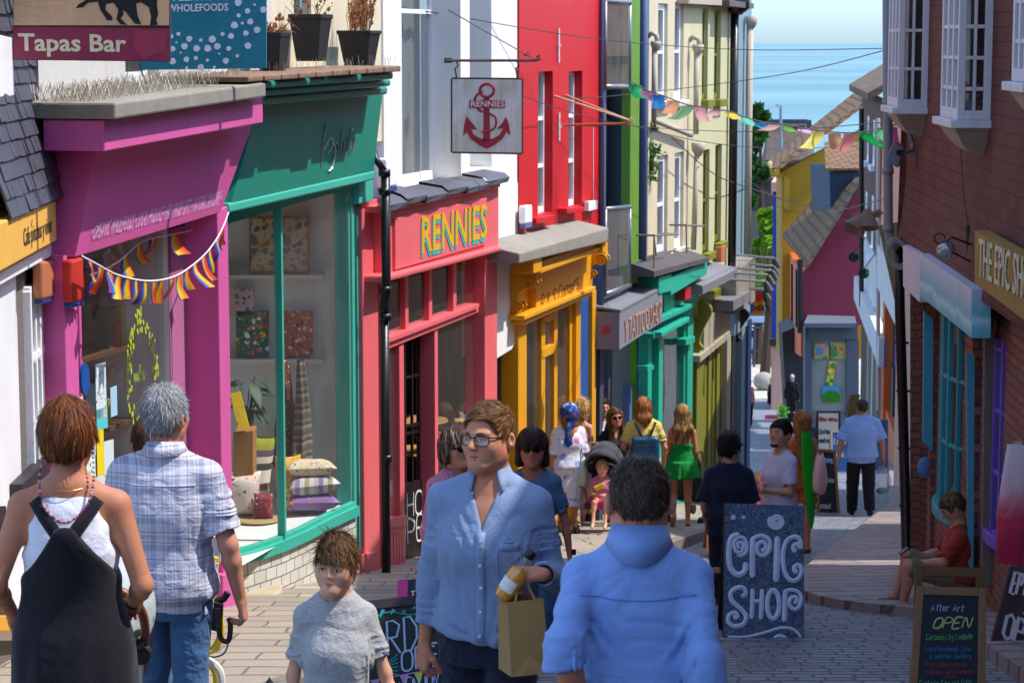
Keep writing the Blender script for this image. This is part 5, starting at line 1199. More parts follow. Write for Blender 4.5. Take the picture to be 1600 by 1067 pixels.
mb=MB();fbox(mb,R2,U2(1371,500),U2(1369,500),-.1,.1,gz(58),zat(58,505));fbox(mb,R2,U2(1363,500),U2(1362,500),-.1,.1,gz(62),zat(62,505));obj('pilaster',mb,paint('cream_post','#bfb6a6'),br)
mb=MB();mb.tube([at(1346,170,66),at(1346,480,66)],.07,8);obj('drainpipe',mb,blackp,br);mb=MB();mb.tube([at(1372,185,56),at(1372,640,56)],.05,8);obj('soil_pipe',mb,paint('pale_pipe','#b8b2ae'),br)
for ya,yb2,hh,l in((22.7,29.6,.5,'near unseen gabled house added behind the tile hung house to shade the lane'),(33.0,43.5,-.4,'far unseen gabled house added behind the tile hung house to shade the lane')):  # unseen houses added to shade the right pavement, the gap lets sun patches through
 hd_=thing('unseen_shade_house',l,'building',(7.2,ya+2,gz(ya)));xa=6.35+.1075*(ya-24);mb=MB();mb.box((xa,ya,gz(yb2)-.5),(xa+6,yb2,hh));obj('wall',mb,sal_,hd_);mb=MB();A=[Vector((xa-.25,ya-.1,hh)),Vector((xa-.25,yb2+.1,hh)),Vector((xa+3,yb2+.1,hh+2.2)),Vector((xa+3,ya-.1,hh+2.2))];mb.loftpoly(A,[p+Vector((0,0,.15))for p in A]);obj('roof',mb,tilem('roof_tiles','#6b4a3c','#7d5b49','#8f8a5c'),hd_)
os_=thing('orange_shop','orange and salmon fronted shop half hidden behind the black corner pipe','building',R2.pt(U2(1395,700),0,gz(50)))
org=paint('orange_gloss','#d9601f',1,.45);sal=paint('salmon','#d98a6a',1,.6)
ua,ub=U2(1412,600),U2(1384,600)
mb=MB();fbox(mb,R2,ua,ub,-.1,.05,gz(50)-.4,gz(50)+.55);fbox(mb,R2,U2(1388,600),U2(1385,600),-.1,.12,gz(52),gz(52)+3.4);obj('stall_riser',mb,org,os_)
mb=MB();fbox(mb,R2,ua,ub,-.3,-.12,gz(50),gz(50)+3.6);obj('shop_window',mb,paint('blue_inside','#3a5f9a',1,.3),os_)
mb=MB();fbox(mb,R2,ua-3,ub,-.1,.3,gz(50)+3.5,gz(50)+4.5);obj('fascia',mb,paint('white_fascia','#cfccca',1,.6),os_)
mb=MB();fbox(mb,R2,ua-3,U2(1376,300),-.3,-.02,gz(50)+4.5,zat(52,190));obj('upper_wall',mb,sal,os_)
h8=wins2(((1378,1396,480-80,490),));mb=MB();fbox(mb,R2,U2(1398,450),U2(1377,450),-.02,.06,zat(52,495),zat(52,410));obj('window',mb,paint('pale_window','#a8b4bc',1,.2),os_)
mb=MB();
for x in(1379,1386,1393):fbox(mb,R2,U2(x,450)-.06,U2(x,450)+.06,.04,.1,zat(52,495),zat(52,410))
obj('window_frame',mb,whitep,os_)
mb=MB();mb.prism([at(x,y,30)for x,y in((1373,352),(1412,345),(1410,505),(1405,500))],(0,.06,0));obj('awning',mb,paint('olive_canvas','#66704c',1,.7),label='olive green awning end behind the corner pipe',cat='awning')
for(x,y,r,l)in((1334,402,7,'far round topiary ball hanging by the maroon gable'),(1350,427,7.5,'near round topiary ball hanging outside the white shop')):
 c=at(x,y,60);mb=MB();rs=random.Random(x);R_=r/FPX*60
 for i in range(500):
  d=Vector((rs.gauss(0,1),rs.gauss(0,1),rs.gauss(0,1))).normalized();p=c+d*R_*rs.uniform(.85,1.03);s=d.orthogonal().normalized()*.03;t=d.cross(s);mb.poly([p-s,p+t+d*.02,p+s,p-t])
 mb.tube([c+Vector((0,0,R_)),c+Vector((.3,0,R_+.4))],.012,5);obj('topiary_ball',mb,leafm('topiary','#1d3a1c',1,.1),label=l,cat='plant')
for(x,y,l)in((1342,348,'left of the two rusty hanging floodlights on the brick house'),(1355,343,'right of the two rusty hanging floodlights on the brick house')):
 t=thing('flood_lamp',l,'lamp',at(x,y,40));mb=MB();d=Vector((-.6,-.3,-.7))if x<1350 else Vector((0,-.3,-1));mb.lathe([(.05,-.18),(.1,-.1),(.22,.16),(.2,.17),(.02,.1)],at(x,y,40),d,12);obj('lamp_head',mb,plain('rust_lamp','#7a5c4e',1,.7),t);mb=MB();mb.tube([at(x,y-6,40),at(x+20,y-12,40),at(1376,335,40)],.05,8);obj('arm',mb,plain('rust_lamp','#7a5c4e'),t)
 # maroon gabled shop -------------------------------------------
YM=75;mg=thing('maroon_house','maroon gabled house with a slate grey shop window at the bend','building',at(1295,668,YM))
mar=paint('maroon','#8a2f45',1,.7,.05,.1)
mb=MB();mb.prism([at(x,y,YM)for x,y in((1254,508),(1400,508),(1400,222),(1338,300),(1254,428))],(0,.4,0));obj('gable_wall',mb,mar,mg)
mb=MB();slg=paint('slate_shopfront','#4f5864',1,.5)
P6=lambda pts,y0,d:mb.prism([at(x,y,y0)for x,y in pts],(0,d,0))
P6(((1264,505),(1340,505),(1340,530),(1264,530)),YM-.3,.6);P6(((1258,505),(1268,505),(1268,680),(1258,680)),YM-.2,.5);P6(((1323,530),(1342,530),(1342,680),(1323,680)),YM-.2,.5);P6(((1262,645),(1342,645),(1342,700),(1262,700)),YM-.2,.5)
obj('shopfront',mb,slg,mg)
mb=MB();mb.loftpoly([at(x,y,YM-.9)for x,y in((1256,505),(1338,505),(1336,512),(1258,512))],[at(x,y,YM)for x,y in((1262,492),(1336,494),(1336,508),(1262,508))]);obj('canopy',mb,paint('lead_canopy','#5f6874',1,.5),mg)
mb=MB();mb.poly([at(x,y,YM-.05)for x,y in((1268,530),(1323,530),(1323,645),(1268,645))]);sw=obj('shop_window',mb,glassm('far_glass',(.85,.88,.88),.6,.03),mg)
mb=MB();mb.poly([at(x,y,YM-.02)for x,y in((1268,530),(1323,530),(1323,645),(1268,645))]);obj('window_backing',mb,plain('win_back','#a9a79c',1,.8),mg)
mb=MB()
for(x0,y0,x1,y1,mi)in((1272,537,1295,561,0),(1298,535,1323,561,0)):mb.prism([at(x,y,YM-.1)for x,y in((x0,y0),(x1,y0),(x1,y1),(x0,y1))],(0,.03,0),mi)
mb.prism([at(x,y,YM-.1)for x,y in((1296,565),(1307,564),(1301,602),(1290,602))],(0,.03,0),1)
mb.prism([at(x,y,YM-.12)for x,y in((1285,603),(1312,602),(1313,620),(1285,621))],(0,.03,0),2);mb.prism([at(x,y,YM-.13)for x,y in((1285,617),(1294,610),(1306,611),(1313,617),(1313,628),(1286,629))],(0,.03,0),3)
obj('window_poster',mb,[floral('far_post','#b9a05a',['#3f8a5a','#c04a3a','#5a8ab0','#d9c23a','#c07a9a'],3.2,.5),floral('far_post2','#c9b83a',['#3f8a3a','#d06a2a','#e0d86a'],5,.5),plain('post_sky','#3f8fae'),leafm('post_green','#3f9a2a')],sw)
mb=MB();mb.prism([at(x,y,YM-.02)for x,y in((1323,338),(1336,338),(1336,362),(1323,362))],(0,.05,0));obj('dark_window',mb,plain('far_dark','#20222c',1,.3),mg)
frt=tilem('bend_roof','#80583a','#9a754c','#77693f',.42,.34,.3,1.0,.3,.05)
mb=MB();A=[at(1222,345,YM-.5),at(1252,438,YM-.5),at(1342,292,YM-.5)]
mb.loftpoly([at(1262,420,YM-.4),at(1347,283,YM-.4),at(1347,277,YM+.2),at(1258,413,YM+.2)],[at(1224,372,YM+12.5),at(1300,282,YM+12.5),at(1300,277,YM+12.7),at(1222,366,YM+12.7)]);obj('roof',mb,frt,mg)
mb=MB();mb.prism([at(x,y,YM+3)for x,y in((1296,268),(1345,268),(1345,330),(1298,345))],(0,5,0));dm=obj('dormer',mb,paint('dormer_blue','#33465c',1,.6),mg)
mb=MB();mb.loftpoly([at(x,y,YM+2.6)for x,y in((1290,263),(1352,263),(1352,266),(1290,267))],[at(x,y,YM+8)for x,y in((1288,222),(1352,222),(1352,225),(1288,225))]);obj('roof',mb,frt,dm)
mb=MB();L0=at(1254,500,YM);
_o=Vector((0,.45,0));mb.loftpoly([at(1254,428,YM)+_o,at(1254,560,YM)+_o,at(1254,560,YM)+_o+Vector((.3,0,0)),at(1254,428,YM)+_o+Vector((.3,0,0))],[at(1234,395,YM+13),at(1234,545,YM+13),at(1234,545,YM+13)+Vector((.3,0,0)),at(1234,395,YM+13)+Vector((.3,0,0))]);obj('side_wall',mb,org,mg)
mb=MB();mb.tube([at(1250,405,YM-.4),at(1250,520,YM-.4)],.09,8);obj('drainpipe',mb,blackp,mg)
mb=MB()
for x,yt,yb,Y in((1239,412,500,84),(1246,420,510,79)):mb.prism([at(q,r,Y)for q,r in((x-3,yt),(x+2.4,yt+6),(x+2.4,yb+4),(x-3,yb))],(.02,.3,0))
obj('dark_window',mb,plain('far_dark','#20222c',1,.3),mg)
# yellow house --------------------------------------------------
YY=88;yh=thing('yellow_house','mustard yellow gabled house with a mossy tiled roof behind the maroon house','building',at(1235,655,YY))
mb=MB();ymu=paint('mustard','#b58a1c',1,.7,.05,.15);mb.prism([at(x,y,YY)for x,y in((1222,560),(1420,560),(1420,150),(1360,195),(1222,268))],(0,.4,0));obj('gable_wall',mb,ymu,yh)
mb=MB();mb.loftpoly([at(1222,262,YY)+_o,at(1222,560,YY)+_o,at(1225,560,YY)+_o,at(1225,262,YY)+_o],[at(1213,262,YY+9),at(1213,545,YY+9),at(1216,545,YY+9),at(1216,262,YY+9)]);obj('side_wall',mb,ymu,yh)
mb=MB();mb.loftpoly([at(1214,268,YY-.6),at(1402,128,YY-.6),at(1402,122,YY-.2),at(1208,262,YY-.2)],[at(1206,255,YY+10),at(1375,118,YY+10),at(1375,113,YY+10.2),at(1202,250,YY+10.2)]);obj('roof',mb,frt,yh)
mb=MB();mb.tube([at(1203,256,YY+6),at(1214,270,YY-.6)],.12,8);mb.tube([at(1206,262,YY),at(1208,272,YY),at(1221,276,YY-.2)],.1,8);obj('gutter',mb,paint('gutter_yellow','#c79a2a'),yh)
mb=MB();mb.prism([at(x,y,YY-.05)for x,y in((1225,275),(1234,278),(1234,330),(1225,328))],(0,.1,0));obj('blind_window',mb,paint('mustard_light','#c79c2c'),yh)
mb=MB();mb.prism([at(x,y,82)for x,y in((1222,520),(1250,508),(1262,530),(1262,700),(1232,690))],(.2,3,0));obj('shopfront',mb,plain('dark_front','#23262a',1,.6),yh)
mb=MB();mb.loftpoly([at(1214,495,96),at(1246,530,82),at(1246,560,82),at(1214,515,96)],[at(1220,488,96),at(1254,515,82),at(1254,545,82),at(1220,508,96)]);obj('fascia',mb,paint('grey_fascia','#77716c'),yh)
bh=thing('blue_house','deep blue house end above a peach coloured base','building',at(1212,640,101))
mb=MB();mb.prism([at(x,y,101)for x,y in((1208,300),(1226,300),(1226,535),(1205,535))],(.9,6,0));obj('wall',mb,paint('deep_blue','#143a98',1,.6),bh)
mb=MB();mb.prism([at(x,y,100.8)for x,y in((1205,540),(1232,540),(1232,655),(1205,650))],(.9,6,0));obj('base_wall',mb,paint('peach','#c79a88',1,.7),bh)
mb=MB();mb.prism([at(x,y,100.6)for x,y in((1203,530),(1232,530),(1232,541),(1203,541))],(.9,6,0));obj('fascia',mb,plain('dark_front','#23262a'),bh)
mb=MB();mb.prism([at(x,y,101)for x,y in((1205,285),(1226,285),(1226,303),(1205,303))],(.9,6,0));obj('parapet',mb,paint('peach','#c79a88'),bh)
fh=thing('brown_roofed_house','dark brown roofed house far off below the sea horizon','building',at(1230,600,135))
mb=MB();mb.loftpoly([at(1196,250,132),at(1262,250,132),at(1270,255,132),at(1190,255,132)],[at(1200,193,138),at(1264,193,138),at(1275,198,138),at(1200,198,138)]);obj('roof',mb,tilem('brown_roof','#51443c','#5f5046','#4a463a',.3,.3,.2,.6,.3),fh)
mb=MB();mb.prism([at(x,y,133)for x,y in((1190,254),(1275,254),(1275,660),(1190,660))],(0,8,0));obj('wall',mb,paint('far_brown_wall','#6a5a50',1,.8),fh)
mb=MB();mb.prism([at(x,y,137)for x,y in((1200,187),(1262,187),(1262,194),(1200,194))],(0,.6,0));mb.prism([at(x,y,134)for x,y in((1262,188),(1268,188),(1268,215),(1262,215))],(0,.6,0));obj('ridge',mb,plain('ridge_blue','#3a4250'),fh)
mb=MB();mb.prism([at(x,y,125)for x,y in((1172,282),(1210,278),(1212,330),(1172,330))],(0,4,0));mb.loftpoly([at(1168,284,124.5),at(1216,279,124.5),at(1216,275,130),at(1168,276,130)],[at(1168,288,124.5),at(1216,283,124.5),at(1216,278,130),at(1168,279,130)]);obj('outbuilding',mb,plain('outb','#4a4644',1,.8),label='low grey roofed outbuilding in front of the trees',cat='building')
sl_=thing('street_lamp','tall grey street lamp in front of the sea','street lamp',at(1220,640,118))
mb=MB();mb.tube([Vector((at(1220,238,118).x,118,gz(118))),at(1220,238,118),at(1220,168,118)],[.12,.1,.07],10);obj('pole',mb,plain('lamp_grey','#7d8a98',1,.5),sl_);mb=MB();mb.prism([at(x,y,118)for x,y in((1222,165),(1213,163),(1212,167),(1222,169))],(0,.2,0));obj('lamp_head',mb,plain('lamp_pale','#aab4bc'),sl_)
# trees ----------------------------------------------------------
def tree(px,pyt,pyb,Y,wpx,label,hx,seed,n=2600,leaf=.28):
 rs=random.Random(seed);c0=at(px,pyb,Y);t=thing('tree',label,'tree',(c0.x,Y,gz(Y)));z1=zat(Y,pyt);z0=zat(Y,pyb);W=wpx/FPX*Y
 mb=MB();base_=Vector((c0.x,Y,gz(Y)));top=Vector((c0.x,Y,z1-(z1-z0)*.25));mb.tube([base_,(base_+top)/2+Vector((.2,0,0)),top],[.28,.2,.06],8)
 cl=[]
 for i in range(34):
  h=rs.random()**.8;z=z0+(z1-z0)*(.04+.93*h);rr=W*(1.05-.75*h)*rs.uniform(.25,1);an=rs.uniform(0,6.28);p=Vector((c0.x+rr*math.cos(an),Y+rr*.9*math.sin(an),z));cl.append((p,rs.uniform(.45,1.0)*W*.42))
  if i%3==0:mb.tube([Vector((c0.x,Y,min(z-.6,top.z))),p],[.09,.02],5)
 obj('trunk',mb,woodm('bark','#4a3a2c',1,.9),t);mb=MB()
 for i in range(n):
  p,r=cl[rs.randrange(len(cl))];d=Vector((rs.gauss(0,1),rs.gauss(0,1),rs.gauss(0,.9)));d=d.normalized()*r*rs.random()**.4;q=p+d
  nrm=Vector((rs.gauss(0,1),rs.gauss(0,1),rs.gauss(.4,1))).normalized();a=nrm.orthogonal().normalized()*leaf*rs.uniform(.5,1.1);b=nrm.cross(a).normalized()*leaf*rs.uniform(.3,.6);mb.poly([q-a,q+b*.8,q+a,q-b])
 obj('crown',mb,leafm('leaf_'+hx,hx),t)
tree(1186,158,330,124,24,'dark green tree rising against the sea at the end of the terrace','#2f5a22',3,3000)
tree(1196,328,480,116,30,'bright yellow green tree lower down beside the blue house','#6f9a1c',5,3600,.24)
tree(1172,250,470,140,26,'dim dark tree behind the bright green one','#24401e',8,2200)
# far street furniture -------------------------------------------
mb=MB();c=at(1193,597,112);mb.sphere((c.x,c.y,gz(112)+.44),(.5,.5,.46),24);obj('stone_ball',mb,stone('ball_stone','#968f84','#a8a196',2),label='big pale stone ball bollard at the foot of the lane',cat='bollard',smooth=True)
sh=thing('bus_shelter','dark framed shelter with a curved blue grey roof at the bottom of the lane','shelter',at(1183,620,122))
mb=MB();P=[]
for i in range(9):
 a=math.pi*i/8;P+=[at(1160,500,124)+Vector((0,-1.2*math.cos(a),.7*math.sin(a))),at(1208,500,124)+Vector((0,-1.2*math.cos(a),.7*math.sin(a)))]
mb.grid(P,9,2);obj('roof',mb,paint('shelter_roof','#7488a4',1,.3),sh,smooth=True)
mb=MB()
for x in(1160,1179,1206):mb.tube([at(x,510,122.8),Vector((at(x,510,122.8).x,122.8,gz(122)))],.07,8)
for y in(512,548,589):mb.tube([at(1160,y,122.8),at(1206,y,122.8)],.06,8)
obj('frame',mb,plain('shelter_dark','#2f3a4c',1,.4),sh)
g=MB();g.grid([(x,y,gz(y)+.012)for y in(108,114,120,126)for x in(4,10,16,22)],4,4);obj('plaza_paving',g,stone('pale_paving','#b0a898','#c2baa9',.8,.8,.1),kind='structure',recalc=False)
g=MB();g.grid([(x,y,gz(y)+.02)for y in(126.5,131)for x in(0,10,20,30)],2,4);obj('far_road',g,stone('far_asphalt','#5a5c60','#686a6c',1,.8,.1),kind='structure',recalc=False)
cr=thing('parked_car','pale silver car parked beyond the shelter','car',at(1185,560,129));
mb=MB();o=at(1185,560,129);zg=gz(129);xs=[-2.1,-2.0,-1.3,-.6,.7,1.4,2.0,2.1];zs_=[.55,.85,.95,1.45,1.45,1.0,.9,.5]
pr=[Vector((o.x+a,128.2,zg+b))for a,b in zip(xs,zs_)]+[Vector((o.x+2.0,128.2,zg+.25)),Vector((o.x-2.0,128.2,zg+.25))];mb.prism(pr,(0,1.7,0));obj('body',mb,paint('car_silver','#b8bcc4',1,.25),cr,bevel=.08)
mb=MB();mb.prism([Vector((o.x+a,128.17,zg+b))for a,b in((-1.15,.97),(-.6,1.38),(.65,1.38),(1.2,.99))],(0,.03,0));obj('window',mb,plain('car_glass','#14181c',1,.1),cr)
for a in(-1.3,1.3):mb=MB();mb.lathe([(.1,0),(.32,0),(.34,.04),(.34,.2),(.1,.2)],(o.x+a,128.15,zg+.33),(0,1,0),16);obj('wheel',mb,plain('tyre','#151515',1,.8),cr)
# people: signed distance bodies meshed with surface nets
def vnoise(P,seed=0):
 i=np.floor(P).astype(np.int64);f=(P-i).astype(np.float32);f=f*f*(3-2*f);out=0
 for dx in(0,1):
  for dy in(0,1):
   for dz in(0,1):
    h=(i[:,0]+dx)*374761393+(i[:,1]+dy)*668265263+(i[:,2]+dz)*1440662683+seed*974711
    h=(h^(h>>13))*1274126177;h=((h^(h>>16))&0xFFFF).astype(np.float32)/65535.0
    wgt=(f[:,0]if dx else 1-f[:,0])*(f[:,1]if dy else 1-f[:,1])*(f[:,2]if dz else 1-f[:,2]);out=out+h*wgt
 return out
def V3(p):return np.array(p,np.float32)
class SD:
 def __init__(s):s.p=[];s.post=None
 def _add(s,fn,lo,hi,k,op):s.p.append((fn,V3(lo),V3(hi),k,op));return s
 def rc(s,a,b,r1,r2=None,k=.02,op='u',cut=None):
  a=V3(a);b=V3(b);r2=r1 if r2 is None else r2;ba=b-a;L2=float(ba@ba)+1e-12
  def fn(P):
   pa=P-a;t=np.clip(pa@ba/L2,0,1);d=np.sqrt(((pa-t[:,None]*ba)**2).sum(1))-(r1+(r2-r1)*t)
   if cut is not None:d=np.maximum(d,(P-b)@(ba/math.sqrt(L2))-cut)
   return d
  r=max(r1,r2);return s._add(fn,np.minimum(a,b)-r,np.maximum(a,b)+r,k,op)
 def el(s,c,r,R=None,k=.02,op='u'):
  c=V3(c);r=V3(r);Rm=None if R is None else np.array(R,np.float32)
  def fn(P):
   q=P-c
   if Rm is not None:q=q@Rm
   k0=np.sqrt(((q/r)**2).sum(1));k1=np.sqrt(((q/(r*r))**2).sum(1))+1e-9
   return k0*(k0-1)/k1
  m=float(r.max());return s._add(fn,c-m,c+m,k,op)
 def loft(s,st,k=.02,op='u',fold=0,nf=9,foldz=None,ph=0.0,e=2.0,ends=.02):
  """stations (z, cx, cy, a, b)"""
  st=np.array(st,np.float32);z0,z1=st[0,0],st[-1,0];zz=np.linspace(z0,z1,60);q=[]
  for j in range(1,5):q.append(np.array([p[1]for p in smooth_pl([(float(a),float(b))for a,b in zip(st[:,0],st[:,j])],12)],np.float32))
  zz=np.array([p[0]for p in smooth_pl([(float(a),float(a))for a in st[:,0]],12)],np.float32)
  def fn(P):
   z=P[:,2];cx,cy,a,b=(np.interp(z,zz,c)for c in q)
   x=P[:,0]-cx;y=P[:,1]-cy
   if fold:
    th=np.arctan2(y,x);fz=np.clip((foldz[0]-z)/(foldz[0]-foldz[1]),0,1)
    m=1+fold*fz*(np.sin(nf*th+ph+2.0*np.sin(z*4))*.6+.4*np.sin(nf*1.7*th+1.3+ph));a=a*m;b=b*m
   if e==2.0:r=np.sqrt((x/a)**2+(y/b)**2)+1e-6
   else:r=(np.abs(x/a)**e+np.abs(y/b)**e)**(1/e)+1e-6
   g=np.sqrt((x/a**2)**2+(y/b**2)**2)/r+1e-3
   d=(r-1)/g;d=np.minimum(d,(r-1)*np.maximum(a,b))
   dz=np.maximum(z-z1,z0-z);hh=np.maximum(ends-np.abs(d-dz),0)/ends
   return np.maximum(d,dz)+hh*hh*ends*.25
  A=st[:,3].max()*(1+fold);B=st[:,4].max()*(1+fold)
  return s._add(fn,(st[:,1].min()-A,st[:,2].min()-B,z0),(st[:,1].max()+A,st[:,2].max()+B,z1),k,op)
 def fn(s,f,lo,hi,k=.01,op='u'):return s._add(f,lo,hi,k,op)
 def ev(s,P,full=False):
  d=np.full(len(P),9.0,np.float32)
  for fn,lo,hi,k,op in s.p:
   if full:m=slice(None);q=P
   else:
    pad=k+.04;m=np.where(np.all((P>lo-pad)&(P<hi+pad),axis=1))[0]
    if not len(m):continue
    q=P[m]
   e=fn(q);a=d[m]
   if op=='u':
    if k>0:h=np.maximum(k-np.abs(a-e),0)/k;r=np.minimum(a,e)-h*h*k*.25
    else:r=np.minimum(a,e)
   elif op=='s':
    e=-e;h=np.maximum(k-np.abs(a-e),0)/max(k,1e-6);r=np.maximum(a,e)+h*h*k*.25
   else:
    h=np.maximum(k-np.abs(a-e),0)/max(k,1e-6);r=np.maximum(a,e)+h*h*k*.25
   d[m]=r
  if s.post is not None:d=d+s.post(P)
  return d
 def cutplane(s,pt,n,k=.006):
  """keep the side opposite to n"""
  pt=V3(pt);n=V3(n)/np.linalg.norm(n);return s.fn(lambda P:(P-pt)@n,(-9,-9,-9),(9,9,9),k,'i')
 def bounds(s):
  u=[(p[1],p[2])for p in s.p if p[4]=='u'];return np.min([a for a,b in u],0)-.03,np.max([b for a,b in u],0)+.03
def surfnet(sd,h,zfine=None,lo=None,hi=None):
 L_,H_=sd.bounds();lo=L_ if lo is None else np.maximum(V3(lo),L_);hi=H_ if hi is None else np.minimum(V3(hi),H_)
 B=6
 xs=np.arange(lo[0],hi[0]+h*B,h,dtype=np.float32);ys=np.arange(lo[1],hi[1]+h*B,h,dtype=np.float32)
 if zfine is None:zs=np.arange(lo[2],hi[2]+h*B,h,dtype=np.float32)
 else:
  zz=[lo[2]]
  while zz[-1]<hi[2]+h*4:zz.append(zz[-1]+(h if zz[-1]>zfine else h*1.9))
  zs=np.array(zz,np.float32)
 n=[((len(a)+B-1)//B)*B for a in(xs,ys,zs)]
 ext=lambda a,m:np.concatenate([a,a[-1]+(a[-1]-a[-2])*np.arange(1,m-len(a)+1,dtype=np.float32)])if m>len(a)else a
 xs,ys,zs=ext(xs,n[0]),ext(ys,n[1]),ext(zs,n[2]);nb=[m//B for m in n]
 cx,cy,cz=(a.reshape(-1,B).mean(1)for a in(xs,ys,zs))
 C=np.stack(np.meshgrid(cx,cy,cz,indexing='ij'),-1).reshape(-1,3);dc=sd.ev(C,True)
 dzb=(zs.reshape(-1,B)[:,-1]-zs.reshape(-1,B)[:,0]);dzb=np.tile(dzb,nb[0]*nb[1])
 diag=.5*np.sqrt(2*(B*h)**2+(dzb+h)**2);act=np.where(np.abs(dc)<diag*1.5+.02)[0]
 D=np.repeat(np.repeat(np.repeat(np.where(dc>0,1.0,-1.0).astype(np.float32).reshape(nb),B,0),B,1),B,2)
 bi=np.stack(np.unravel_index(act,nb),1);o=np.arange(B)
 for c in range(0,len(bi),3000):
  b=bi[c:c+3000]
  ix=(b[:,0,None]*B+o);iy=(b[:,1,None]*B+o);iz=(b[:,2,None]*B+o)
  IX=np.broadcast_to(ix[:,:,None,None],(len(b),B,B,B)).ravel();IY=np.broadcast_to(iy[:,None,:,None],(len(b),B,B,B)).ravel();IZ=np.broadcast_to(iz[:,None,None,:],(len(b),B,B,B)).ravel()
  P=np.stack([xs[IX],ys[IY],zs[IZ]],1);D[IX,IY,IZ]=sd.ev(P)
 D[0]=D[-1]=1;D[:,0]=D[:,-1]=1;D[:,:,0]=D[:,:,-1]=1
 S=D<0;nx,ny,nz=D.shape
 cnt=np.zeros((nx-1,ny-1,nz-1),np.int8)
 for a in(0,1):
  for b in(0,1):
   for c in(0,1):cnt+=S[a:nx-1+a,b:ny-1+b,c:nz-1+c]
 cells=np.argwhere((cnt>0)&(cnt<8))
 if not len(cells):return None
 idx=np.full(cnt.shape,-1,np.int32);idx[tuple(cells.T)]=np.arange(len(cells));acc=np.zeros((len(cells),3),np.float32);num=np.zeros(len(cells),np.float32)
 G=[xs,ys,zs]
 for ax in range(3):
  o1,o2=[(1,2),(0,2),(0,1)][ax]
  for a in(0,1):
   for b in(0,1):
    c0=cells.copy();c0[:,o1]+=a;c0[:,o2]+=b;c1_=c0.copy();c1_[:,ax]+=1
    d0=D[tuple(c0.T)];d1=D[tuple(c1_.T)];m=(d0<0)!=(d1<0);t=d0[m]/(d0[m]-d1[m])
    p=np.stack([G[i][c0[m,i]]for i in range(3)],1);p[:,ax]+=t*(G[ax][c1_[m,ax]]-G[ax][c0[m,ax]]);acc[m]+=p;num[m]+=1
 Vv=acc/num[:,None];F=[]
 for ax in range(3):
  o1,o2=[(1,2),(2,0),(0,1)][ax]
  sl0=[slice(1,-1)]*3;sl0[ax]=slice(0,-1);sl1=[slice(1,-1)]*3;sl1[ax]=slice(1,None)
  a,b=S[tuple(sl0)],S[tuple(sl1)];e=np.argwhere(a!=b);off=np.ones(3,int);off[ax]=0;e=e+off
  flip=S[tuple(e.T)]
  q=[]
  for(da,db)in((0,0),(1,0),(1,1),(0,1)):
   c=e.copy();c[:,o1]-=da;c[:,o2]-=db;q.append(idx[np.clip(c[:,0],0,nx-2),np.clip(c[:,1],0,ny-2),np.clip(c[:,2],0,nz-2)])
  q=np.stack(q,1);q[~flip]=q[~flip][:,::-1];F.append(q)
 F=np.concatenate(F);F=F[(F>=0).all(1)]
 return Vv,F
def net_obj(name,VF,mats,parent,smooth_it=1,mi=None):
 Vv,F=VF
 if smooth_it:
  E=np.concatenate([F[:,[0,1]],F[:,[1,2]],F[:,[2,3]],F[:,[3,0]]]);E=np.concatenate([E,E[:,::-1]])
  for _ in range(smooth_it):
   s_=np.zeros_like(Vv);n_=np.zeros(len(Vv),np.float32);np.add.at(s_,E[:,0],Vv[E[:,1]]);np.add.at(n_,E[:,0],1);Vv=.5*Vv+.5*s_/np.maximum(n_,1)[:,None]
 me=bpy.data.meshes.new(name);me.vertices.add(len(Vv));me.vertices.foreach_set("co",Vv.astype(np.float32).ravel())
 me.loops.add(F.size);me.loops.foreach_set("vertex_index",F.astype(np.int32).ravel());me.polygons.add(len(F))
 me.polygons.foreach_set("loop_start",np.arange(0,F.size,4,dtype=np.int32));me.polygons.foreach_set("loop_total",np.full(len(F),4,np.int32))
 me.polygons.foreach_set("use_smooth",np.ones(len(F),bool))
 for m in(mats if isinstance(mats,(list,tuple))else[mats]):me.materials.append(m)
 if mi is not None:me.polygons.foreach_set("material_index",mi(Vv[F].mean(1)).astype(np.int32))
 me.update(calc_edges=True);me.validate()
 o=bpy.data.objects.new(name,me);COL.objects.link(o);o.parent=parent;return o
def norm(v):v=V3(v);return v/(np.linalg.norm(v)+1e-9)
def Rz(a):c,s=math.cos(a),math.sin(a);return np.array([[c,-s,0],[s,c,0],[0,0,1]],np.float32)
def Rx(a):c,s=math.cos(a),math.sin(a);return np.array([[1,0,0],[0,c,-s],[0,s,c]],np.float32)
def Ry(a):c,s=math.cos(a),math.sin(a);return np.array([[c,0,s],[0,1,0],[-s,0,c]],np.float32)
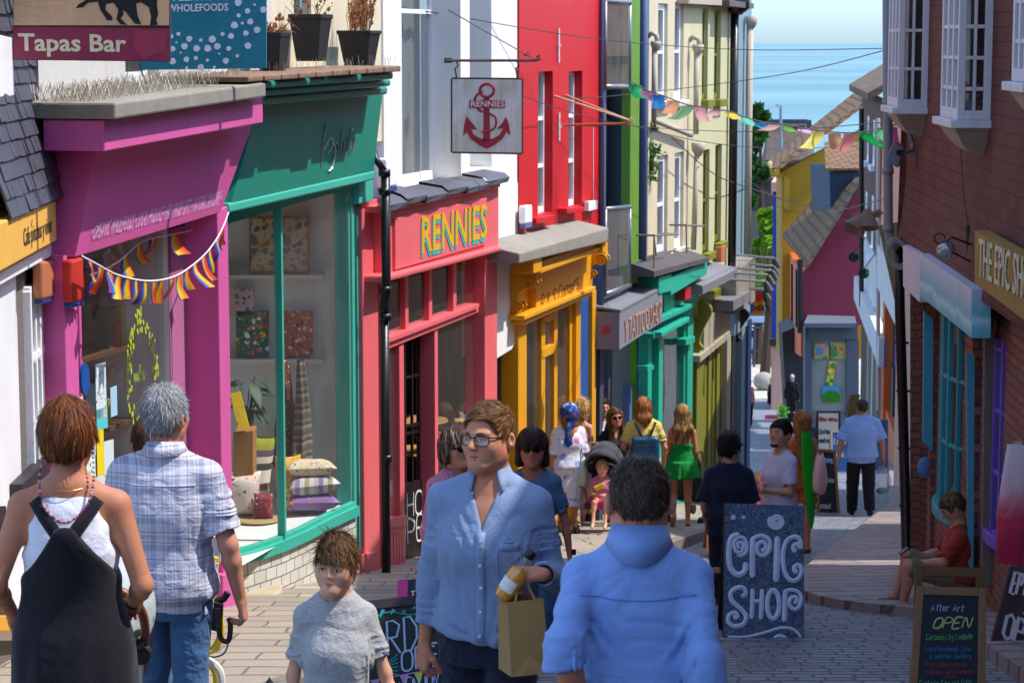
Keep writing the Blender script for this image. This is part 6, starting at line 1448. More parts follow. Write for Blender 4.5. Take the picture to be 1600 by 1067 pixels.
def hand(sd,W,d,n,l,s=1.0,curl=(.35,.45,.5,.55),spread=.06,thumb=.5,det=2):
 """wrist W, hand direction d, palm normal n, thumb side l"""
 d=norm(d);n=norm(V3(n)-d*float(V3(n)@d));l=norm(V3(l)-d*float(V3(l)@d)-n*float(V3(l)@n));W=V3(W);tips=[]
 for i,lo in enumerate((.030,.010,-.011,-.030)):
  b0=W+d*.012*s+l*lo*.55*s;b1=W+d*(.088,.092,.086,.076)[i]*s+l*lo*s;sd.rc(b0,b1,.0145*s,.0115*s,.014*s)
  L_=(.072,.080,.074,.058)[i]*s;p=b1;dd=norm(d+l*lo*spread*30*.1);a=curl[i]
  for j,fr in enumerate((.44,.31,.25)):
   ang=a*(.9,1.15,.8)[j];dd=norm(dd*math.cos(ang)+n*math.sin(ang)if j==0 else dd*math.cos(ang)+norm(np.cross(l,dd)if np.cross(l,dd)@n>0 or True else n)*math.sin(ang)*(1 if np.cross(l,d)@n>0 else-1))
   q=p+dd*L_*fr;sd.rc(p,q,(.0098-.0011*j)*s,(.0090-.0012*j)*s,.005*s);p=q
  tips.append(p)
 t0=W+d*.025*s+l*.020*s;t1=t0+norm(d*.65+l*.75+n*thumb*.6)*.042*s;t2=t1+norm(d*.95+l*.25*(1-thumb)+n*thumb)*.033*s;t3=t2+norm(d*.9+n*(thumb+.2)-l*.25*thumb)*.026*s
 sd.rc(t0,t1,.016*s,.0125*s,.016*s);sd.rc(t1,t2,.0118*s,.0105*s,.006*s);sd.rc(t2,t3,.0105*s,.0085*s,.005*s)
 return tips
def hairline(style):
 if style=='man':return[-.13,-.085,-.06,-.045,-.02,.012,.035,.06,.12],[.074,.068,.055,-.008,-.01,.022,.012,-.055,-.075]
 if style=='part':return[-.13,-.085,-.065,-.045,-.02,.012,.035,.06,.12],[.092,.088,.074,.012,-.008,.026,.014,-.05,-.07]
 if style=='recede':return[-.13,-.07,-.05,-.035,-.02,.012,.035,.06,.12],[.09,.085,.05,.01,.005,.022,.012,-.06,-.08]
 if style=='boy':return[-.13,-.09,-.06,-.045,-.02,.012,.035,.06,.12],[.042,.036,.03,.0,-.01,.015,.005,-.05,-.065]
 if style=='fringe':return[-.13,-.09,-.065,-.04,-.02,.012,.035,.06,.12],[.022,.025,.02,-.06,-.095,-.1,-.1,-.1,-.1]
 if style=='long':return[-.13,-.09,-.07,-.055,-.03,.0,.035,.06,.12],[.075,.07,.05,.01,-.12,-.2,-.3,-.3,-.3]
 return[-.13,.12],[.05,-.1]
SUNG=None
def person(label,px,Y,pytop=None,h=None,face=0.0,det=1,skin='#c98f72',build=1.0,sex='m',Hh=.232,head=(0,0,0),lean=0.0,arms=None,legs=None,top=None,bottom=None,hair=None,glasses=None,shoes=None,dz=0.0,seat=None,group=None,extras=None,waist=1.0,belly=0.0,beard=None,X=None,gnd=None,eyes=True,smile=False,fine=False,jaw=1.0,neck=1.0,shf=None):
 x=at(px,640,Y).x if X is None else X
 g0=(gz(Y)+dz)if gnd is None else gnd
 if h is None:h=zat(Y,pytop)-g0
 kid=h<1.35 and seat is None or sex=='k'
 root=thing('person',label,'person',(x,Y,g0),group,rad(face))
 s=h/1.75;f=sex=='f';hs=Hh/.235
 zh=(.50 if kid else .525)*h;zsh=h-Hh*(shf or(1.31 if not kid else 1.27));sw=(.146 if kid else(.158 if f else .180))*(h/1.21*.84 if kid else s)*build
 up=0.0
 if seat is not None:up=seat-zh
 Zs=lambda z:z+up
 ly=lambda z:-lean*max(0,z-zh)
 T=[]
 bs=build*(s if not kid else h/1.62)
 wst={'m':[(-.09,.12,.10),(0,.165,.118),(.33,.148,.108),(.6,.168,.122),(.84,.160,.108),(.96,.115,.085),(1.03,.07,.068)],'f':[(-.09,.12,.10),(0,.172,.122),(.33,.128,.098),(.62,.143,.118),(.84,.138,.098),(.96,.1,.075),(1.03,.058,.06)]}['f' if f else 'm']
 for t,a,b in wst:
  z=zh+t*(zsh-zh);kk=waist if .1<t<.5 else 1.0
  T.append((Zs(z),0.0,ly(z)+(.01 if t>.8 else 0)-(belly*bs if .05<t<.6 else 0)*.5,a*bs*kk*(.9 if kid else 1),(b*bs+(belly*bs if .05<t<.6 else 0))*kk))
 sd=SD();sd.loft(T,.03)
 hc=V3((0,ly(h)-.018+.01*(0 if kid else 1),Zs(h-Hh*.53)))
 Rh=Rz(rad(head[0]))@Rx(rad(-head[1]))@Ry(rad(head[2]));HX=lambda p:hc+Rh@(V3(p)*hs)
 nb=V3((0,ly(zsh)+.018,Zs(zsh+.015)))
 nk=(.049 if f else .055)*hs*(.84 if kid else 1)*neck
 sd.rc(nb,HX((0,.02,-.06)),nk*1.1,nk,.04*hs)
 for g_ in(-1,1):sd.rc(nb+V3((g_*.02,.0,.005)),V3((g_*sw*.92,ly(zsh)+.012,Zs(zsh-.045*s))),.046*bs,.042*bs,.05)
 rA=(.047,.039,.037,.027)if not f else(.041,.034,.031,.0235)
 rA=tuple(r*(bs if not kid else .84*bs)for r in rA);Ls=(.29*s,.255*s)
 J={}
 arms=arms or{}
 for sd_,sg in(('R',-1),('L',1)):
  S_=V3((sg*sw,ly(zsh)+.012,Zs(zsh-.055*s)));a=arms.get(sd_,{});ud=norm(a.get('u',(sg*.16,.03,-1)));fd=norm(a.get('f',(sg*.06,-.22,-1)))
  E_=S_+ud*Ls[0];W_=E_+fd*Ls[1];J['S'+sd_],J['E'+sd_],J['W'+sd_]=S_,E_,W_
  sd.rc(S_,E_,rA[0]*1.08,rA[1],.035);sd.rc(E_,E_+fd*Ls[1]*.3,rA[1]*.98,rA[2]*1.05,.02);sd.rc(E_+fd*Ls[1]*.3,W_,rA[2]*1.04,rA[3]*.92,.02)
  hd=norm(a.get('h',fd));J['H'+sd_]=hd
  J['tips'+sd_]=hand(sd,W_,hd,a.get('n',(-sg,0.1,0)),a.get('l',(0,-1,0)),s*(.93 if f else 1)*(1.03 if kid else 1),a.get('curl',(.35,.42,.48,.55)),thumb=a.get('thumb',.35),det=det)
 hw=.092*bs;legs=legs or{}
 for k_,sg in(('R',-1),('L',1)):
  lg=legs.get(k_,{});hp=V3((sg*hw,0,Zs(zh-.01)));kn=V3(lg['k'])if 'k' in lg else V3((sg*hw*1.02,-.02+lg.get('y',0)*.45,zh*.53));an=V3(lg['a'])if 'a' in lg else V3((sg*hw*1.05,lg.get('y',0)+.02,.085*s+lg.get('lift',0)))
  J['K'+k_],J['A'+k_]=kn,an;rL=(.082,.055,.054,.036)if not f else(.085,.054,.05,.033);rL=tuple(r*(bs if not kid else .8*bs)for r in rL)
  sd.rc(hp,kn,rL[0],rL[1],.04);md=kn+(an-kn)*.3+V3((0,.012,0));sd.rc(kn,md,rL[1]*.97,rL[2],.03);sd.rc(md,an,rL[2],rL[3],.03)
  ft=lg.get('ft',(sg*.12,-1,0-lg.get('lift',0)*1.5));fd=norm(ft);he=an+V3((0,.02,-.045*s));to=an+fd*.15*s+V3((0,0,-.055*s));J['T'+k_]=to;J['He'+k_]=he
  sd.rc(he,an,.03*s,.032*s,.02);sd.rc(he,to,.032*s,.026*s,.03)
 q=lambda p,r,k=.02,op='u':sd.el(HX(p),np.array(r)*hs,Rh,k*hs,op)
 c_=lambda a,b,r1,r2,k=.012,op='u':sd.rc(HX(a),HX(b),r1*hs,r2*hs,k*hs,op)
 jw=jaw*(.94 if f else 1.0)
 q((0,.014,.034),(.0785,.098,.088));q((0,-.028,-.026),(.0615*jw,.064,.076),.045);c_((-.047*jw,.0,-.05),(-.012,-.066,-.088),.020,.018,.05);c_((.047*jw,.0,-.05),(.012,-.066,-.088),.020,.018,.05)
 q((0,-.074,-.091),(.023*jw,.02,.017),.028)
 if det>=1:
  fat=.004 if kid else 0
  for g_ in(-1,1):
   q((g_*.042,-.054,-.02),(.022+fat,.025,.024+fat),.04);q((g_*.0325,-.1,.004),(.0165,.02,.0125),.016,'s')
   if not kid:c_((g_*.014,-.089,.026),(g_*.048,-.076,.027),.0095,.009,.016)
   q((g_*.087,.019,-.004),(.0125,.018,.032),.008);q((g_*.094,.010,.0),(.006,.01,.016),.004,'s')
   q((g_*.0325,-.0775,.003),(.0155,.013,.0135),.004)
   c_((g_*.010,-.099,-.0285),(g_*.013,-.09,-.027),.0078,.007,.008)
  nl=.4 if kid else .8 if f else 1.2
  c_((0,-.089,.017),(0,-.100-.011*nl,-.022),.0085,.0115*(.5+.5*nl),.012)
  c_((-.020,-.083,-.0585),(0,-.0945,-.0555),.0052,.0068,.007);c_((.020,-.083,-.0585),(0,-.0945,-.0555),.0052,.0068,.007);c_((-.016,-.083,-.0655),(0,-.0915,-.0675),.0055,.0078,.007);c_((.016,-.083,-.0655),(0,-.0915,-.0675),.0055,.0078,.007)
  q((0,-.0995,-.0612),(.017,.008,.0018),.003,'s')
 vox={2:.0046,1:.0105,0:.02}[det]
 if fine:vox=.004
 skm=skinm(skin.lstrip('#'),skin)
 bd=net_obj('body',surfnet(sd,vox,Zs(h-Hh*1.1)if det==2 else None),skm,root,1)
 HAND_SD=sd
 if det>=1 and eyes:
  ew=MB();ir=MB();fwd=Rh@V3((0,-1,0))
  for g_ in(-1,1):
   if glasses=='sun':break
   c=HX((g_*.0325,-.0805,.003));ew.sphere(c,np.array((.0138,.0118,.0066 if kid else .0052))*hs,12,0,Matrix(Rh.tolist()))
   c2=HX((g_*.0325+(-.002 if head[0]<0 else 0),-.0918,.003));ew.sphere(c2,np.array((.0056,.0024,.0056 if kid else .0048))*hs,10,1,Matrix(Rh.tolist()))
   up_=[HX((g_*.0325+.0165*t,-.0885+.007*t*t,.0088-.0035*t*t))for t in(-1,-.5,0,.5,1)];ew.tube(up_,.0014*hs,5,2)
  if ew.v:obj('eyes',ew,[plain('eye_white','#b3a9a2',1,.35),plain('iris_dark','#2a2420',1,.15),plain('lash','#2a1c16',1,.7)],root,smooth=True,local=True)
  hcol=hair['col']if hair else '#3a2a1e'
  bw_=MB()
  for g_ in(-1,1):bw_.tube([HX((g_*(.0145+.012*i),-.0985+.0025*i*i,.0255+.0035*math.sin(i*.9)))for i in range(4)],[.002*hs,.0028*hs,.0026*hs,.001*hs]if kid or f else[.003*hs,.0042*hs,.0038*hs,.0015*hs],6)
  obj('eyebrows',bw_,hairm('brow'+hcol.lstrip('#'),hcol,.8),root,smooth=True,local=True)
  lp=MB();lc='#a8584e' if f or kid else '#9c6654'
  for(zz_,yy_,r_,bow)in((-.0568,-.1005,.0042 if f else .0034,.002),(-.0668,-.0985,.0052 if f else .0042,-.003)):
   lp.tube([HX((.0265*t,yy_+.017*t*t,zz_+bow*(1-t*t)*.6+(.0035*t*t if smile else 0)))for t in(-1,-.7,-.35,0,.35,.7,1)],[.0008*hs,r_*.7*hs,r_*hs,r_*.9*hs,r_*hs,r_*.7*hs,.0008*hs],8)
  if smile:lp.tube([HX((.015*t,-.1+.01*t*t,-.0615+.003*t*t))for t in(-1,-.5,0,.5,1)],[.001*hs,.003*hs,.003*hs,.003*hs,.001*hs],6,1)
  obj('lips',lp,[skinm('lip'+skin.lstrip('#')+lc.lstrip('#'),lc),plain('teeth','#d8d2c6',1,.3)],root,smooth=True,local=True)
 if glasses=='sun':
  gm=MB()
  for g_ in(-1,1):
   o=[HX((g_*.034+.0255*math.cos(a)*(1.05 if math.sin(a)>0 else .92),-.0985+.13*(.034+g_*0)*(abs(g_*.034+.0255*math.cos(a))/.034)**2-.004,.003+.020*math.sin(a)+.002))for a in[k*math.pi/8 for k in range(16)]];gm.prism([Vector(p)for p in o],Vector(Rh@V3((0,.004,0))))
   gm.tube([HX((g_*.06,-.088,.008)),HX((g_*.077,-.06,.008)),HX((g_*.081,.01,.012))],.003*hs,6)
  gm.tube([HX((-.012,-.1035,.01)),HX((.012,-.1035,.01))],.003*hs,6);obj('sunglasses',gm,plain('sunglass_black','#0c0b0c',1,.12),root,local=True)
 if glasses=='clear':
  gm=MB();ln=MB()
  for g_ in(-1,1):
   o=[]
   for k in range(20):
    a=k*math.pi/10;cx,sx_=math.cos(a),math.sin(a);xx=.0255*abs(cx)**.6*(1 if cx>0 else-1);zz_=.0185*abs(sx_)**.65*(1 if sx_>0 else-1);o.append(HX((g_*.0335+xx,-.1035+5.5*(abs(g_*.0335+xx))**2,.002+zz_)))
   gm.tube(o,.0017*hs,6,closed=True);gm.tube(o[1:10],.0026*hs,6);ln.poly([Vector(p)for p in o])
   gm.tube([HX((g_*.0585,-.086,.014)),HX((g_*.075,-.06,.012)),HX((g_*.081,.012,.012))],.0026*hs,6)
  gm.tube([HX((-.01,-.1035,.012)),HX((0,-.1045,.014)),HX((.01,-.1035,.012))],.002*hs,6)
  go=obj('glasses',gm,plain('specs_dark','#1c1a22',1,.3),root,local=True);obj('lens',ln,glassm('lens',(.93,.95,.96),1.6,.0),go,local=True)
 hair_sd=None
 if hair:
  st=hair.get('style','man');th=hair.get('t',.012);fy,fz=hairline(hair.get('line',{'man':'man','boy':'boy','bob':'fringe','long':'long','bun':'man','crop':'man','recede':'recede','pixie':'boy'}[st]));tv=hair.get('top',.006)
  Rt=Rh
  def capfn(P):
   p=(P-hc)@Rt/hs;r=V3((.0785+th,.098+th,.088+th+tv));k0=np.sqrt((((p-V3((0,.014,.034)))/r)**2).sum(1));d=(k0-1)*.085
   ql=p-V3((0,-.004,-.03));
   cut=(np.interp(p[:,1],fy,fz)-p[:,2])*.75
   return np.maximum(d,cut)*hs
  hsd=SD();hsd.fn(capfn,hc-.16*hs,hc+.16*hs,.0)
  if st in('bob','long')or hair.get('bob'):
   Lb=hair.get('len',.1);wv=hair.get('wave',.0)
   for g_ in(-1,1):
    hsd.rc(HX((g_*.07,-.012,.035)),HX((g_*(.078+hair.get('flare',0)),.005,-min(Lb,.1)-.005)),.026*hs,.024*hs,.03)
    hsd.rc(HX((g_*.055,.06,.02)),HX((g_*.06,.06,-min(Lb,.12))),.04*hs,.035*hs,.03)
   hsd.rc(HX((0,.08,.03)),HX((0,.085,-min(Lb,.12))),.045*hs,.04*hs,.03)
   if Lb>.12:
    zt=float(HX((0,0,-.1))[2])
    for g_,yy_ in hair.get('falls',((-1,.09),(1,.09),(0,.1))):
     a=HX((g_*.05,.07,-.06));b=V3((g_*hair.get('spread',.055),ly(zsh)+yy_+.01,zt-Lb+.1+(.04 if g_ else 0)));mid=(a+b)/2+V3((g_*.012,.008,0));hsd.rc(a,mid,.043*hs,.047*hs,.03);hsd.rc(mid,b,.047*hs,.02*hs,.03)
    if hair.get('front'):
     for g_ in hair['front']:hsd.rc(HX((g_*.072,-.02,-.02)),V3((g_*.085,ly(zsh)-.085,zt-Lb*.75)),.026*hs,.018,.03)
  if st=='bun':hsd.el(HX((0,.075,.085)),np.array((.062,.058,.058))*hs,None,.02)
  amp=hair.get('amp',.003);sc_=hair.get('nsc',55)
  hsd.post=lambda P:(vnoise(P*V3((sc_,sc_,sc_*.35)),3)-.5)*2*amp
  hm=hairm(hair['col'].lstrip('#'),hair['col'],hair.get('k',1.0),hair.get('rough',.58));VF=surfnet(hsd,{2:.005,1:.010,0:.018}[det])
  ho=net_obj('hair',VF,hm,root,1)
  ns=hair.get('n',{2:4500,1:320,0:0}[det])
  if ns:
   rg=np.random.default_rng(int(abs(px)*7)%9999);Vv,F=VF;rid=rg.integers(0,len(Vv),ns);P=Vv[rid].copy();crown=HX(hair.get('crown',(.01,.06,.12)));comb=(Rh@V3(hair.get('comb',(0,-.3,0))))
   nst=6;Lh=hair.get('sl',.045 if st not in('bob','long')else .12)*hs*rg.uniform(.5,1.25,ns);jit=hair.get('jit',.25);lift=hair.get('lift',.004)
   pts=[P.copy()];jd=rg.normal(0,jit,(ns,3)).astype(np.float32);eps=.004
   fly=.2+rg.exponential(.75,ns);grow=hair.get('grav',.9 if st in('bob','long')else .35)
   for i in range(nst):
    g3=np.stack([hsd.ev(P+V3(e_))-hsd.ev(P-V3(e_))for e_ in((eps,0,0),(0,eps,0),(0,0,eps))],1);g3/=np.linalg.norm(g3,axis=1,keepdims=True)+1e-6
    t=P-crown;t/=np.linalg.norm(t,axis=1,keepdims=True)+1e-6;t=t*(1-.5*grow)+comb+V3((0,0,-1))*grow+jd;t-=g3*(t*g3).sum(1,keepdims=True);t/=np.linalg.norm(t,axis=1,keepdims=True)+1e-6
    P=P+t*(Lh/nst)[:,None];d=hsd.ev(P);tgt=.0012+lift*(i+1)/nst*fly;P=P+g3*np.clip(tgt-d,-.01,.01)[:,None];pts.append(P.copy())
   wds=hair.get('w',{2:.0017,1:.006,0:.01}[det]);A=np.stack(pts,1);mb=MB();Vs=[];Fs=[];Ms=[]
   tg=A[:,-1]-A[:,0];sd2=np.cross(tg,g3);sd2/=np.linalg.norm(sd2,axis=1,keepdims=True)+1e-6
   taper=np.array([.7,1,1,.9,.75,.5,.12],np.float32)
   LV=A-sd2[:,None]*(wds*.5*taper)[None,:,None];RV=A+sd2[:,None]*(wds*.5*taper)[None,:,None]
   VV=np.stack([LV,RV],2).reshape(-1,3);m=nst+1;base_=(np.arange(ns)*2*m)[:,None];k=np.arange(nst)[None]*2
   FF=np.stack([base_+k,base_+k+1,base_+k+3,base_+k+2],-1).reshape(-1,4)
   mt=[hairm(hair['col'].lstrip('#'),hair['col'],hair.get('k',1.0)),hairm(hair['col'].lstrip('#')+'d',hair['col'],.6*hair.get('k',1)),hairm(hair['col'].lstrip('#')+'l',hair.get('col2',hair['col']),1.5*hair.get('k',1)if 'col2' not in hair else 1.0)]
   so_=net_obj('strands',(VV.astype(np.float32),FF),mt,ho,0);mi_=np.repeat(rg.choice([0,1,2],ns,p=[.5,.28,.22]),nst);so_.data.polygons.foreach_set("material_index",mi_.astype(np.int32))
  hair_sd=hsd
 if beard and det>=1:
  bsd=SD();bsd.rc(HX((-.05,-.02,-.05)),HX((-.018,-.078,-.098)),.02*hs,.018*hs,.02);bsd.rc(HX((.05,-.02,-.05)),HX((.018,-.078,-.098)),.02*hs,.018*hs,.02);bsd.rc(HX((-.018,-.09,-.046)),HX((.018,-.09,-.046)),.007*hs,.007*hs,.01);bsd.rc(HX((-.01,-.082,-.098)),HX((.01,-.082,-.098)),.017*hs,.017*hs,.02)
  net_obj('beard',surfnet(bsd,.008),hairm('beard'+beard.lstrip('#'),beard,.8,.8),root,1)
 vc={2:.0062,1:.0115,0:.02}[det]
 seedn=int(px)%50
 def wrk(amp,sx=(7,7,13),seed=seedn,mm=None):
  sx=V3(sx)
  def f_(P):
   a=vnoise(P*5,seed+5)-.5;q_=P*sx;ar=np.clip((np.abs(P[:,0])-sw*.93)/.03,0,1)*np.clip((Zs(zsh)-.13*s-P[:,2])/.08,0,1);q_[:,2]=P[:,2]*(sx[2]+(17-sx[2])*ar);q_=q_+a[:,None]*2.0;n1=vnoise(q_,seed);n2=vnoise(q_*2.3+9,seed+1)
   return(n1-.5)*amp*1.9+(1-np.abs(2*n2-1))**3*amp*.55-amp*.12 if mm is None else np.minimum((n1-.5)*amp*1.9+(1-np.abs(2*n2-1))**3*amp*.55-amp*.12,mm*.3)
  return f_
 topsd=None
 if top:
  t=top;m=t.get('m',.016)*(s if not kid else .8);ts_=SD();hem=Zs(zh+t.get('hem',-.06)*s);flare=t.get('flare',0.0);slv=t.get('sleeve','short')
  st2=[]
  for(z,cx,cy,a,b)in T:
   if z<hem-.12:continue
   loose=m+(t.get('loose',.012)*s if z<T[4][0]else 0)+(.012 if z<T[2][0]and slv!='none' else 0);st2.append((z,cx,cy,a+loose,b+loose))
  if hem<T[0][0]:st2=[(hem-.02,0,0,T[1][3]+m+flare,T[1][4]+m+flare)]+[(z,cx,cy,max(a,T[1][3]+m)if z<T[1][0]else a,max(b,T[1][4]+m)if z<T[1][0]else b)for z,cx,cy,a,b in st2]
  ts_.loft(st2[:-1]+[(st2[-1][0],0,st2[-1][2],max(.07*bs,st2[-1][3]*.9),max(.06*bs,st2[-1][4]*.85))],.03,e=2.3)
  if f and t.get('bust',1):
   for g_ in(-1,1):ts_.el((g_*.07*bs,ly(zsh)-.095*bs,Zs(zh+(zsh-zh)*.66)),(.062*bs,.05*bs,.06*bs),None,.05)
  if slv!='none':
   for g_ in(-1,1):ts_.rc(nb+V3((g_*.02,.0,.004)),V3((g_*sw*.92,ly(zsh)+.012,Zs(zsh-.045*s))),.048*bs+m,.044*bs+m,.05)
  cuts=[]
  for k_,sg in(('R',-1),('L',1)):
   S_,E_,W_=J['S'+k_],J['E'+k_],J['W'+k_];fd=norm(W_-E_)
   if slv=='none':
    ts_.rc(S_+V3((-sg*.035,0,-.09*s)),S_+V3((-sg*.1*bs,0,-.16*s)),.01,.05*bs,.03);continue
   if slv=='short':
    e_=S_+(E_-S_)*t.get('sl',.62);ts_.rc(S_,e_,rA[0]*1.0+m*.8,rA[0]*.95+m*1.6,.03,cut=0.0);cuts.append((e_,norm(E_-S_),rA[0]*.98+m*.4))
   elif slv=='roll':
    e_=E_+fd*.0*s;ts_.rc(S_,E_,rA[0]*.98+m*.8,rA[1]+m*1.1,.032);ts_.rc(E_-(E_-S_)*.12,E_+fd*.035,rA[1]+m*2.2,rA[1]+m*2.5,.008,cut=0.01);cuts.append((E_+fd*.05,fd,rA[1]+m*.2))
   else:
    ts_.rc(S_,E_,rA[0]*.96+m*.7,rA[1]+m*.9,.032);ts_.rc(E_,W_-fd*.01,rA[1]+m*1.2,rA[3]+m*1.1,.03,cut=0.0);ts_.rc(W_-fd*.075,W_-fd*.008,rA[3]+m*1.25,rA[3]+m*1.15,.006,cut=0.0);cuts.append((W_-fd*.005,fd,rA[3]+m*.55))
  for e_,dd,r in cuts:ts_.rc(e_-dd*.03,e_+dd*.05,r,r,.004,'s')
  nd=t.get('neck',.0);nr=t.get('nr',.057 if slv in('long','roll')or t.get('shirt')else .066)*hs*(.92 if kid else 1)
  ts_.rc(nb+V3((0,-.012-nd*.5,-.004-nd)),nb+V3((0,-.03,.2)),nr,nr*1.2,.006,'s')
  if t.get('vneck'):
   v_=t['vneck'];ts_.fn(lambda P:np.maximum(np.abs(P[:,0]+.004)-np.clip((P[:,2]-(nb[2]-v_))*.30,-.01,.05),P[:,1]-(nb[1]-.03)),(-.12,-.4,nb[2]-v_-.02),(.12,nb[1],nb[2]+.2),.004,'s')
  if slv=='none' and t.get('tank'):
   for sg in(-1,1):ts_.rc(V3((sg*(sw+.03),-.3,Zs(zsh-.03))),V3((sg*(sw+.03),.3,Zs(zsh-.03))),.075*bs+.015,.075*bs+.015,.02,'s');ts_.rc(V3((sg*(sw+.045),-.3,Zs(zsh-.14))),V3((sg*(sw+.045),.3,Zs(zsh-.14))),.06*bs+.01,.06*bs+.01,.02,'s')
  ts_.cutplane((0,0,hem),(t.get('hemtilt',0),0,-1),.006)
  if t.get('open_hem'):pass
  fl_=t.get('folds');base_w=wrk(t.get('wr',.011 if det==2 else .009),t.get('wsc',(5,5,9)),mm=m)
  def base_post(P,fl_=fl_,base_w=base_w):
   d=base_w(P)
   for x0,z0,x1,z1,am,wd in(fl_ or()):
    ax,az=x1-x0,z1-z0;L2=ax*ax+az*az;zz=P[:,2]-Zs(zsh);tt=((P[:,0]-x0)*ax+(zz-z0)*az)/L2;wob=(vnoise(P*11,8)-.5)*.03
    u_=(((P[:,0]-x0)*az-(zz-z0)*ax)/math.sqrt(L2)+wob)/wd;k_=np.clip(np.minimum(tt,1-tt)*4,0,1)*np.exp(-u_*u_);d=d+am*k_*(u_*1.6+.3)
   return d
  ts_.post=base_post
  topsd=ts_
  net_obj(t.get('name','shirt'),surfnet(ts_,vc),t['mat'],root,1)
 if bottom:
  b=bottom;bsd=SD();kind=b['kind'];m=b.get('m',.014)
  if kind in('trousers','shorts'):
   wz=Zs(zh+.12*s)
   bsd.loft([(Zs(zh-.12*s),0,0,T[1][3]*.92+m,T[1][4]+m),(Zs(zh),0,0,T[1][3]+m,T[1][4]+m),(wz,0,0,T[1][3]*.96+m,T[1][4]*.96+m)],.04,e=2.3)
   for k_,sg in(('R',-1),('L',1)):
    hp=V3((sg*hw,0,Zs(zh-.02)));kn,an=J['K'+k_],J['A'+k_];e_=kn+(hp-kn)*.06 if kind=='shorts' else an+V3((0,0,-.015));fl_=b.get('flare',.0)
    if kind=='shorts':e_=kn+(hp-kn)*b.get('short',.1);bsd.rc(hp,e_,rL[0]+m,rL[1]*1.25+m*1.6,.03,cut=0.0)
    else:bsd.rc(hp,kn,rL[0]+m,rL[1]+m*1.4,.03);bsd.rc(kn,e_,rL[1]+m*1.3,rL[3]*1.25+m*1.5+fl_,.03,cut=0.0)
   bsd.post=wrk(b.get('wr',.006),(9,9,14),seedn+7)
  else:
   z1=Zs(b.get('z1',zh+.16*s));z0=Zs(b['z0']);r0=b.get('r0',.3)*s;mid=z1+(z0-z1)*.45;a1,b1=T[2][3]+m,T[2][4]+m
   bsd.loft([(z0,b.get('sx',0),0,r0,r0*.8),(mid,b.get('sx',0)*.5,0,max(T[1][3]+.03,(r0+a1)*.52),max(T[1][4]+.03,(r0*.8+b1)*.52)),(Zs(zh+.03*s),0,0,T[1][3]+.012+m,T[1][4]+.012+m),(z1,0,0,a1,b1)],.02,fold=b.get('fold',.09),nf=b.get('nf',9),foldz=(Zs(zh+.1),z0),ph=px)
   bsd.post=wrk(b.get('wr',.005),(8,8,5),seedn+7)
  net_obj(b.get('name',kind),surfnet(bsd,vc*1.15),b['mat'],root,1)
 if shoes:
  ss=SD()
  for k_ in 'RL':
   he,to,an=J['He'+k_],J['T'+k_],J['A'+k_];ss.rc(he+V3((0,.005,.005)),to+V3((0,0,0)),.042*s,.036*s,.02)
   if shoes.get('high',1):ss.rc(he,an+V3((0,.0,-.01)),.042*s,.044*s,.02)
  net_obj('shoes',surfnet(ss,max(vc,.009)),shoes['mat'],root,1)
 J.update(root=root,HX=HX,Rh=Rh,h=h,s=s,hs=hs,zh=Zs(zh),zsh=Zs(zsh),sw=sw,nb=nb,top=topsd,T=T,bs=bs,hsd=hair_sd,rA=rA,vc=vc)
 return J
def trace(sd,o,d,tmax=1.2):
 """first hit of a ray (person space) with a garment"""
 o=V3(o);d=norm(d);t=0.0
 for _ in range(80):
  v=float(sd.ev((o+d*t)[None])[0]);v=min(v,.05)
  if v<.0008:break
  t+=max(v*.7,.0008)
  if t>tmax:return None
 return o+d*t
def strip_on(J,sd,pts,wd,mat,name,parent=None,d=(0,1,0),off=.003,yo=-.5,thick=None):
 """a band of cloth laid on a garment: pts are (x,z) seen along d"""
 mb=MB();P=[]
 for(x,z)in pts:
  h_=trace(sd,(x,yo,z),d)
  if h_ is not None:P.append(h_-norm(d)*off)
 if len(P)<2:return None
 VV=[];n=len(P)
 for i in range(n):
  t=P[min(i+1,n-1)]-P[max(i-1,0)];sdv=norm(np.cross(t,V3(d)))*wd/2
  for e_ in(-1,0,1):
   q_=P[i]+sdv*e_;h_=trace(sd,q_-norm(d)*.12,d,.3);VV.append((h_ if h_ is not None and abs((h_-q_)@norm(d))<.03 else q_)-norm(d)*off)
 mb.grid([tuple(v)for v in VV],n,3);o=obj(name,mb,mat,J['root']if parent is None else parent,smooth=True,local=True)
 md=o.modifiers.new("solid",'SOLIDIFY');md.thickness=thick or off*.9;md.offset=1 if False else 0
 return o
def to_world(J,p):
 r=J['root'];a=r.rotation_euler.z;q=Rz(a)@V3(p);return Vector((q[0]+r.location.x,q[1]+r.location.y,q[2]+r.location.z))
def to_px(P):
 dep=P.y*cP-P.z*sP;return(800+FPX*P.x/dep,533.5-FPX*(P.y*sP+P.z*cP)/dep)
def loc_of(J,W):
 """world point into person space"""
 r=J['root'];a=-r.rotation_euler.z;return Rz(a)@V3((W[0]-r.location.x,W[1]-r.location.y,W[2]-r.location.z))
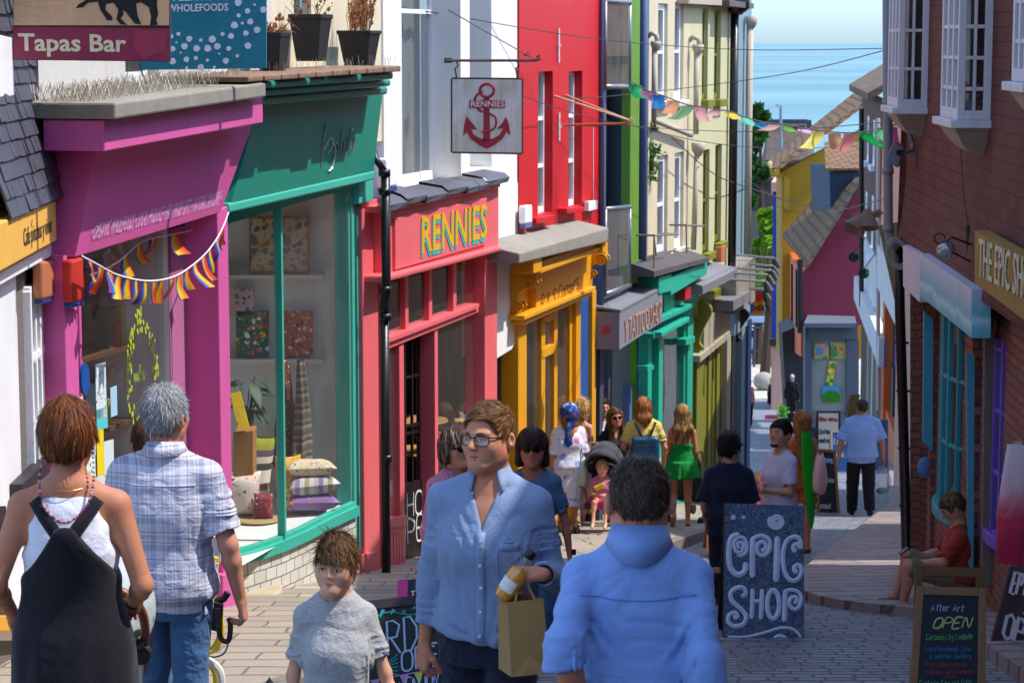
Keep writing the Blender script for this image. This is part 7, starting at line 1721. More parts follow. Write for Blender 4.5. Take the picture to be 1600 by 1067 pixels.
def collar(J,mat,gap=.5,hgt=.036,r=None,drop=.03,tip=.03,name='collar',wide=1.24,bk=.0):
 nb=J['nb'];hs=J['hs'];r=r or .064*hs;mb=MB();P=[];n=29
 for i in range(n):
  th=-math.pi/2+gap+(2*math.pi-2*gap)*i/(n-1);e=abs(i/(n-1)*2-1);lean=.016*math.sin(th)
  fr=max(0,e-.55)/.45
  for(rr,zz)in((r*1.02,-.025),(r*.99,hgt),(r*1.06,hgt+.006),(r*(wide+.14*fr),hgt-drop*(1+bk*max(0,math.sin(th))**2)-tip*fr)):
   P.append(nb+V3((rr*math.cos(th),rr*math.sin(th)*1.05-.008,zz+.012*math.sin(th)+.012)))
 mb.grid([tuple(p)for p in P],n,4);o=obj(name,mb,mat,J['root'],smooth=True,local=True);md=o.modifiers.new("solid",'SOLIDIFY');md.thickness=.003;return o
 # the people
def plaidm(key,base_,c1,c2,freq=9.0):
 b=NB(key);o=b.coord('Object');wob=b.noise(o,4,2);x,y,z=b.sep(o)
 x=b.math('ADD',x,b.math('MULTIPLY',wob,.02));z=b.math('ADD',z,b.math('MULTIPLY',wob,.015));x=b.math('ADD',x,b.math('MULTIPLY',y,.35))
 def band(v,f,stops):return b.ramp(b.math('FRACT',b.math('MULTIPLY_ADD',v,f,.5)),stops,'CONSTANT')
 st=[(0,(0,0,0)),(.12,(.55,.55,.55)),(.34,(0,0,0)),(.42,(.8,.8,.8)),(.46,(0,0,0)),(.55,(.35,.35,.35)),(.7,(0,0,0)),(.8,(.8,.8,.8)),(.84,(0,0,0))]
 f=b.math('ADD',b.math('MULTIPLY',band(x,freq,st),.5),b.math('MULTIPLY',band(z,freq*.92,st),.55))
 col=b.mix(f,hexc(base_),hexc(c1));n1=b.noise(o,14,5);w1=b.noise(b.mapping(o,(1,1,1.7)),11,4,.55,.8)
 m=b.fin(col,.85,b.bump(w1,.45,.03),0,.15);MATS[key]=m;return m
jeans_m=cloth('blue_jeans','#3f6288',1,.9,wr=.5,var=.25,fleck=.2);black_cl=cloth('black_linen','#1b1a20',1,.9,wr=.2,wscale=5);shoe_b=plain('shoe_black','#1a1a1c',1,.5);shoe_t=plain('shoe_tan','#a97a54',1,.6);shoe_w=plain('shoe_white','#cfcac4',1,.6)
chamb=cloth('chambray','#8496b4',1,.85,wr=.25,fleck=.3,wscale=7);navy_cargo=cloth('navy_cargo','#2b2c3c',1,.9,wr=.5);blue_sh=cloth('cornflower_shirt','#7f9bd0',1,.75,wr=.22,var=.04,wscale=6)
M=person('man in chambray shirt and glasses carrying a juice bottle and brown paper bag',764,7.9,632,None,-10,2,'#c98b6c',.97,'m',.224,(-24,3,-2),jaw=1.02,neck=1.1,top=dict(mat=chamb,sleeve='long',hem=-.02,vneck=.15,m=.0145,name='shirt',loose=.02,hemtilt=-.12,wr=.009,wsc=(7,5,4),folds=[(-.12,-.04,-.02,-.26,.005,.012),(-.10,-.02,-.03,-.16,.004,.01),(.13,-.06,.03,-.24,.005,.011),(-.14,-.16,-.05,-.46,.005,.014),(.05,-.34,.15,-.2,.006,.012),(-.08,-.3,-.03,-.55,.006,.014),(.07,-.36,.02,-.56,.007,.014),(.12,-.42,.04,-.5,.008,.012),(-.13,-.46,-.04,-.5,.008,.012),(.10,-.1,.12,-.3,.005,.01)]),bottom=dict(kind='trousers',mat=navy_cargo,m=.022),hair=dict(style='man',line='part',col='#694628',col2='#a07648',comb=(-.9,-.05,.15),grav=.1,sl=.055,jit=.13,top=.011,t=.005,crown=(.035,.05,.11),n=6500,lift=.005),glasses='clear',shoes=dict(mat=shoe_b),fine=True,legs={'L':dict(y=-.2),'R':dict(y=.15)},arms={'R':dict(u=(-.15,.06,-1),f=(-.10,-.12,-1),n=(.5,.5,0),l=(.3,-1,0),curl=(.9,1.0,1.1,1.1),thumb=.7),'L':dict(u=(.2,.16,-1),f=(.0,-.95,.26),h=(-.85,-.5,.05),n=(.1,.5,-.85),l=(-.3,-.3,.8),curl=(.75,.85,.95,1.0),thumb=.5)})
collar(M,chamb,.6,.05,r=.062,drop=.045,tip=.05,wide=1.45)
J=M;zt_,zb_=J['zsh']-.13,J['zh']-.08
strip_on(J,J['top'],[(-.004,z)for z in np.linspace(zt_,zb_,14)],.032,chamb,'placket',off=.0035)
bt=MB()
for i in range(6):
 h_=trace(J['top'],(-.004,-.5,zt_-.03-i*.082),(0,1,0))
 if h_ is not None:bt.lathe([(.0005,.0035),(.0058,.003),(.0058,.0),(.0005,0)],Vector(h_+V3((0,-.006,0))),(0,-1,0),10)
for g_ in(-1,1):bt.lathe([(.0005,.003),(.005,.003),(.005,0)],Vector(J['nb']+V3((g_*.047,-.083,-.022))),(0,-1,0),8)
obj('button',bt,plain('button_white','#dcdcdc',1,.3),J['root'],local=True)
pk=[(.055,zt_-.03),(.055,zt_-.15),(.095,zt_-.165),(.135,zt_-.15),(.135,zt_-.03),(.055,zt_-.03)]
strip_on(J,J['top'],[(x,z)for a,b in zip(pk,pk[1:])for x,z in[(a[0]+(b[0]-a[0])*t,a[1]+(b[1]-a[1])*t)for t in(0,.33,.66)]]+[pk[-1]],.006,chamb,'pocket',off=.002)
strip_on(J,J['top'],[(x,zt_-.045)for x in np.linspace(.057,.133,6)],.03,chamb,'pocket_band',off=.0025)
wl=to_world(M,M['WL']);hc_=wl+Vector(Rz(rad(-10))@(M['HL']*.095));hb=hc_+Vector((-.005,-.035,.0))
bo=thing('juice_bottle','glass bottle of orange juice with a black cap held in the man\'s left hand','bottle',hb);ax=Vector((.52,-.12,.85)).normalized()
mb=MB();mb.lathe([(.004,-.085),(.033,-.085),(.036,-.075),(.036,.015),(.030,.04),(.018,.06),(.015,.075),(.015,.09),(.005,.09)],hb,ax,20);obj('glass',mb,glassm('bottle_glass',(.97,.97,.95),1.6,0),bo,smooth=True)
mb=MB();mb.lathe([(.003,-.081),(.031,-.081),(.034,-.072),(.034,.012),(.028,.03),(.003,.03)],hb,ax,20);jm=plain('orange_juice','#f09a10',1,.3);obj('juice',mb,jm,bo,smooth=True)
mb=MB();mb.lathe([(.003,.083),(.018,.083),(.0185,.105),(.016,.108),(.003,.108)],hb,ax,16);obj('cap',mb,plain('cap_black','#15161a',1,.3),bo,smooth=True)
mb=MB();a_=ax.orthogonal().normalized();b2_=ax.cross(a_);P=[]
for i in range(9):
 th=2.6+i*.22;d_=a_*math.cos(th)+b2_*math.sin(th);P+=[hb+d_*.0366-ax*.05,hb+d_*.0366-ax*.005]
mb.grid(P,9,2);obj('label',mb,plain('paper_label','#e8e2d4',1,.7),bo)
kraft=cloth('kraft_paper','#b08a55',1,.8,wr=.15,var=.05,wscale=5)
pb=thing('paper_bag','brown kraft paper bag with twisted handles hanging from the man\'s left hand','bag',hc_-Vector((0,0,.4)))
top_c=hc_+Vector((.012,-.01,-.075));yw=rad(22);bx_,by_=Vector((math.cos(yw),math.sin(yw),0)),Vector((-math.sin(yw),math.cos(yw),0));tilt=Vector((.045,0,-1)).normalized()
mb=MB();W2,D2,H2=.066,.05,.255
def bagp(a,b,t,k=0):return top_c+bx_*(a*W2*(1+.06*t))+by_*(b*D2*(.85+.3*t))+tilt*(H2*t)
rings=[]
for t in(0,.12,.5,.88,1):
 g_=.35*(1-t)**.7+.1*math.sin(t*3.1)
 rings+=[bagp(-1,-1,t),bagp(0,-1,t)-by_*.004*(t>0),bagp(1,-1,t),bagp(1-g_*.75,0,t),bagp(1,1,t),bagp(-1,1,t),bagp(-1+g_*.75,0,t)]
mb.grid(rings,5,7,closed=True);mb.add([bagp(-1,-1,1),bagp(1,-1,1),bagp(1,1,1),bagp(-1,1,1)],[(0,1,2,3)]);obj('bag_body',mb,kraft,pb)
mb=MB();mb.poly([bagp(-1,-1,1)-by_*.002,bagp(1,-1,1)-by_*.002,bagp(0,-1,.74)-by_*.006]);obj('base_fold',mb,cloth('kraft_light','#c29a62',1,.8,wr=.1),pb)
mb=MB()
for b in(-.9,.9):mb.tube([bagp(-.55,b,.1),bagp(-.5,b,-.02),bagp(-.2,b*.5,-.24),bagp(.2,b*.5,-.24),bagp(.5,b,-.02),bagp(.55,b,.1)],.0045,7)
obj('handle',mb,kraft,pb,smooth=True)
B=person('small boy in a grey t shirt walking in front of the garden chalkboard',522,7.35,839,None,8,2,'#d8a283',.80,'k',.178,(-20,2,3),top=dict(mat=cloth('grey_marl','#a9a8a8',1,.9,wr=.4,fleck=.4),sleeve='short',hem=-.12,m=.014,sl=.72,name='t_shirt',loose=.02,wr=.008,wsc=(7,6,4)),bottom=dict(kind='shorts',mat=cloth('navy_shorts','#262b3c')),hair=dict(style='boy',col='#6a4a2e',col2='#98714a',jit=.26,lift=.009,comb=(.6,-.3,.1),grav=.12,sl=.055,top=.016,t=.007,n=6500,crown=(.0,.05,.11)),shoes=dict(mat=shoe_w),fine=True,arms={'R':dict(u=(-.2,.12,-1),f=(-.06,-.1,-1),n=(1,.2,0),l=(0,-1,0)),'L':dict(u=(.3,.0,-1),f=(.25,-.12,-1),n=(-.6,.3,-.2),l=(-.2,-1,0),curl=(.5,.6,.7,.8))},legs={'L':dict(y=.12),'R':dict(y=-.12)})
F=person('man seen from behind in a cornflower blue shirt with rolled sleeves',1000,5.9,715,None,176,2,'#c78a70',.94,'m',.222,(4,-4,0),neck=1.12,shf=1.2,waist=1.2,top=dict(mat=blue_sh,sleeve='roll',hem=-.16,m=.013,name='shirt',neck=-.035,loose=.022,wr=.010,wsc=(3,3,9),folds=[(-.16,-.33,.15,-.34,.006,.008),(-.15,-.375,.1,-.36,.006,.007),(-.1,-.42,.16,-.41,.007,.008),(-.15,-.45,.14,-.465,.006,.008),(-.1,-.51,.15,-.5,.006,.009),(.14,-.12,.06,-.24,.007,.012),(-.14,-.12,-.07,-.26,.007,.012),(.15,-.2,.09,-.36,.006,.012),(-.15,-.22,-.1,-.36,.006,.012),(.02,-.02,.11,-.1,.004,.01),(-.02,-.02,-.1,-.1,.004,.01)]),bottom=dict(kind='trousers',mat=navy_cargo),hair=dict(style='man',col='#453429',col2='#6a5648',t=.003,top=.004,sl=.022,grav=.3,comb=(0,.1,0),jit=.3,lift=.006,n=7000,w=.0014,crown=(0,.03,.12)),shoes=dict(mat=shoe_b),belly=.02,arms={'R':dict(u=(-.10,.55,-.8),f=(-.02,-.3,-1),n=(1,0,0),l=(0,-1,0)),'L':dict(u=(.17,.75,-.62),f=(-.3,-.5,-.8),n=(-1,0,0),l=(0,-1,0))})
collar(F,blue_sh,.5,.06,r=.067,drop=.045,wide=1.34,bk=1.2)
J=F;zy=J['zsh']-.085
def back_strip(J,sd,pts,wd,mat,name,off=.003):return strip_on(J,sd,pts,wd,mat,name,d=(0,-1,0),off=off,yo=.5)
back_strip(J,J['top'],[(x,zy+.012*(abs(x)/.15)**2)for x in np.linspace(-.15,.15,17)],.0035,cloth('shirt_seam','#6284c4',1,.8,wr=0),'yoke_seam',.0015)
Wm=person('woman seen from behind in black dungarees over a white vest pushing a pram',106,7.5,632,None,183,2,'#b87c5e',1.04,'f',.218,(-6,2,5),top=dict(mat=cloth('white_rib','#d9d8e4',1,.85,wr=.25),sleeve='none',tank=1,hem=.02,m=.008,name='vest',wr=.004,nr=.084,neck=.02,bust=1),hair=dict(style='pixie',col='#6a3818',col2='#9a5a2a',t=.02,top=.016,sl=.07,grav=.35,jit=.14,n=7000,comb=(.2,.1,.0),crown=(.02,.03,.12),lift=.006),shoes=dict(mat=shoe_b),arms={'R':dict(u=(-.30,.10,-1),f=(.22,-.80,-.42),n=(.3,.3,-1),l=(1,-.2,.3),curl=(1.0,1.1,1.2,1.2)),'L':dict(u=(.34,.16,-1),f=(-.1,-.75,-.55),n=(-.3,.3,-1),l=(-1,0,0),curl=(1,1,1,1))})
J=Wm;dsd=SD();T=J['T'];za=J['zsh']-.105
dsd.loft([(J['zh']-.55,0,0,.25,.2),(J['zh']-.2,0,0,.215,.175),(T[1][0],0,0,T[1][3]+.03,T[1][4]+.035),(T[2][0],0,.0,T[2][3]+.035,T[2][4]+.03),(T[3][0]+.05,0,.012,T[3][3]+.034,T[3][4]+.04),(za+.03,0,.02,T[4][3],T[4][4]+.034)],.02,fold=.05,nf=8,foldz=(T[2][0],J['zh']-.5))
dsd.fn(lambda P:(P[:,2]-(za-np.maximum(0,np.abs(P[:,0])-.028)*1.35-3.2*np.maximum(0,np.abs(P[:,0])-.12)**2+(P[:,1]<0)*.0))*.6,(-9,-9,-9),(9,9,9),.01,'i')
dsd.post=lambda P:(vnoise(P*V3((11,11,3))+2*vnoise(P*3,2)[:,None],4)-.5)*.022
net_obj('dungarees',surfnet(dsd,.0065),black_cl,J['root'],1)
u_=SD();u_.p=J['top'].p+dsd.p;
bodyt=SD();bodyt.loft([(z,cx,cy+.008,a+.014,b+.022)for z,cx,cy,a,b in T[:-1]],.03);[bodyt.rc(J['nb']+V3((g_*.02,0,.005)),V3((g_*J['sw']*.92,.012,J['zsh']-.05)),.056,.052,.05)for g_ in(-1,1)]
for g_ in(-1,1):
 shp=[(g_*(.022+(.105-.022)*t),za-.02+(J['zsh']+.005-za)*t)for t in np.linspace(0,1,10)]
 back_strip(J,bodyt,shp,.042,black_cl,'strap',.006)
 mb=MB();HXf=J['HX']
mb=MB();bd_=plain('bead_mix','#7a3a50',1,.4);nb=J['nb'];P=[J['HX']((-.082,.0,-.02)),nb+V3((-.088,.055,.03)),nb+V3((-.07,.098,-.045)),nb+V3((-.03,.118,-.085)),nb+V3((.0,.124,-.095)),nb+V3((.03,.118,-.085)),nb+V3((.07,.098,-.04)),nb+V3((.088,.055,.04)),J['HX']((.082,.0,-.02))]
P=smooth_pl([tuple(p)for p in P],9);rs=random.Random(1)
for i,p in enumerate(P):mb.sphere(p,.0052,6,rs.randrange(4))
obj('bead_cord',mb,[plain('bead%d'%i,c,1,.4)for i,c in enumerate(('#8a2f55','#b06a48','#4a3a6a','#c9a0a8'))],J['root'],local=True)
mb=MB();mb.tube([tuple(nb+V3((.066*math.cos(a),.066*math.sin(a)+.012,.012-.012*math.sin(a))))for a in np.linspace(-.3,math.pi+.3,16)],.0014,5);obj('neck_chain',mb,plain('gold','#c9a050',1,.3,.8),J['root'],local=True)
mb=MB();wv_=J['WR'];fd=norm(J['WR']-J['ER']);mb.tube([Vector(wv_-fd*.02+.029*(norm(np.cross(fd,(0,0,1)))*math.cos(a)+norm(np.cross(fd,np.cross(fd,(0,0,1))))*math.sin(a)))for a in np.linspace(0,2*math.pi,17)[:-1]],.006,6,closed=True);obj('bracelet',mb,plain('bronze_band','#6a5a30',1,.4,.5),J['root'],local=True)
G=person('grey haired man seen from behind in a plaid short sleeved shirt and jeans',258,9.3,607,None,172,2,'#c48a70',1.0,'m',.232,(-14,2,0),top=dict(mat=plaidm('blue_plaid','#c9c6d2','#4f587e','#8088a8',9.5),sleeve='short',sl=.8,hem=-.08,m=.02,name='shirt',shirt=1,neck=-.03,loose=.016,hemtilt=.12,wr=.009,wsc=(5,5,6)),bottom=dict(kind='trousers',mat=jeans_m,m=.012),hair=dict(style='man',col='#8c8b8c',col2='#c9c8ca',t=.010,top=.012,sl=.04,jit=.22,lift=.006,n=7000,comb=(.1,.2,.1),grav=.35),shoes=dict(mat=shoe_b),arms={'R':dict(u=(-.30,.04,-1),f=(-.13,-.25,-1),n=(1,.1,0),l=(0,-1,0),curl=(.8,.9,1,1)),'L':dict(u=(.2,.0,-1),f=(-.1,-.7,-.7))},legs={'R':dict(y=.1),'L':dict(y=-.16)})
collar(G,MATS['blue_plaid'],.6,.055,r=.07,drop=.036,wide=1.4,bk=.8)
back_strip(G,G['top'],[(x,G['zsh']-.075)for x in np.linspace(-.15,.15,15)],.005,MATS['blue_plaid'],'yoke_seam',.002)
person('brown haired child half hidden in front of the grey haired man',231,10.8,654,None,185,1,'#c08a70',1,'f',.22,(10,0,0),top=dict(mat=cloth('rose_tee','#c98a7a'),sleeve='short'),bottom=dict(kind='trousers',mat=jeans_m),hair=dict(style='man',col='#4a3020'))
PK=['#d98aa8','#c9607e','#a84a6a','#e0b0c0']
W6=person('woman with a brown bob and sunglasses in a pink patterned blouse',714,13.3,667,None,24,1,'#c08a72',1,'f',.228,(10,2,0),top=dict(mat=floral('pink_blouse','#c0809a',PK,45,.3),sleeve='long',hem=-.12,m=.018,vneck=.08,name='blouse'),bottom=dict(kind='trousers',mat=navy_cargo),hair=dict(style='bob',len=.06,col='#54382c',col2='#9a8a80',n=900,t=.014),glasses='sun',shoes=dict(mat=shoe_b));collar(W6,MATS['floral_pink_blouse'],.7,.03)
W7=person('woman with a dark bob and sunglasses in a teal t shirt holding a strap',832,14.2,670,None,2,1,'#b07258',1,'f',.23,(-4,2,0),top=dict(mat=floral('teal_tee','#4a6482',['#5a7a94','#6a5a80','#3f5672','#7a88a0'],60,.25),sleeve='short',sl=.75,hem=-.06,m=.016,name='t_shirt'),bottom=dict(kind='trousers',mat=jeans_m),hair=dict(style='bob',len=.085,col='#33211a',col2='#5a3a2c',n=900,t=.016,flare=.005),glasses='sun',shoes=dict(mat=shoe_b),arms={'R':dict(u=(-.25,.1,-1),f=(.15,-.6,.9),n=(.6,.6,0),l=(.4,0,1),curl=(1,1.1,1.2,1.2)),'L':dict(u=(.3,.05,-1),f=(.12,-.1,-1),curl=(.5,.6,.7,.8))})
mb=MB();J=W7;fd=norm(J['WL']-J['EL']);mb.obox(Vector(J['WL']-fd*.03)+Vector((.012,-.04,-.02)),(.03,0,0),(0,.012,0),(0,0,.036));obj('wristwatch',mb,plain('watch_black','#101014',1,.2),J['root'],local=True)
strap=MB();
strip_on(W7,W7['top'],[(-.085,z)for z in np.linspace(W7['zsh']-.02,W7['zsh']-.32,8)],.035,plain('bag_tan','#7a5a40',1,.6),'bag_strap',off=.006)
DZ=.12
W8=person('woman in a blue headscarf and white floral off shoulder dress with a tote bag',888,27.2,631,None,196,1,'#c98a68',1.05,'f',.23,(16,0,0),dz=DZ,top=dict(mat=floral('blue_white_dress','#d4d6e4',['#b86a94','#8fa8d8','#c9a8c8','#a9b8dc'],8,.36),sleeve='short',sl=1.0,hem=-.1,m=.03,name='bodice',nr=.12,neck=.03,loose=.03),bottom=dict(kind='skirt',name='skirt',mat=floral('blue_white_dress','#d4d6e4',[]),z0=.32,r0=.2,fold=.06,m=.035),hair=dict(style='long',len=.42,col='#a8743c',col2='#d0a060',n=500,falls=((.4,.11),),spread=.06),shoes=dict(mat=shoe_t))
J=W8;hs_=SD();hs_.el(J['HX']((0,.03,.03)),(.112,.13,.118),None,.02);hs_.rc(J['HX']((-.0,.09,-.04)),J['HX']((.02,.11,-.12)),.06,.04,.04);hs_.rc(J['HX']((.05,.1,-.06)),J['HX']((.075,.12,-.32)),.035,.045,.04);hs_.rc(J['HX']((.075,.12,-.32)),J['HX']((.06,.12,-.46)),.045,.02,.04);hs_.fn(lambda P:(-.055-(P[:,1]-J['HX']((0,0,0))[1])-.35*(P[:,2]-J['HX']((0,0,.0))[2])),(-9,)*3,(9,)*3,.01,'i')
hs_.post=lambda P:(vnoise(P*30,2)-.5)*.012
net_obj('headscarf',surfnet(hs_,.011),floral('scarf_blue','#2a3f80',['#3f62b0','#8fa8cc','#6a4a78','#20306a','#a8bcd4'],11,.48),J['root'],1)
def shoulder_bag(J,side,mat,label,w_=.32,hgt=.36,drop=.42,dy=.02,name='tote_bag',cat='bag',strap_mat=None,dx=0.0):
 sg=1 if side=='L' else-1;c=to_world(J,(sg*(J['sw']+.07+dx),dy,J['zsh']-drop));t=thing(name,label,cat,c-Vector((0,0,hgt/2)));a=J['root'].rotation_euler.z;bx=Vector(Rz(a)@V3((0,1,0)));by=Vector(Rz(a)@V3((1,0,0)))
 mb=MB();P=[];n,m=9,16
 for i in range(n):
  q=i/(n-1)
  for j in range(m):
   th=2*math.pi*j/m;k=math.sin(math.pi*min(1,q*.9+.12))**.5;P.append(c+bx*(math.cos(th)*w_/2*(.75+.3*k)*(1 if 0<i<n-1 else .8))+by*(math.sin(th)*(.03+.07*k*(1-.5*q)))+Vector((0,0,hgt*(q-.5)+.015*math.sin(3*th+q*5))))
 mb.grid(P,n,m,closed=True);mb.poly(P[:m]);obj('bag_body',mb,mat,t,smooth=True)
 sh=to_world(J,(sg*(J['sw']-.02),0,J['zsh']+.045));mb=MB()
 for g_ in(-1,1):mb.ribbon([c+bx*g_*w_*.3+Vector((0,0,hgt*.45)),c*.5+sh*.5+bx*g_*w_*.2+Vector((0,0,hgt*.3)),sh],.028,by)
 so2=obj('strap',mb,strap_mat or mat,t);md=so2.modifiers.new("solid",'SOLIDIFY');md.thickness=.006;return t
shoulder_bag(W8,'R',cloth('pale_canvas','#b9c2b4'),'pale green canvas tote hanging behind the woman in the headscarf',.3,.36,.5,.05,dx=-.08)
W10=person('woman with curly blonde hair and a red hair tie behind the headscarf woman',906,28.6,624,None,150,1,'#cf9880',1,'f',.23,(10,0,0),dz=DZ,top=dict(mat=cloth('blush_top','#d9b0a4'),sleeve='none',hem=-.05,m=.014),bottom=dict(kind='trousers',mat=cloth('pink_trs','#c08a8a')),hair=dict(style='bob',len=.07,col='#c09a5c',col2='#dcc08a',t=.03,amp=.012,nsc=60,n=700,jit=.6,lift=.02),shoes=dict(mat=shoe_t))
mb=MB();mb.sphere(W10['HX']((-.05,.06,.12)),.03,10);obj('hair_tie',mb,plain('hair_tie_red','#b03048'),W10['root'],local=True)
W11=person('smiling woman with long dark hair in a white top',942,30.0,622,None,12,1,'#d09a7c',1,'f',.23,(6,0,4),dz=DZ,smile=True,top=dict(mat=cloth('white_tee','#d4d0dc'),sleeve='short',hem=-.05),bottom=dict(kind='trousers',mat=black_cl),hair=dict(style='long',len=.36,col='#2a1a16',col2='#4a3028',n=500,front=(-1,1),falls=((-1,.06),(1,.06))),shoes=dict(mat=shoe_b))
W12=person('woman in sunglasses and a black and gold dress with a hand on her hip',961,28.4,637,None,14,1,'#c98c6c',1,'f',.23,(2,2,-6),dz=DZ,smile=True,glasses='sun',top=dict(mat=floral('black_gold','#16131a',['#8a6a34','#a88a50','#3a2a20'],26,.22),sleeve='short',sl=.75,hem=-.1,m=.018,vneck=.1,name='dress_top'),bottom=dict(kind='skirt',name='skirt',mat=floral('black_gold','',[]),z0=.45,r0=.24),hair=dict(style='long',len=.3,col='#5a3820',col2='#8a5c38',n=500,front=(-1,1),falls=((-1,.06),(1,.06))),shoes=dict(mat=shoe_b),arms={'R':dict(u=(-.5,.1,-.8),f=(.75,-.35,-.55)),'L':dict(u=(.2,0,-1),f=(-.2,-.7,-.5))})
W13=person('woman seen from behind in a yellow t shirt with a blue backpack',1006,27.4,621,None,184,1,'#c98e6e',1.1,'f',.232,(-25,0,4),dz=DZ,top=dict(mat=cloth('butter_tee','#d9c268',1,.9,wr=.4),sleeve='short',sl=.72,hem=-.12,m=.018,name='t_shirt'),bottom=dict(kind='trousers',mat=jeans_m),hair=dict(style='long',len=.2,col='#9a5f30',col2='#c08a50',n=700,falls=((-.8,.1),(.8,.1),(0,.1)),spread=.05),shoes=dict(mat=shoe_b),arms={'R':dict(u=(-.35,.05,-1),f=(.0,-.4,-1)),'L':dict(u=(.35,.05,-1),f=(-.1,-.6,-.8))})
def backpack(J,mat,label):
 c=to_world(J,(0,.175,J['zsh']-.31));a=J['root'].rotation_euler.z;t=thing('backpack',label,'backpack',c);bs_=SD();bs_.fn(lambda P:np.linalg.norm(np.maximum(np.abs(P)-V3((.125,.035,.13)),0),axis=1)-.04,(-.18,-.09,-.18),(.18,.09,.18));bs_.post=lambda P:(vnoise(P*22,1)-.5)*.014
 t.rotation_euler.z=a;o=net_obj('bag_body',surfnet(bs_,.012),mat,t,1);mb=MB()
 for g_ in(-1,1):mb.ribbon([(g_*.05,.02,.16),(g_*.09,.0,.26),(g_*.125,-.04,.335)],.03,(0,1,0))
 so2=obj('strap',mb,plain('strap_black','#1a1a20'),t,local=True);md=so2.modifiers.new("solid",'SOLIDIFY');md.thickness=.01
 mb=MB();mb.tube([(-.04,.06,.15),(-.03,.06,.19),(.03,.06,.19),(.04,.06,.15)],.006,6);mb.tube([(-.12,.085,.08),(0,.09,.06),(.12,.085,.08)],.008,6);obj('trim',mb,plain('strap_black','#1a1a20'),t,local=True)
backpack(W13,plain('pack_blue','#1f4a6e',1,.35),'glossy dark blue backpack on the woman in yellow')
W14=person('woman with long blonde hair seen from behind in a green strappy sundress',1066,28.4,632,None,178,1,'#c07f5e',.98,'f',.228,(12,0,0),dz=DZ,top=dict(mat=cloth('emerald','#0f8a3a',1,.85,wr=.4),sleeve='none',hem=-.03,m=.012,name='dress_bodice',nr=.06),bottom=dict(kind='skirt',name='skirt',mat=cloth('emerald','#0f8a3a'),z0=.62,r0=.28,fold=.1,nf=12,z1=1.02),hair=dict(style='long',len=.33,col='#9a7444',col2='#cfa868',n=700,amp=.008,nsc=30,jit=.35,spread=.06,falls=((-1.3,.09),(1.3,.09),(0,.1))),shoes=dict(mat=shoe_t,high=0),legs={'L':dict(a=(.10,.22,.2),k=(.1,-.01,.47),ft=(.1,-.5,-.8)),'R':dict(y=0)},arms={'R':dict(u=(-.16,.02,-1),f=(0,-.4,-1)),'L':dict(u=(.16,0,-1),f=(0,-.6,-.7))})
J=W14;
csd=SD();csd.p=list(J['top'].p);zc_=J['zsh']-.2
for o_ in[c for c in J['root'].children if c.name.startswith('dress_bodice')]:
 bpy.data.objects.remove(o_)
J['top'].cutplane((0,0,zc_),(0,-.12,1),.01);net_obj('dress_bodice',surfnet(J['top'],.011),MATS['cloth_emerald'],J['root'],1)
mb=MB()
for g_ in(-1,1):mb.tube([V3((g_*.085,T_,z_))for T_,z_ in((.1,zc_-.02),(.075,zc_+.1),(.03,J['zsh']+.03),(-.05,J['zsh']-.02))],.007,5)
obj('strap',mb,MATS['cloth_emerald'],J['root'],local=True)
W15=person('person with a dark bun seen from behind in a navy t shirt beside the sign',1140,18.6,678,None,176,1,'#c49076',1.12,'f',.225,(-22,0,0),top=dict(mat=cloth('navy_tee','#1f2436',1,.9,wr=.35),sleeve='short',sl=.95,hem=-.2,m=.03,name='t_shirt',loose=.03),bottom=dict(kind='trousers',mat=cloth('dark_trs','#22242c')),hair=dict(style='bun',col='#17130f',col2='#2a2420',n=900,t=.016,jit=.5,lift=.012),shoes=dict(mat=shoe_b),arms={'R':dict(u=(-.22,.0,-1),f=(.25,-.75,-.4)),'L':dict(u=(.25,.02,-1),f=(-.1,-.5,-.9))})
W16=person('young man with dark hair and folded arms in a pale lilac t shirt',1221,19.6,656,None,-62,1,'#c9957a',.95,'m',.228,(18,6,0),top=dict(mat=cloth('lilac_tee','#c9bfd2',1,.9,wr=.35),sleeve='short',sl=.8,hem=-.14,m=.018,name='t_shirt'),bottom=dict(kind='trousers',mat=cloth('dark_trs','#22242c')),hair=dict(style='man',col='#241a15',n=800,t=.012,comb=(0,-.3,0)),beard='#3a2a20',shoes=dict(mat=shoe_b),arms={'R':dict(u=(-.1,-.25,-1),f=(.75,-.62,.12)),'L':dict(u=(.2,-.2,-1),f=(-.85,-.55,-.05))})
W18=person('woman with long auburn hair and a rust coloured playsuit beside the chalk A-board',1253,25.2,642,None,172,1,'#b97a58',.95,'f',.23,(25,0,0),top=dict(mat=cloth('rust','#a8571f',1,.9,wr=.4),sleeve='none',hem=-.1,m=.016,name='dress_bodice'),bottom=dict(kind='shorts',name='playsuit_shorts',mat=cloth('rust','#a8571f'),short=.35,m=.03),hair=dict(style='long',len=.46,col='#8a5a30',col2='#b98a50',n=700,falls=((-.8,.1),(.8,.1),(0,.11)),spread=.06),shoes=dict(mat=shoe_b,high=0),legs={'R':dict(y=.12),'L':dict(y=-.12)})
shoulder_bag(W18,'R',cloth('pink_canvas','#d0b0b0',1,.9,wr=.4),'pinkish canvas tote bag on the shoulder of the woman in rust',.34,.44,.36,.1,dx=.0)
mb=MB();J=W18;a_,b_2=to_world(J,(-.055,.16,J['zsh']+.1)),to_world(J,(-.13,.17,J['zsh']-.98));P=[]
for i in range(14):
 t=i/13;c=a_+(b_2-a_)*t;wd=.06*(math.sin(math.pi*min(1,t*.8+.2))**.6)+.01
 for j in range(10):th=2*math.pi*j/10;P.append(c+Vector((math.cos(th)*wd,math.sin(th)*.03,0)))
mb.grid(P,14,10,closed=True);obj('umbrella_sleeve',mb,cloth('vivid_green','#159a22',1,.7),smooth=True,label='long vivid green furled umbrella slung over the woman in rust',cat='umbrella')
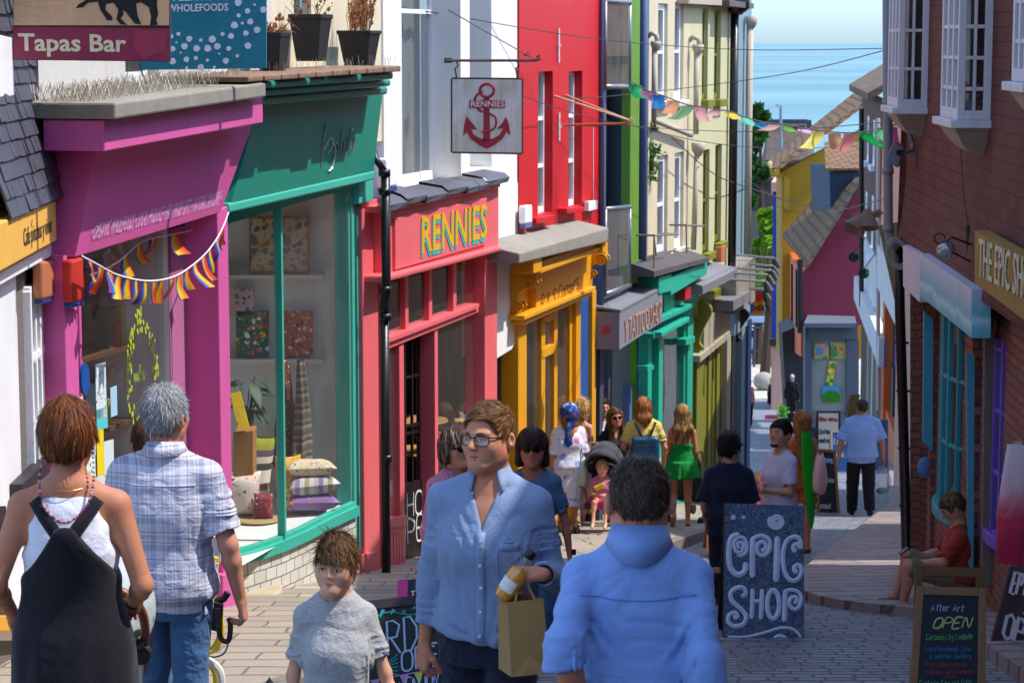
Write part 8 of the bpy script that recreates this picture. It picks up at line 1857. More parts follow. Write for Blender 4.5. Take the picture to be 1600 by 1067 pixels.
W19=person('man in a light blue short sleeved shirt walking away with a plastic bag',1347,33.4,624,None,180,1,'#b98468',1.16,'m',.232,(4,2,0),top=dict(mat=cloth('sky_shirt','#86a8e0',1,.85,wr=.35),sleeve='short',sl=.85,hem=-.1,m=.026,name='shirt',loose=.03),bottom=dict(kind='trousers',mat=black_cl,m=.02),hair=dict(style='man',col='#3a3432',col2='#6a6460',n=400,t=.006),shoes=dict(mat=shoe_b),belly=.03,arms={'R':dict(u=(-.34,.02,-1),f=(-.12,-.1,-1)),'L':dict(u=(.36,.05,-1),f=(.1,-.15,-1))},legs={'L':dict(y=-.1),'R':dict(y=.18,lift=.05)})
mb=MB();c=to_world(W19,W19['WR']+V3((0,-.02,-.12)));P=[]
for i in range(10):
 t=i/9;r=.03+.1*math.sin(math.pi*min(1,t*.82+.05))**1.2
 for j in range(14):th=2*math.pi*j/14;P.append(c+Vector((math.cos(th)*r*(1+.12*math.sin(3*th)),math.sin(th)*r*.6,-.42*t)))
mb.grid(P,10,14,closed=True);pbag=obj('plastic_bag',mb,glassm('thin_plastic',(.75,.82,.85),1.2,.35),smooth=True,label='thin translucent carrier bag in the walking man\'s hand',cat='bag')
mb=MB();mb.sphere(c+Vector((0,0,-.36)),(.09,.05,.05),10);obj('contents',mb,plain('bag_teal','#3a7a8a'),pbag)
W20=person('boy in a rust red t shirt and khaki shorts sitting on the step',1508,18.1,811,1.42,-96,1,'#c48c74',1.1,'m',.215,(4,-34,0),seat=.30,lean=.1,gnd=gz(18.1)-.03,top=dict(mat=cloth('rust_tee','#9a3426',1,.9,wr=.4),sleeve='short',sl=.85,hem=-.14,m=.02,name='t_shirt'),bottom=dict(kind='shorts',mat=cloth('khaki','#7a6a52',1,.9,wr=.4),short=.0),hair=dict(style='man',col='#5a3f28',col2='#8a6844',n=900,t=.016,jit=.3),shoes=dict(mat=cloth('trainer_khaki','#6a6450')),legs={'R':dict(k=(-.12,-.42,.42),a=(-.10,-.52,.10),ft=(0,-1,0)),'L':dict(k=(.12,-.42,.40),a=(.10,-.46,.10),ft=(0,-1,0))},arms={'R':dict(u=(-.1,-.55,-.8),f=(.3,-.85,-.1),n=(.3,0,1)),'L':dict(u=(.1,-.55,-.8),f=(-.3,-.85,-.1),n=(-.3,0,1))})
mb=MB();c=to_world(W20,(W20['WR']+W20['WL'])/2+V3((0,-.1,.04)));mb.obox(c-Vector((.035,.04,0)),(.07,0,.05),(0,.08,0),(-.01,0,.008));obj('phone',mb,plain('phone_blue','#22344e',1,.2),label='dark phone held by the seated boy',cat='phone')
mb=MB();st=at(1512,950,18.15);mb.box((st.x-.2,17.85,gz(18.1)-.3),(st.x+.35,18.55,gz(18.1)+.22));obj('step',mb,stone('shop_step','#7d6a5c','#94806e',6),label='worn stone step under the sitting boy',cat='step',bevel=.015)
person('woman in a red top and black trousers at the bend of the lane',1169,76,591,None,10,0,'#b98068',1,'f',top=dict(mat=plain('far_red','#b04a4a'),sleeve='none'),bottom=dict(kind='trousers',mat=black_cl),hair=dict(style='long',len=.3,col='#3a2420'),shoes=dict(mat=shoe_t))
person('woman with blonde hair in a long black dress walking towards the stone ball',1205,103,590,None,180,0,'#c08a68',1,'f',top=dict(mat=black_cl,sleeve='none',hem=-.05),bottom=dict(kind='skirt',mat=black_cl,z0=.25,r0=.22),hair=dict(style='man',col='#b98a58'),shoes=dict(mat=shoe_b))
person('white haired person in a long dark coat by the dark shopfront',1237,82,585,None,160,0,'#b98a70',1,'m',top=dict(mat=cloth('dark_coat','#16181e'),sleeve='long',hem=-.3,m=.03),bottom=dict(kind='trousers',mat=black_cl),hair=dict(style='man',col='#b0aeb0'),shoes=dict(mat=shoe_b))
p_=at(716,640,25.2);person('customer in a blue shirt sitting inside the coral cafe',716,p_.y,612,None,150,1,'#a87a62',1.1,'m',X=p_.x,gnd=zc,top=dict(mat=cloth('inside_blue','#3a5a9a'),sleeve='short'),bottom=dict(kind='trousers',mat=black_cl),hair=dict(style='man',col='#221a18'))
p_=at(696,680,24.3);person('long haired customer in a green top inside the coral cafe',696,p_.y,628,None,120,1,'#b98068',1,'f',X=p_.x,gnd=zc,top=dict(mat=cloth('inside_green','#3a5a3a'),sleeve='none'),bottom=dict(kind='trousers',mat=black_cl),hair=dict(style='long',len=.3,col='#4a2f20'))
# hanging signs
def panel(mb,pts,Y,th=.03,mi=0,back=True):
 P=[at(x,y,Y)for x,y in pts];mb.prism(P,(0,th,0),mi);return P
YT=13.9;ts1=thing('hanging_sign','peach and maroon tapas bar hanging sign with a black bull silhouette','sign',at(20,20,YT))
mb=MB();panel(mb,((20,-130),(266,-130),(265,97),(20,94)),YT,.05);obj('frame',mb,plain('sign_edge','#3a1a22',1,.5),ts1)
mb=MB();panel(mb,((21,-125),(264,-125),(264,40),(21,40)),YT-.004,.01);pe=obj('sign_face',mb,paint('peach_sign','#d9b088',1,.4,.08,.2),ts1)
mb=MB();panel(mb,((21,42),(264,45),(264,96),(21,93)),YT-.006,.012);panel(mb,((212,48),(262,50),(255,80),(225,92),(208,74)),YT-.0075,.002,1);obj('sign_band',mb,[paint('maroon_sign','#8a2348',1,.35,.1,.3),paint('maroon_worn','#9c2f50',1,.5,.2,.6)],ts1)
mb=MB();p=at(29,79,YT-.009);text_mb(mb,"Tapas Bar",p,at(190,81,YT-.009)-p,(0,0,1),.1,.003,fit=.645,bold=.022);obj('lettering',mb,plain('cream_letter','#ddd2b4',1,.5),ts1)
mb=MB();S_=lambda x,y:(x/2.54,y/2.54)
for pl_ in([(300,34),(312,18),(335,5),(345,-20),(380,-60),(420,-90),(520,-110),(600,-90),(640,-40),(622,10),(628,60),(620,80),(626,100),(595,102),(600,70),(590,30),(560,10),(540,15),(545,60),(560,98),(535,95),(500,50),(488,40),(490,60),(478,75),(505,100),(478,98),(462,78),(470,40),(450,12),(420,18),(418,40),(446,68),(446,82),(425,82),(398,40),(388,8),(350,12),(330,30)],):
 P=[at(*S_(x,y),YT-.008)for x,y in pl_];mb.poly(P)
obj('bull_emblem',mb,plain('bull_black','#111015',1,.5),ts1)
mb=MB();mb.tube([at(18,-128,YT+.02),at(280,-128,YT+.02)],.015,8);mb.tube([LT.px(20,0,-.05),at(20,-60,YT+.03)],.012,6);obj('bracket',mb,blackp,ts1)
YW=16.15;ts2=thing('hanging_sign','teal wholefoods hanging sign sprinkled with pale dots','sign',at(218,20,YW))
mb=MB();panel(mb,((218,-130),(416,-130),(416,107),(217,110)),YW,.04);obj('sign_face',mb,paint('teal_sign','#12748a',1,.4,.06,.25),ts2)
mb=MB();p=at(262,19,YW-.003);text_mb(mb,"WHOLEFOODS",p,at(360,17,YW-.003)-p,(0,0,1),.05,.002,fit=.42,bold=.02);p=at(270,2,YW-.003);text_mb(mb,"PLENTIFUL",p,at(360,0,YW-.003)-p,(0,0,1),.05,.002,fit=.38,bold=.02)
dots=[(945,12,14),(982,45,11),(1045,40,13),(947,63,8),(993,87,12),(930,101,14),(961,93,6),(1020,120,13),(975,133,11),(883,137,8),(917,144,12),(708,136,8),(751,156,12),(797,161,7),(842,157,14),(680,146,8),(732,185,13),(780,193,13),(824,193,14),(862,185,13),(907,194,10),(984,183,13),(685,195,11),(717,210,4),(740,237,11),(777,232,8),(823,240,6),(896,243,12),(942,223,7),(685,244,13),(797,268,13),(850,268,6),(741,270,6),(1010,20,5),(700,170,4),(870,215,4)]
for x,y,r in dots:mb.prism([at(x/2.54+r/2.54*math.cos(a)*(1+.12*math.sin(3*a+x)),y/2.54+r/2.54*math.sin(a),YW-.003)for a in[k*math.pi/6 for k in range(12)]],(0,.004,0))
obj('lettering',mb,plain('pale_dot','#cfcfe0',1,.5),ts2)
mb=MB();mb.tube([LF.px(218,-128,-.02),at(420,-132,YW+.02)],.015,8);obj('bracket',mb,blackp,ts2)
mb=MB();mb.tube([at(217,98,YW+.02),at(222,115,YW-.1),at(230,132,YW-.3)],.006,5);obj('cable',mb,blackp,ts2)
YR=23.35;rs_=thing('hanging_sign','white hanging sign with a red anchor on an iron bracket','sign',at(762,180,YR))
mb=MB();panel(mb,((707,124),(815,125),(815,239),(707,237)),YR,.035);b_=NB('enamel_white');o_=b_.coord('Object');n1=b_.noise(o_,2.5,5);n2=b_.noise(b_.mapping(o_,(6,6,.8)),2,4)
enm=b_.fin(b_.mix(b_.ramp(b_.math('MULTIPLY',n1,n2),[(.22,(0,0,0)),(.45,(1,1,1))]),hexc('#d5d0cc'),hexc('#b8a878')),.35);obj('sign_face',mb,enm,rs_)
mb=MB();iro=plain('sign_iron','#4a3a36',1,.6)
for a,b in(((706,123),(816,124)),((816,124),(816,240)),((816,240),(706,238)),((706,238),(706,123))):mb.tube([at(*a,YR+.01),at(*b,YR+.01)],.012,6)
mb.tube([LF.px(697,95,.0),at(760,95,YR),at(835,95,YR),at(844,93,YR),at(843,87,YR),at(838,90,YR)],.014,8);mb.prism([at(x,y,YR+.1)for x,y in((694,91),(706,91),(706,99),(694,99))],(0,.1,0))
for x in(713,808):mb.tube([at(x,96,YR),at(x+3,103,YR),at(x-2,108,YR),at(x,118,YR),at(x,124,YR)],.009,6)
mb.tube([at(700,16,YR+.2),at(838,95,YR)],.006,5);mb.tube([at(820,86,YR),at(826,81,YR),at(829,86,YR),at(822,88,YR),at(816,84,YR)],.006,5);obj('bracket',mb,iro,rs_)
Z2=lambda x,y:at(380+x/2.54,y/2.54,YR-.004)
anc=plain('anchor_red','#9c2638',1,.5);mb=MB();nY=Vector((0,-1,0))
mb.tube([Z2(967+28*math.cos(a),360+26*math.sin(a))for a in[k*math.pi/10 for k in range(20)]],.014,6,closed=True);mb.prism([Z2(955,385),Z2(977,385),Z2(980,560),Z2(952,560)],(0,.006,0))
arm_o=[(872,540),(876,500),(885,462),(910,490),(928,515),(905,515),(915,535),(940,550),(966,555),(992,550),(1018,535),(1030,512),(1006,512),(1028,490),(1043,462),(1056,500),(1060,538),(1045,525),(1030,550),(995,578),(966,592),(938,578),(902,552),(888,525)];mb.prism([Z2(x,y)for x,y in arm_o],(0,.006,0))
rope=[(950,365),(925,380),(918,410),(940,440),(975,450),(1002,470),(1000,505),(975,520),(945,525)];mb.tube([Z2(x,y)for x,y in smooth_pl(rope)],.011,6);obj('anchor_emblem',mb,anc,rs_)
mb=MB();mb.prism([at(x,y,YR-.012)for x,y in((733,157),(789,157),(789,169),(733,169))],(0,.006,0));obj('name_band',mb,anc,rs_)
mb=MB();p=at(735,167,YR-.014);text_mb(mb,"RENNIES",p,at(787,167,YR-.014)-p,(0,0,1),.058,.001,wide=1.08,bold=.01);obj('lettering',mb,plain('pale_letter','#d9d2cc',1,.5),rs_)
# small things on the walls
def alarm(name,label,F,c6,v,d,m1,m2,cat='alarm box'):
 t=thing(name,label,cat,F.px(c6[0],c6[2],v));mb=MB();fq(mb,F,c6,v,d);obj('housing',mb,m1,t,bevel=.018)
 mb=MB();fq(mb,F,(c6[0],c6[2],c6[2]+7,c6[3],c6[5],c6[5]+7),v-.006,d-.012);obj('strobe',mb,m2,t,bevel=.006);return t
sb_=plain('strobe_blue','#20408a',1,.3)
alarm('alarm_box','faded peach alarm box beside the yellow tapas fascia',LT,(68,408,468,92,406,462),.12,.07,paint('peach_plastic','#b8704c',1,.5),sb_)
alarm('alarm_box','bright red alarm box on the pink shop post above the bunting',LF,(112,407,474,132,402,470),.22,.07,paint('red_plastic','#b83028',1,.4),sb_)
alarm('alarm_box','white alarm box on the white wall above the lead roof',LF,(604,248,294,621,246,290),.12,.1,whitep,sb_)
alarm('alarm_box','white alarm box low on the red house wall',LF,(821,322,350,832,320,348),.12,.08,whitep,plain('strobe_grey','#5a6a9a'))
ib=MB();fq(ib,LF,(113,622,642,130,620,640),.2,.04);obj('door_entry_box',ib,whitep,label='small white entry box on the pink door post',cat='box',bevel=.005)
ab=MB();fq(ab,LF,(920,315,330,934,313,327),.1,.06);ab.tube([LF.px(927,200,.03),LF.px(927,315,.03)],.006,5);obj('junction_box',ab,whitep,label='small white junction box near the right edge of the red wall',cat='box',bevel=.004)
ab=MB();fq(ab,LF,(1127,386,410,1134,384,408),.14,.1);obj('alarm_box',ab,paint('peach_plastic','#b8704c'),label='peach coloured alarm box on the pale cream house',cat='alarm box',bevel=.01)
cc=thing('cctv_camera','white dome security camera on the corner of the slate wall','camera',at(90,285,15.2));mb=MB();c=at(92,284,15.2);dv=Vector((.55,-.75,-.35)).normalized();mb.lathe([(.02,-.08),(.06,-.06),(.068,.0),(.05,.045),(.03,.06),(.005,.062)],c,dv,18);obj('housing',mb,whitep,cc,smooth=True)
mb=MB();mb.lathe([(.005,.064),(.034,.056),(.036,.04),(.005,.04)],c,dv,16);obj('lens',mb,plain('lens_black','#0c0c10',1,.1),cc);mb=MB();mb.lathe([(.05,0),(.05,.05)],c+Vector((-.08,.08,0)),(-1,.6,0),12);mb.tube([c+Vector((0,0,-.05)),c+Vector((.04,0,-.15)),c+Vector((-.02,.05,-.25))],.008,6);obj('mount',mb,blackp,cc)
mb=MB();fpoly(mb,LF,[(119+12*math.cos(a),246+12*math.sin(a))for a in[k*math.pi/8 for k in range(16)]],.02,.02)if False else mb.lathe([(.005,0),(.055,0),(.055,.01),(.005,.01)],at(131,246,16.35),(0,-1,0),20);mb.tube([at(79,249,16.4),at(120,248,16.36)],.01,6);obj('patch_plate',mb,plain('patch_beige','#a89a90'),label='round pale plate on the shaded side of the pink sign board',cat='plate')
mb=MB();pp_=LF.px(134,592,.1);mb.prism([pp_+LF.d*(.062*math.cos(a))+Vector((0,0,.105*math.sin(a)))for a in[k*math.pi/10 for k in range(20)]],-LF.n*.02);obj('plaque',mb,paint('plaque_blue','#1d4f9a',1,.35),label='oval blue plaque on the window edge of the pink shop',cat='plaque')
mb=MB();rs=random.Random(12)
for i in range(3):mb.ribbon([LF.px(172+5*i,163,.55),LF.px(174+4*i,175,.56),LF.px(178+3*i,190+3*i,.55)],.03,LF.n)
obj('yellow_rag',mb,plain('rag_yellow','#c9a62a',1,.8),label='torn yellow plastic caught on the concrete ledge',cat='rag')
def leafy(c,w_,h_,n,leaf,name,label,mat,seed=1,dirn=None):
 mb=MB();rs=random.Random(seed)
 for i in range(n):
  q=Vector(c)+Vector((rs.gauss(0,w_/2.4),rs.gauss(0,w_/3),-rs.random()*h_));nr=Vector((rs.gauss(.5,.5),rs.gauss(-.6,.5),rs.gauss(.3,.5))).normalized();a=nr.orthogonal().normalized();an=rs.random()*6;b=nr.cross(a);u_=a*math.cos(an)+b*math.sin(an);v_=nr.cross(u_);L_=leaf*rs.uniform(.6,1.2)
  mb.poly([q-u_*L_,q-u_*L_*.2+v_*L_*.6+nr*L_*.15,q+u_*L_,q-u_*L_*.2-v_*L_*.6+nr*L_*.15])
 for k in range(4):mb.tube([Vector(c)+Vector((rs.gauss(0,.02),0,.05)),Vector(c)+Vector((rs.gauss(0,.03),.0,-h_))],.004,4)
 return obj(name,mb,mat,label=label,cat='plant')
leafy(at(88,488,15.6),.13,.75,230,.028,'ivy','dark ivy climbing between the tapas bar and the pink shop',leafm('ivy_leaf','#1f4a24',1,.2),3)
leafy(at(1018,222,32.6),.16,.55,260,.04,'wall_plant','green plant growing out of the cream brick wall by the pipe',leafm('wall_leaf','#3f6a28'),4)
leafy(at(1022,190,32.6),.1,.15,60,.03,'wall_weed','small weed where the beige gutter pipe meets the cream wall',leafm('wall_leaf','#3f6a28'),6)
leafy(at(1222,634,80),.22,.4,160,.06,'potted_shrub','small bright green shrub by the dark shopfront far down',leafm('shrub_leaf','#4f9a28'),5)
pot_m=paint('pot_black','#1d1d20',1,.45,.2,.3)
def planter(x0,x1,yt,yb,v,label,seed,tall):
 p=LF.px((x0+x1)/2,yb,v);w_=(x1-x0)/FPX*p.y*.80;H_=(yb-yt)/FPX*p.y;t=thing('planter',label,'planter',p,'black planters on the teal shop ledge');mb=MB();r=lambda k,z:[p+LF.d*(sx*k)+LF.n*(sy*k)+Vector((0,0,z))for sx,sy in((-1,-1),(1,-1),(1,1),(-1,1))]
 rg=r(w_*.33,0)+r(w_*.47,H_*.9)+r(w_*.5,H_*.9)+r(w_*.5,H_)+r(w_*.44,H_)+r(w_*.43,H_*.86);mb.grid(rg,6,4,closed=True);mb.poly(rg[-4:]);obj('pot',mb,pot_m,t,bevel=.006)
 mb=MB();rs=random.Random(seed)
 for i in range(tall[0]):
  a=p+Vector((rs.uniform(-.3,.3)*w_,rs.uniform(-.3,.3)*w_,H_*.86));h_=rs.uniform(.4,1)*tall[1];d=Vector((rs.gauss(0,tall[2]),rs.gauss(0,tall[2]),1));q=a+d*h_;mb.tube([a,a*.5+q*.5+Vector((rs.gauss(0,.03),0,.02)),q+Vector((0,0,-tall[3]*h_))],[.004,.003,.0012],4,rs.randrange(2),caps=False)
  for k in range(tall[4]):c=a+(q-a)*rs.uniform(.3,1);l_=rs.uniform(.01,.025);mb.poly([c,c+Vector((l_,.005,l_)),c+Vector((l_*1.5,0,-.005)),c+Vector((l_*.6,.004,-l_))],rs.randrange(1,3))
 obj('dry_plant',mb,[plain('straw_stem','#b08a58',1,.8),plain('dry_brown','#8a5a3a',1,.8),plain('dry_rust','#a8683a',1,.8)],t)
planter(398,455,52,118,.22,'black planter with bleached drooping grass next to the teal wholefoods sign',2,(45,.22,.5,.7,1));planter(452,520,24,96,.2,'tallest black planter with sparse dry stems in the middle',3,(14,.3,.5,.3,3));planter(527,596,49,104,.22,'black planter with tall rusty dead shrub at the end of the ledge',4,(34,.5,.16,.05,9))
mb=MB();rs=random.Random(15)
for i in range(90):
 t=rs.random();p=LF.px(392+225*t,122-16*t,.48)-LF.n*rs.uniform(0,.3);mb.tube([p,p+Vector((rs.uniform(-.03,.03),rs.uniform(-.03,.03),rs.uniform(.06,.12)))],.0016,3,caps=False)
obj('bird_spikes',mb,plain('spike_steel','#b5ab98'),label='thin wire bird spikes along the teal shop coping',cat='bird spikes',kind='stuff')
# bunting and wires
b_=NB('rainbow');uv=b_.coord('UV');rcol=['#7a2a90','#3a4ab0','#5a80c0','#f0d020','#f0c818','#f09020','#e8601c','#d9441c'];rainbow=b_.fin(b_.ramp(b_.sep(uv)[0],[(i/8,hexc(c))for i,c in enumerate(rcol)],'CONSTANT'),.7)
tl_=b_.n("ShaderNodeBsdfTranslucent");b_.t.links.new(b_.b.inputs["Base Color"].links[0].from_socket,tl_.inputs[0]);mxs=b_.n("ShaderNodeMixShader");mxs.inputs[0].default_value=.35;b_.t.links.new(b_.b.outputs[0],mxs.inputs[1]);b_.t.links.new(tl_.outputs[0],mxs.inputs[2]);b_.t.links.new(mxs.outputs[0],b_.out.inputs[0])
def flag(parent,a,b,drop,mat,rs,taper=.8,sway=.03,name='flag'):
 a=Vector(a);b=Vector(b);mb=MB();P=[];uv=[];ph=rs.uniform(0,6);sx=Vector((rs.gauss(0,sway),rs.gauss(0,sway),0));n,m=6,6;mid=(a+b)/2;nrm=(b-a).cross(Vector((0,0,1))).normalized()
 for i in range(n):
  t=i/(n-1)
  for j in range(m):
   s_=j/(m-1);p=a+(b-a)*s_;p=mid+(p-mid)*(1-(1-taper)*t);p=p+Vector((0,0,-drop*t))+sx*t*t*4+nrm*(.025*t*math.sin(s_*5+ph)+.02*t*math.sin(t*4+ph));P.append(p);uv.append((s_,t))
 mb.grid(P,n,m);return obj(name,mb,mat,parent,smooth=True,uv=uv,recalc=False)
def string(parent,pts,r,mat):mb=MB();mb.tube(smooth_pl([tuple(p)for p in pts],8),r,5);return obj('string',mb,mat,parent,smooth=True)
rb=thing('bunting','rainbow striped bunting on a white cord across the pink shopfront','bunting',LF.px(128,400,.3),'rainbow bunting on the pink shop');ctl=[(128,400),(150,412),(185,430),(230,439),(270,433),(300,415),(325,392),(345,362),(357,332)];vv=.32
pts=[LF.px(x,y,vv)for x,y in ctl];string(rb,pts,.006,whitep);fine=smooth_pl([tuple(p)for p in pts],40);rs=random.Random(4);k=12
L_=np.cumsum([0]+[(Vector(a)-Vector(b)).length for a,b in zip(fine,fine[1:])]);tot=L_[-1];nF=17
for i in range(nF):
 s0=tot*(.03+.95*i/nF);s1=s0+.085+rs.uniform(-.02,.02);a=Vector([np.interp(s0,L_,[f[q]for f in fine])for q in range(3)]);b=Vector([np.interp(min(s1,tot),L_,[f[q]for f in fine])for q in range(3)]);flag(rb,a,b,rs.uniform(.14,.18),rainbow,rs,rs.uniform(.85,1.3),.014)
rb2=thing('bunting','second rainbow bunting string hanging behind inside the pink doorway','bunting',LF.px(150,415,.05),'rainbow bunting on the pink shop');pts=[LF.px(x,y,.04)for x,y in((140,430),(165,420),(190,405),(212,385),(232,374),(262,368),(300,360))];string(rb2,pts,.005,whitep)
for i,(a,b)in enumerate(zip(pts,pts[1:])):flag(rb2,a,a+(b-a)*.45,.15,rainbow,rs,1.1,.014)
BF=[(992,140,'#149a5a'),(1010,150,'#c98fb8'),(1028,156,'#2a7ac0'),(1052,165,'#e0a090'),(1074,173,'#8fc9a0'),(1094,176,'#d9a8c0'),(1118,180,'#d9b0c0'),(1142,184,'#d9c83a'),(1163,192,'#5fc9a8'),(1187,199,'#3a9ad0'),(1210,203,'#e0b0c8'),(1230,204,'#7fc96a'),(1255,210,'#c9a0d0'),(1278,213,'#e0cf6a'),(1304,216,'#d9a880'),(1328,217,'#d98a8a'),(1352,215,'#1c9a5a'),(1375,210,'#6fc99a'),(1392,206,'#d05aa0')]
bb=thing('bunting','line of faded pastel flags strung across the lane towards the sea','bunting',at(985,135,30));Yb=lambda x:30-(x-985)/415*8.2;pts=[at(x,y-9,Yb(x))for x,y,c in[(983,138,0)]+BF+[(1402,203,0)]];string(bb,pts,.008,plain('string_grey','#6a6a68'));rs=random.Random(6)
for x,y,c in BF:
 ww=10 if x<1080 or x>1240 else 9;b_=MATS.get('flag'+c)
 if not b_:
  nb_=leafm('flag'+c,c,1.0,.4);MATS['flag'+c]=nb_;b_=nb_
 flat=1100<x<1270;flag(bb,at(x-ww,y-8,Yb(x)),at(x+ww,y-7,Yb(x)+(.15 if flat else 0)),.075 if flat else .17,b_,rs,1.05,.04)
wm=plain('wire_dark','#3a3a40',1,.5)
WIRES=[([(520,-8,22),(700,24,24),(940,62,27),(1160,78,30),(1390,76,24)],'long thin cable sagging from the white wall to the bay window'),([(1390,77,22),(1250,112,27),(1110,133,31),(940,152,29),(868,152,27.4)],'cable rising from the red wall to the upper right bay'),([(815,150,25),(900,178,28),(1000,198,31),(1180,206,32),(1400,190,23)],'faint cable just above the pastel bunting'),([(985,196,28.5),(1100,222,32),(1220,232,34),(1345,228,45)],'cable sagging under the pastel bunting'),([(1050,215,33),(1110,268,36),(1165,292,40),(1290,330,60),(1385,310,30)],'low dark cable crossing in front of the yellow gable'),([(1165,280,40),(1240,318,55),(1345,322,62)],'short cable between the end house and the brick house'),([(1150,282,40),(1215,322,70),(1300,345,70),(1345,330,63)],'drooping cable over the maroon roof')]
for pts,l in WIRES:mb=MB();mb.tube(smooth_pl([tuple(at(*p))for p in pts],8),.0055 if pts[0][2]<30 else .008,5);obj('cable',mb,wm,label=l,cat='cable')
# boards on the ground
def board(pts,Yt,Yb,th=.03):
 """quad TL TR BR BL in pixels, top edge at Yt, bottom at Yb"""
 P=[at(*pts[0],Yt),at(*pts[1],Yt),at(*pts[2],Yb),at(*pts[3],Yb)];n=(P[1]-P[0]).cross(P[3]-P[0]).normalized()
 if n.y>0:n=-n
 return P,n
def bil(P,s,t):return(P[0]*(1-s)+P[1]*s)*(1-t)+(P[3]*(1-s)+P[2]*s)*t
def framed(mb,P,n,fw,th,fh=None):
 """timber frame around quad P"""
 fh=fh or fw;W_=(P[1]-P[0]).length;H_=(P[3]-P[0]).length;a=fw/W_;b=fh/H_
 for(s0,s1,t0,t1)in((0,a,0,1),(1-a,1,0,1),(a,1-a,0,b),(a,1-a,1-b,1)):mb.prism([bil(P,s0,t0),bil(P,s1,t0),bil(P,s1,t1),bil(P,s0,t1)],-n*th)
def btext(mb,P,n,s,s0,t0,s1,t1,h,wd,off=.003,**kw):
 p=bil(P,s0,t0)+n*off;q=bil(P,s1,t1)+n*off;up=(P[0]-P[3]).normalized();hand_fit(mb,s,p,q,up,h,wd,**kw)
random.seed(21)
es=thing('sign_board','tall mottled blue and silver board lettered EPIC SHOP standing on the cobbles','sign',at(1194,1006,16));P,n=board(((1133,786),(1257,790),(1256,1007),(1131,1004)),16.25,15.95)
nb_=NB('epic_mottle');o_=nb_.coord('Object');v=nb_.n("ShaderNodeTexVoronoi");nb_.set(v.inputs["Vector"],nb_.mapping(o_,(1,1,1)));v.inputs["Scale"].default_value=70;n1=nb_.noise(o_,34,6,.75,1.6);n2=nb_.noise(o_,5,3);n3=nb_.noise(nb_.mapping(o_,(1,1,1),rot=(.4,0,.9)),90,3,.6,2)
c_=nb_.ramp(n1,[(.32,hexc('#090c14')),(.45,hexc('#182338')),(.54,hexc('#354c68')),(.62,hexc('#6f829c')),(.75,hexc('#0f1622'))]);c_=nb_.mix(nb_.ramp(n3,[(.52,(0,0,0)),(.6,(1,1,1))]),c_,hexc('#7f8aa4'));c_=nb_.mix(nb_.math('MULTIPLY',nb_.ramp(n2,[(.45,(0,0,0)),(.7,(1,1,1))]),.45),c_,hexc('#2f6a8a'))
mott=nb_.fin(c_,.55,nb_.bump(n1,.7,.01),0,.4);mb=MB();mb.prism(P,-n*.035);obj('board',mb,mott,es)
mb=MB();P2=[p-n*.036 for p in P];mb.prism([P2[0]+(P2[0]-P2[1])*.012,P2[1],P2[2],P2[3]+(P2[3]-P2[2])*.012],-n*.02);q0=bil(P2,.1,.02)-n*.05;mb.prism([bil(P2,0,0)-n*.02,bil(P2,1,0)-n*.02,Vector((P[2].x,P[2].y+.55,P[2].z-.08)),Vector((P[3].x,P[3].y+.55,P[3].z-.08))],-n*.02);obj('rear_leaf',mb,plain('board_black','#151518',1,.6),es)
sil=plain('silver_paint','#ccd2ea',1,.5,.0,.4,.22);ZE=lambda x,y:bil(P,(x-52)/(588-52),(y-68)/(1010-68))+n*.004;mb=MB()
def spiral(cx,cy,r0,r1,turns,a0,n_=40):return[(cx+(r0+(r1-r0)*k/n_)*math.cos(a0+turns*2*math.pi*k/n_),cy+(r0+(r1-r0)*k/n_)*math.sin(a0+turns*2*math.pi*k/n_))for k in range(n_+1)]
ES=[(spiral(400,182,6,54,2.6,0),22),([(150,375),(140,345),(160,328),(176,350),(165,395),(132,395),(115,350),(135,300),(180,300),(200,350),(192,400),(160,420),(135,415)],24),([(150,280),(100,295),(82,360),(80,440),(95,510),(140,548),(185,525),(195,465)],38),([(240,290),(238,430),(240,565)],38),([(240,300),(300,280),(352,310),(352,375),(310,415),(272,390),(275,340),(310,320),(330,350),(315,380),(298,368)],28),([(405,282),(402,430),(398,590)],42),([(530,385),(512,350),(540,330),(562,355),(558,300),(520,280),(470,310),(446,380),(446,470),(470,550),(515,580),(558,550),(570,500),(550,472),(522,485),(525,515),(545,515)],30),([(165,695),(192,680),(185,640),(140,636),(96,670),(102,725),(160,775),(198,825),(180,880),(120,895),(80,865),(88,820),(128,806),(138,835),(112,838)],30),([(242,640),(240,740),(235,845)],30),([(305,640),(302,740),(298,845)],30),([(240,728),(270,724),(300,722)],26),([(380+40*math.cos(a),742+95*math.sin(a))for a in[k*math.pi/10 for k in range(21)]],32),([(462,640),(458,750),(455,855)],34),([(462,650),(520,642),(565,675),(562,740),(525,772),(490,742),(500,695),(532,690),(540,720),(518,728)],26),([(80,968),(190,968),(320,935),(430,900),(510,905),(560,950),(555,1000)],20),([(372,1000),(400,962),(445,955),(490,1000)],24),(spiral(107,160,2,14,1.5,0,12),14),(spiral(177,158,2,10,1.5,0,12),10)]
kk=(P[1]-P[0]).length/(588-52)
for pl_,wd in ES:
 q=[ZE(x,y)for x,y in smooth_pl(pl_,5)];ws=[wd*kk]*len(q);ws[0]=ws[-1]=wd*kk*.55;mb.ribbon(q,ws,n);mb.tube([p_+n*.001 for p_ in q],[w_*.28 for w_ in ws],6)
obj('lettering',mb,sil,es)
aa=thing('chalkboard','wood framed chalkboard lettered After Art OPEN at the lower right','chalkboard',at(1482,1100,12.5));P,n=board(((1433,915),(1541,918),(1540,1108),(1418,1108)),12.85,12.5);wfr=woodm('board_timber','#8a6544',1,.65)
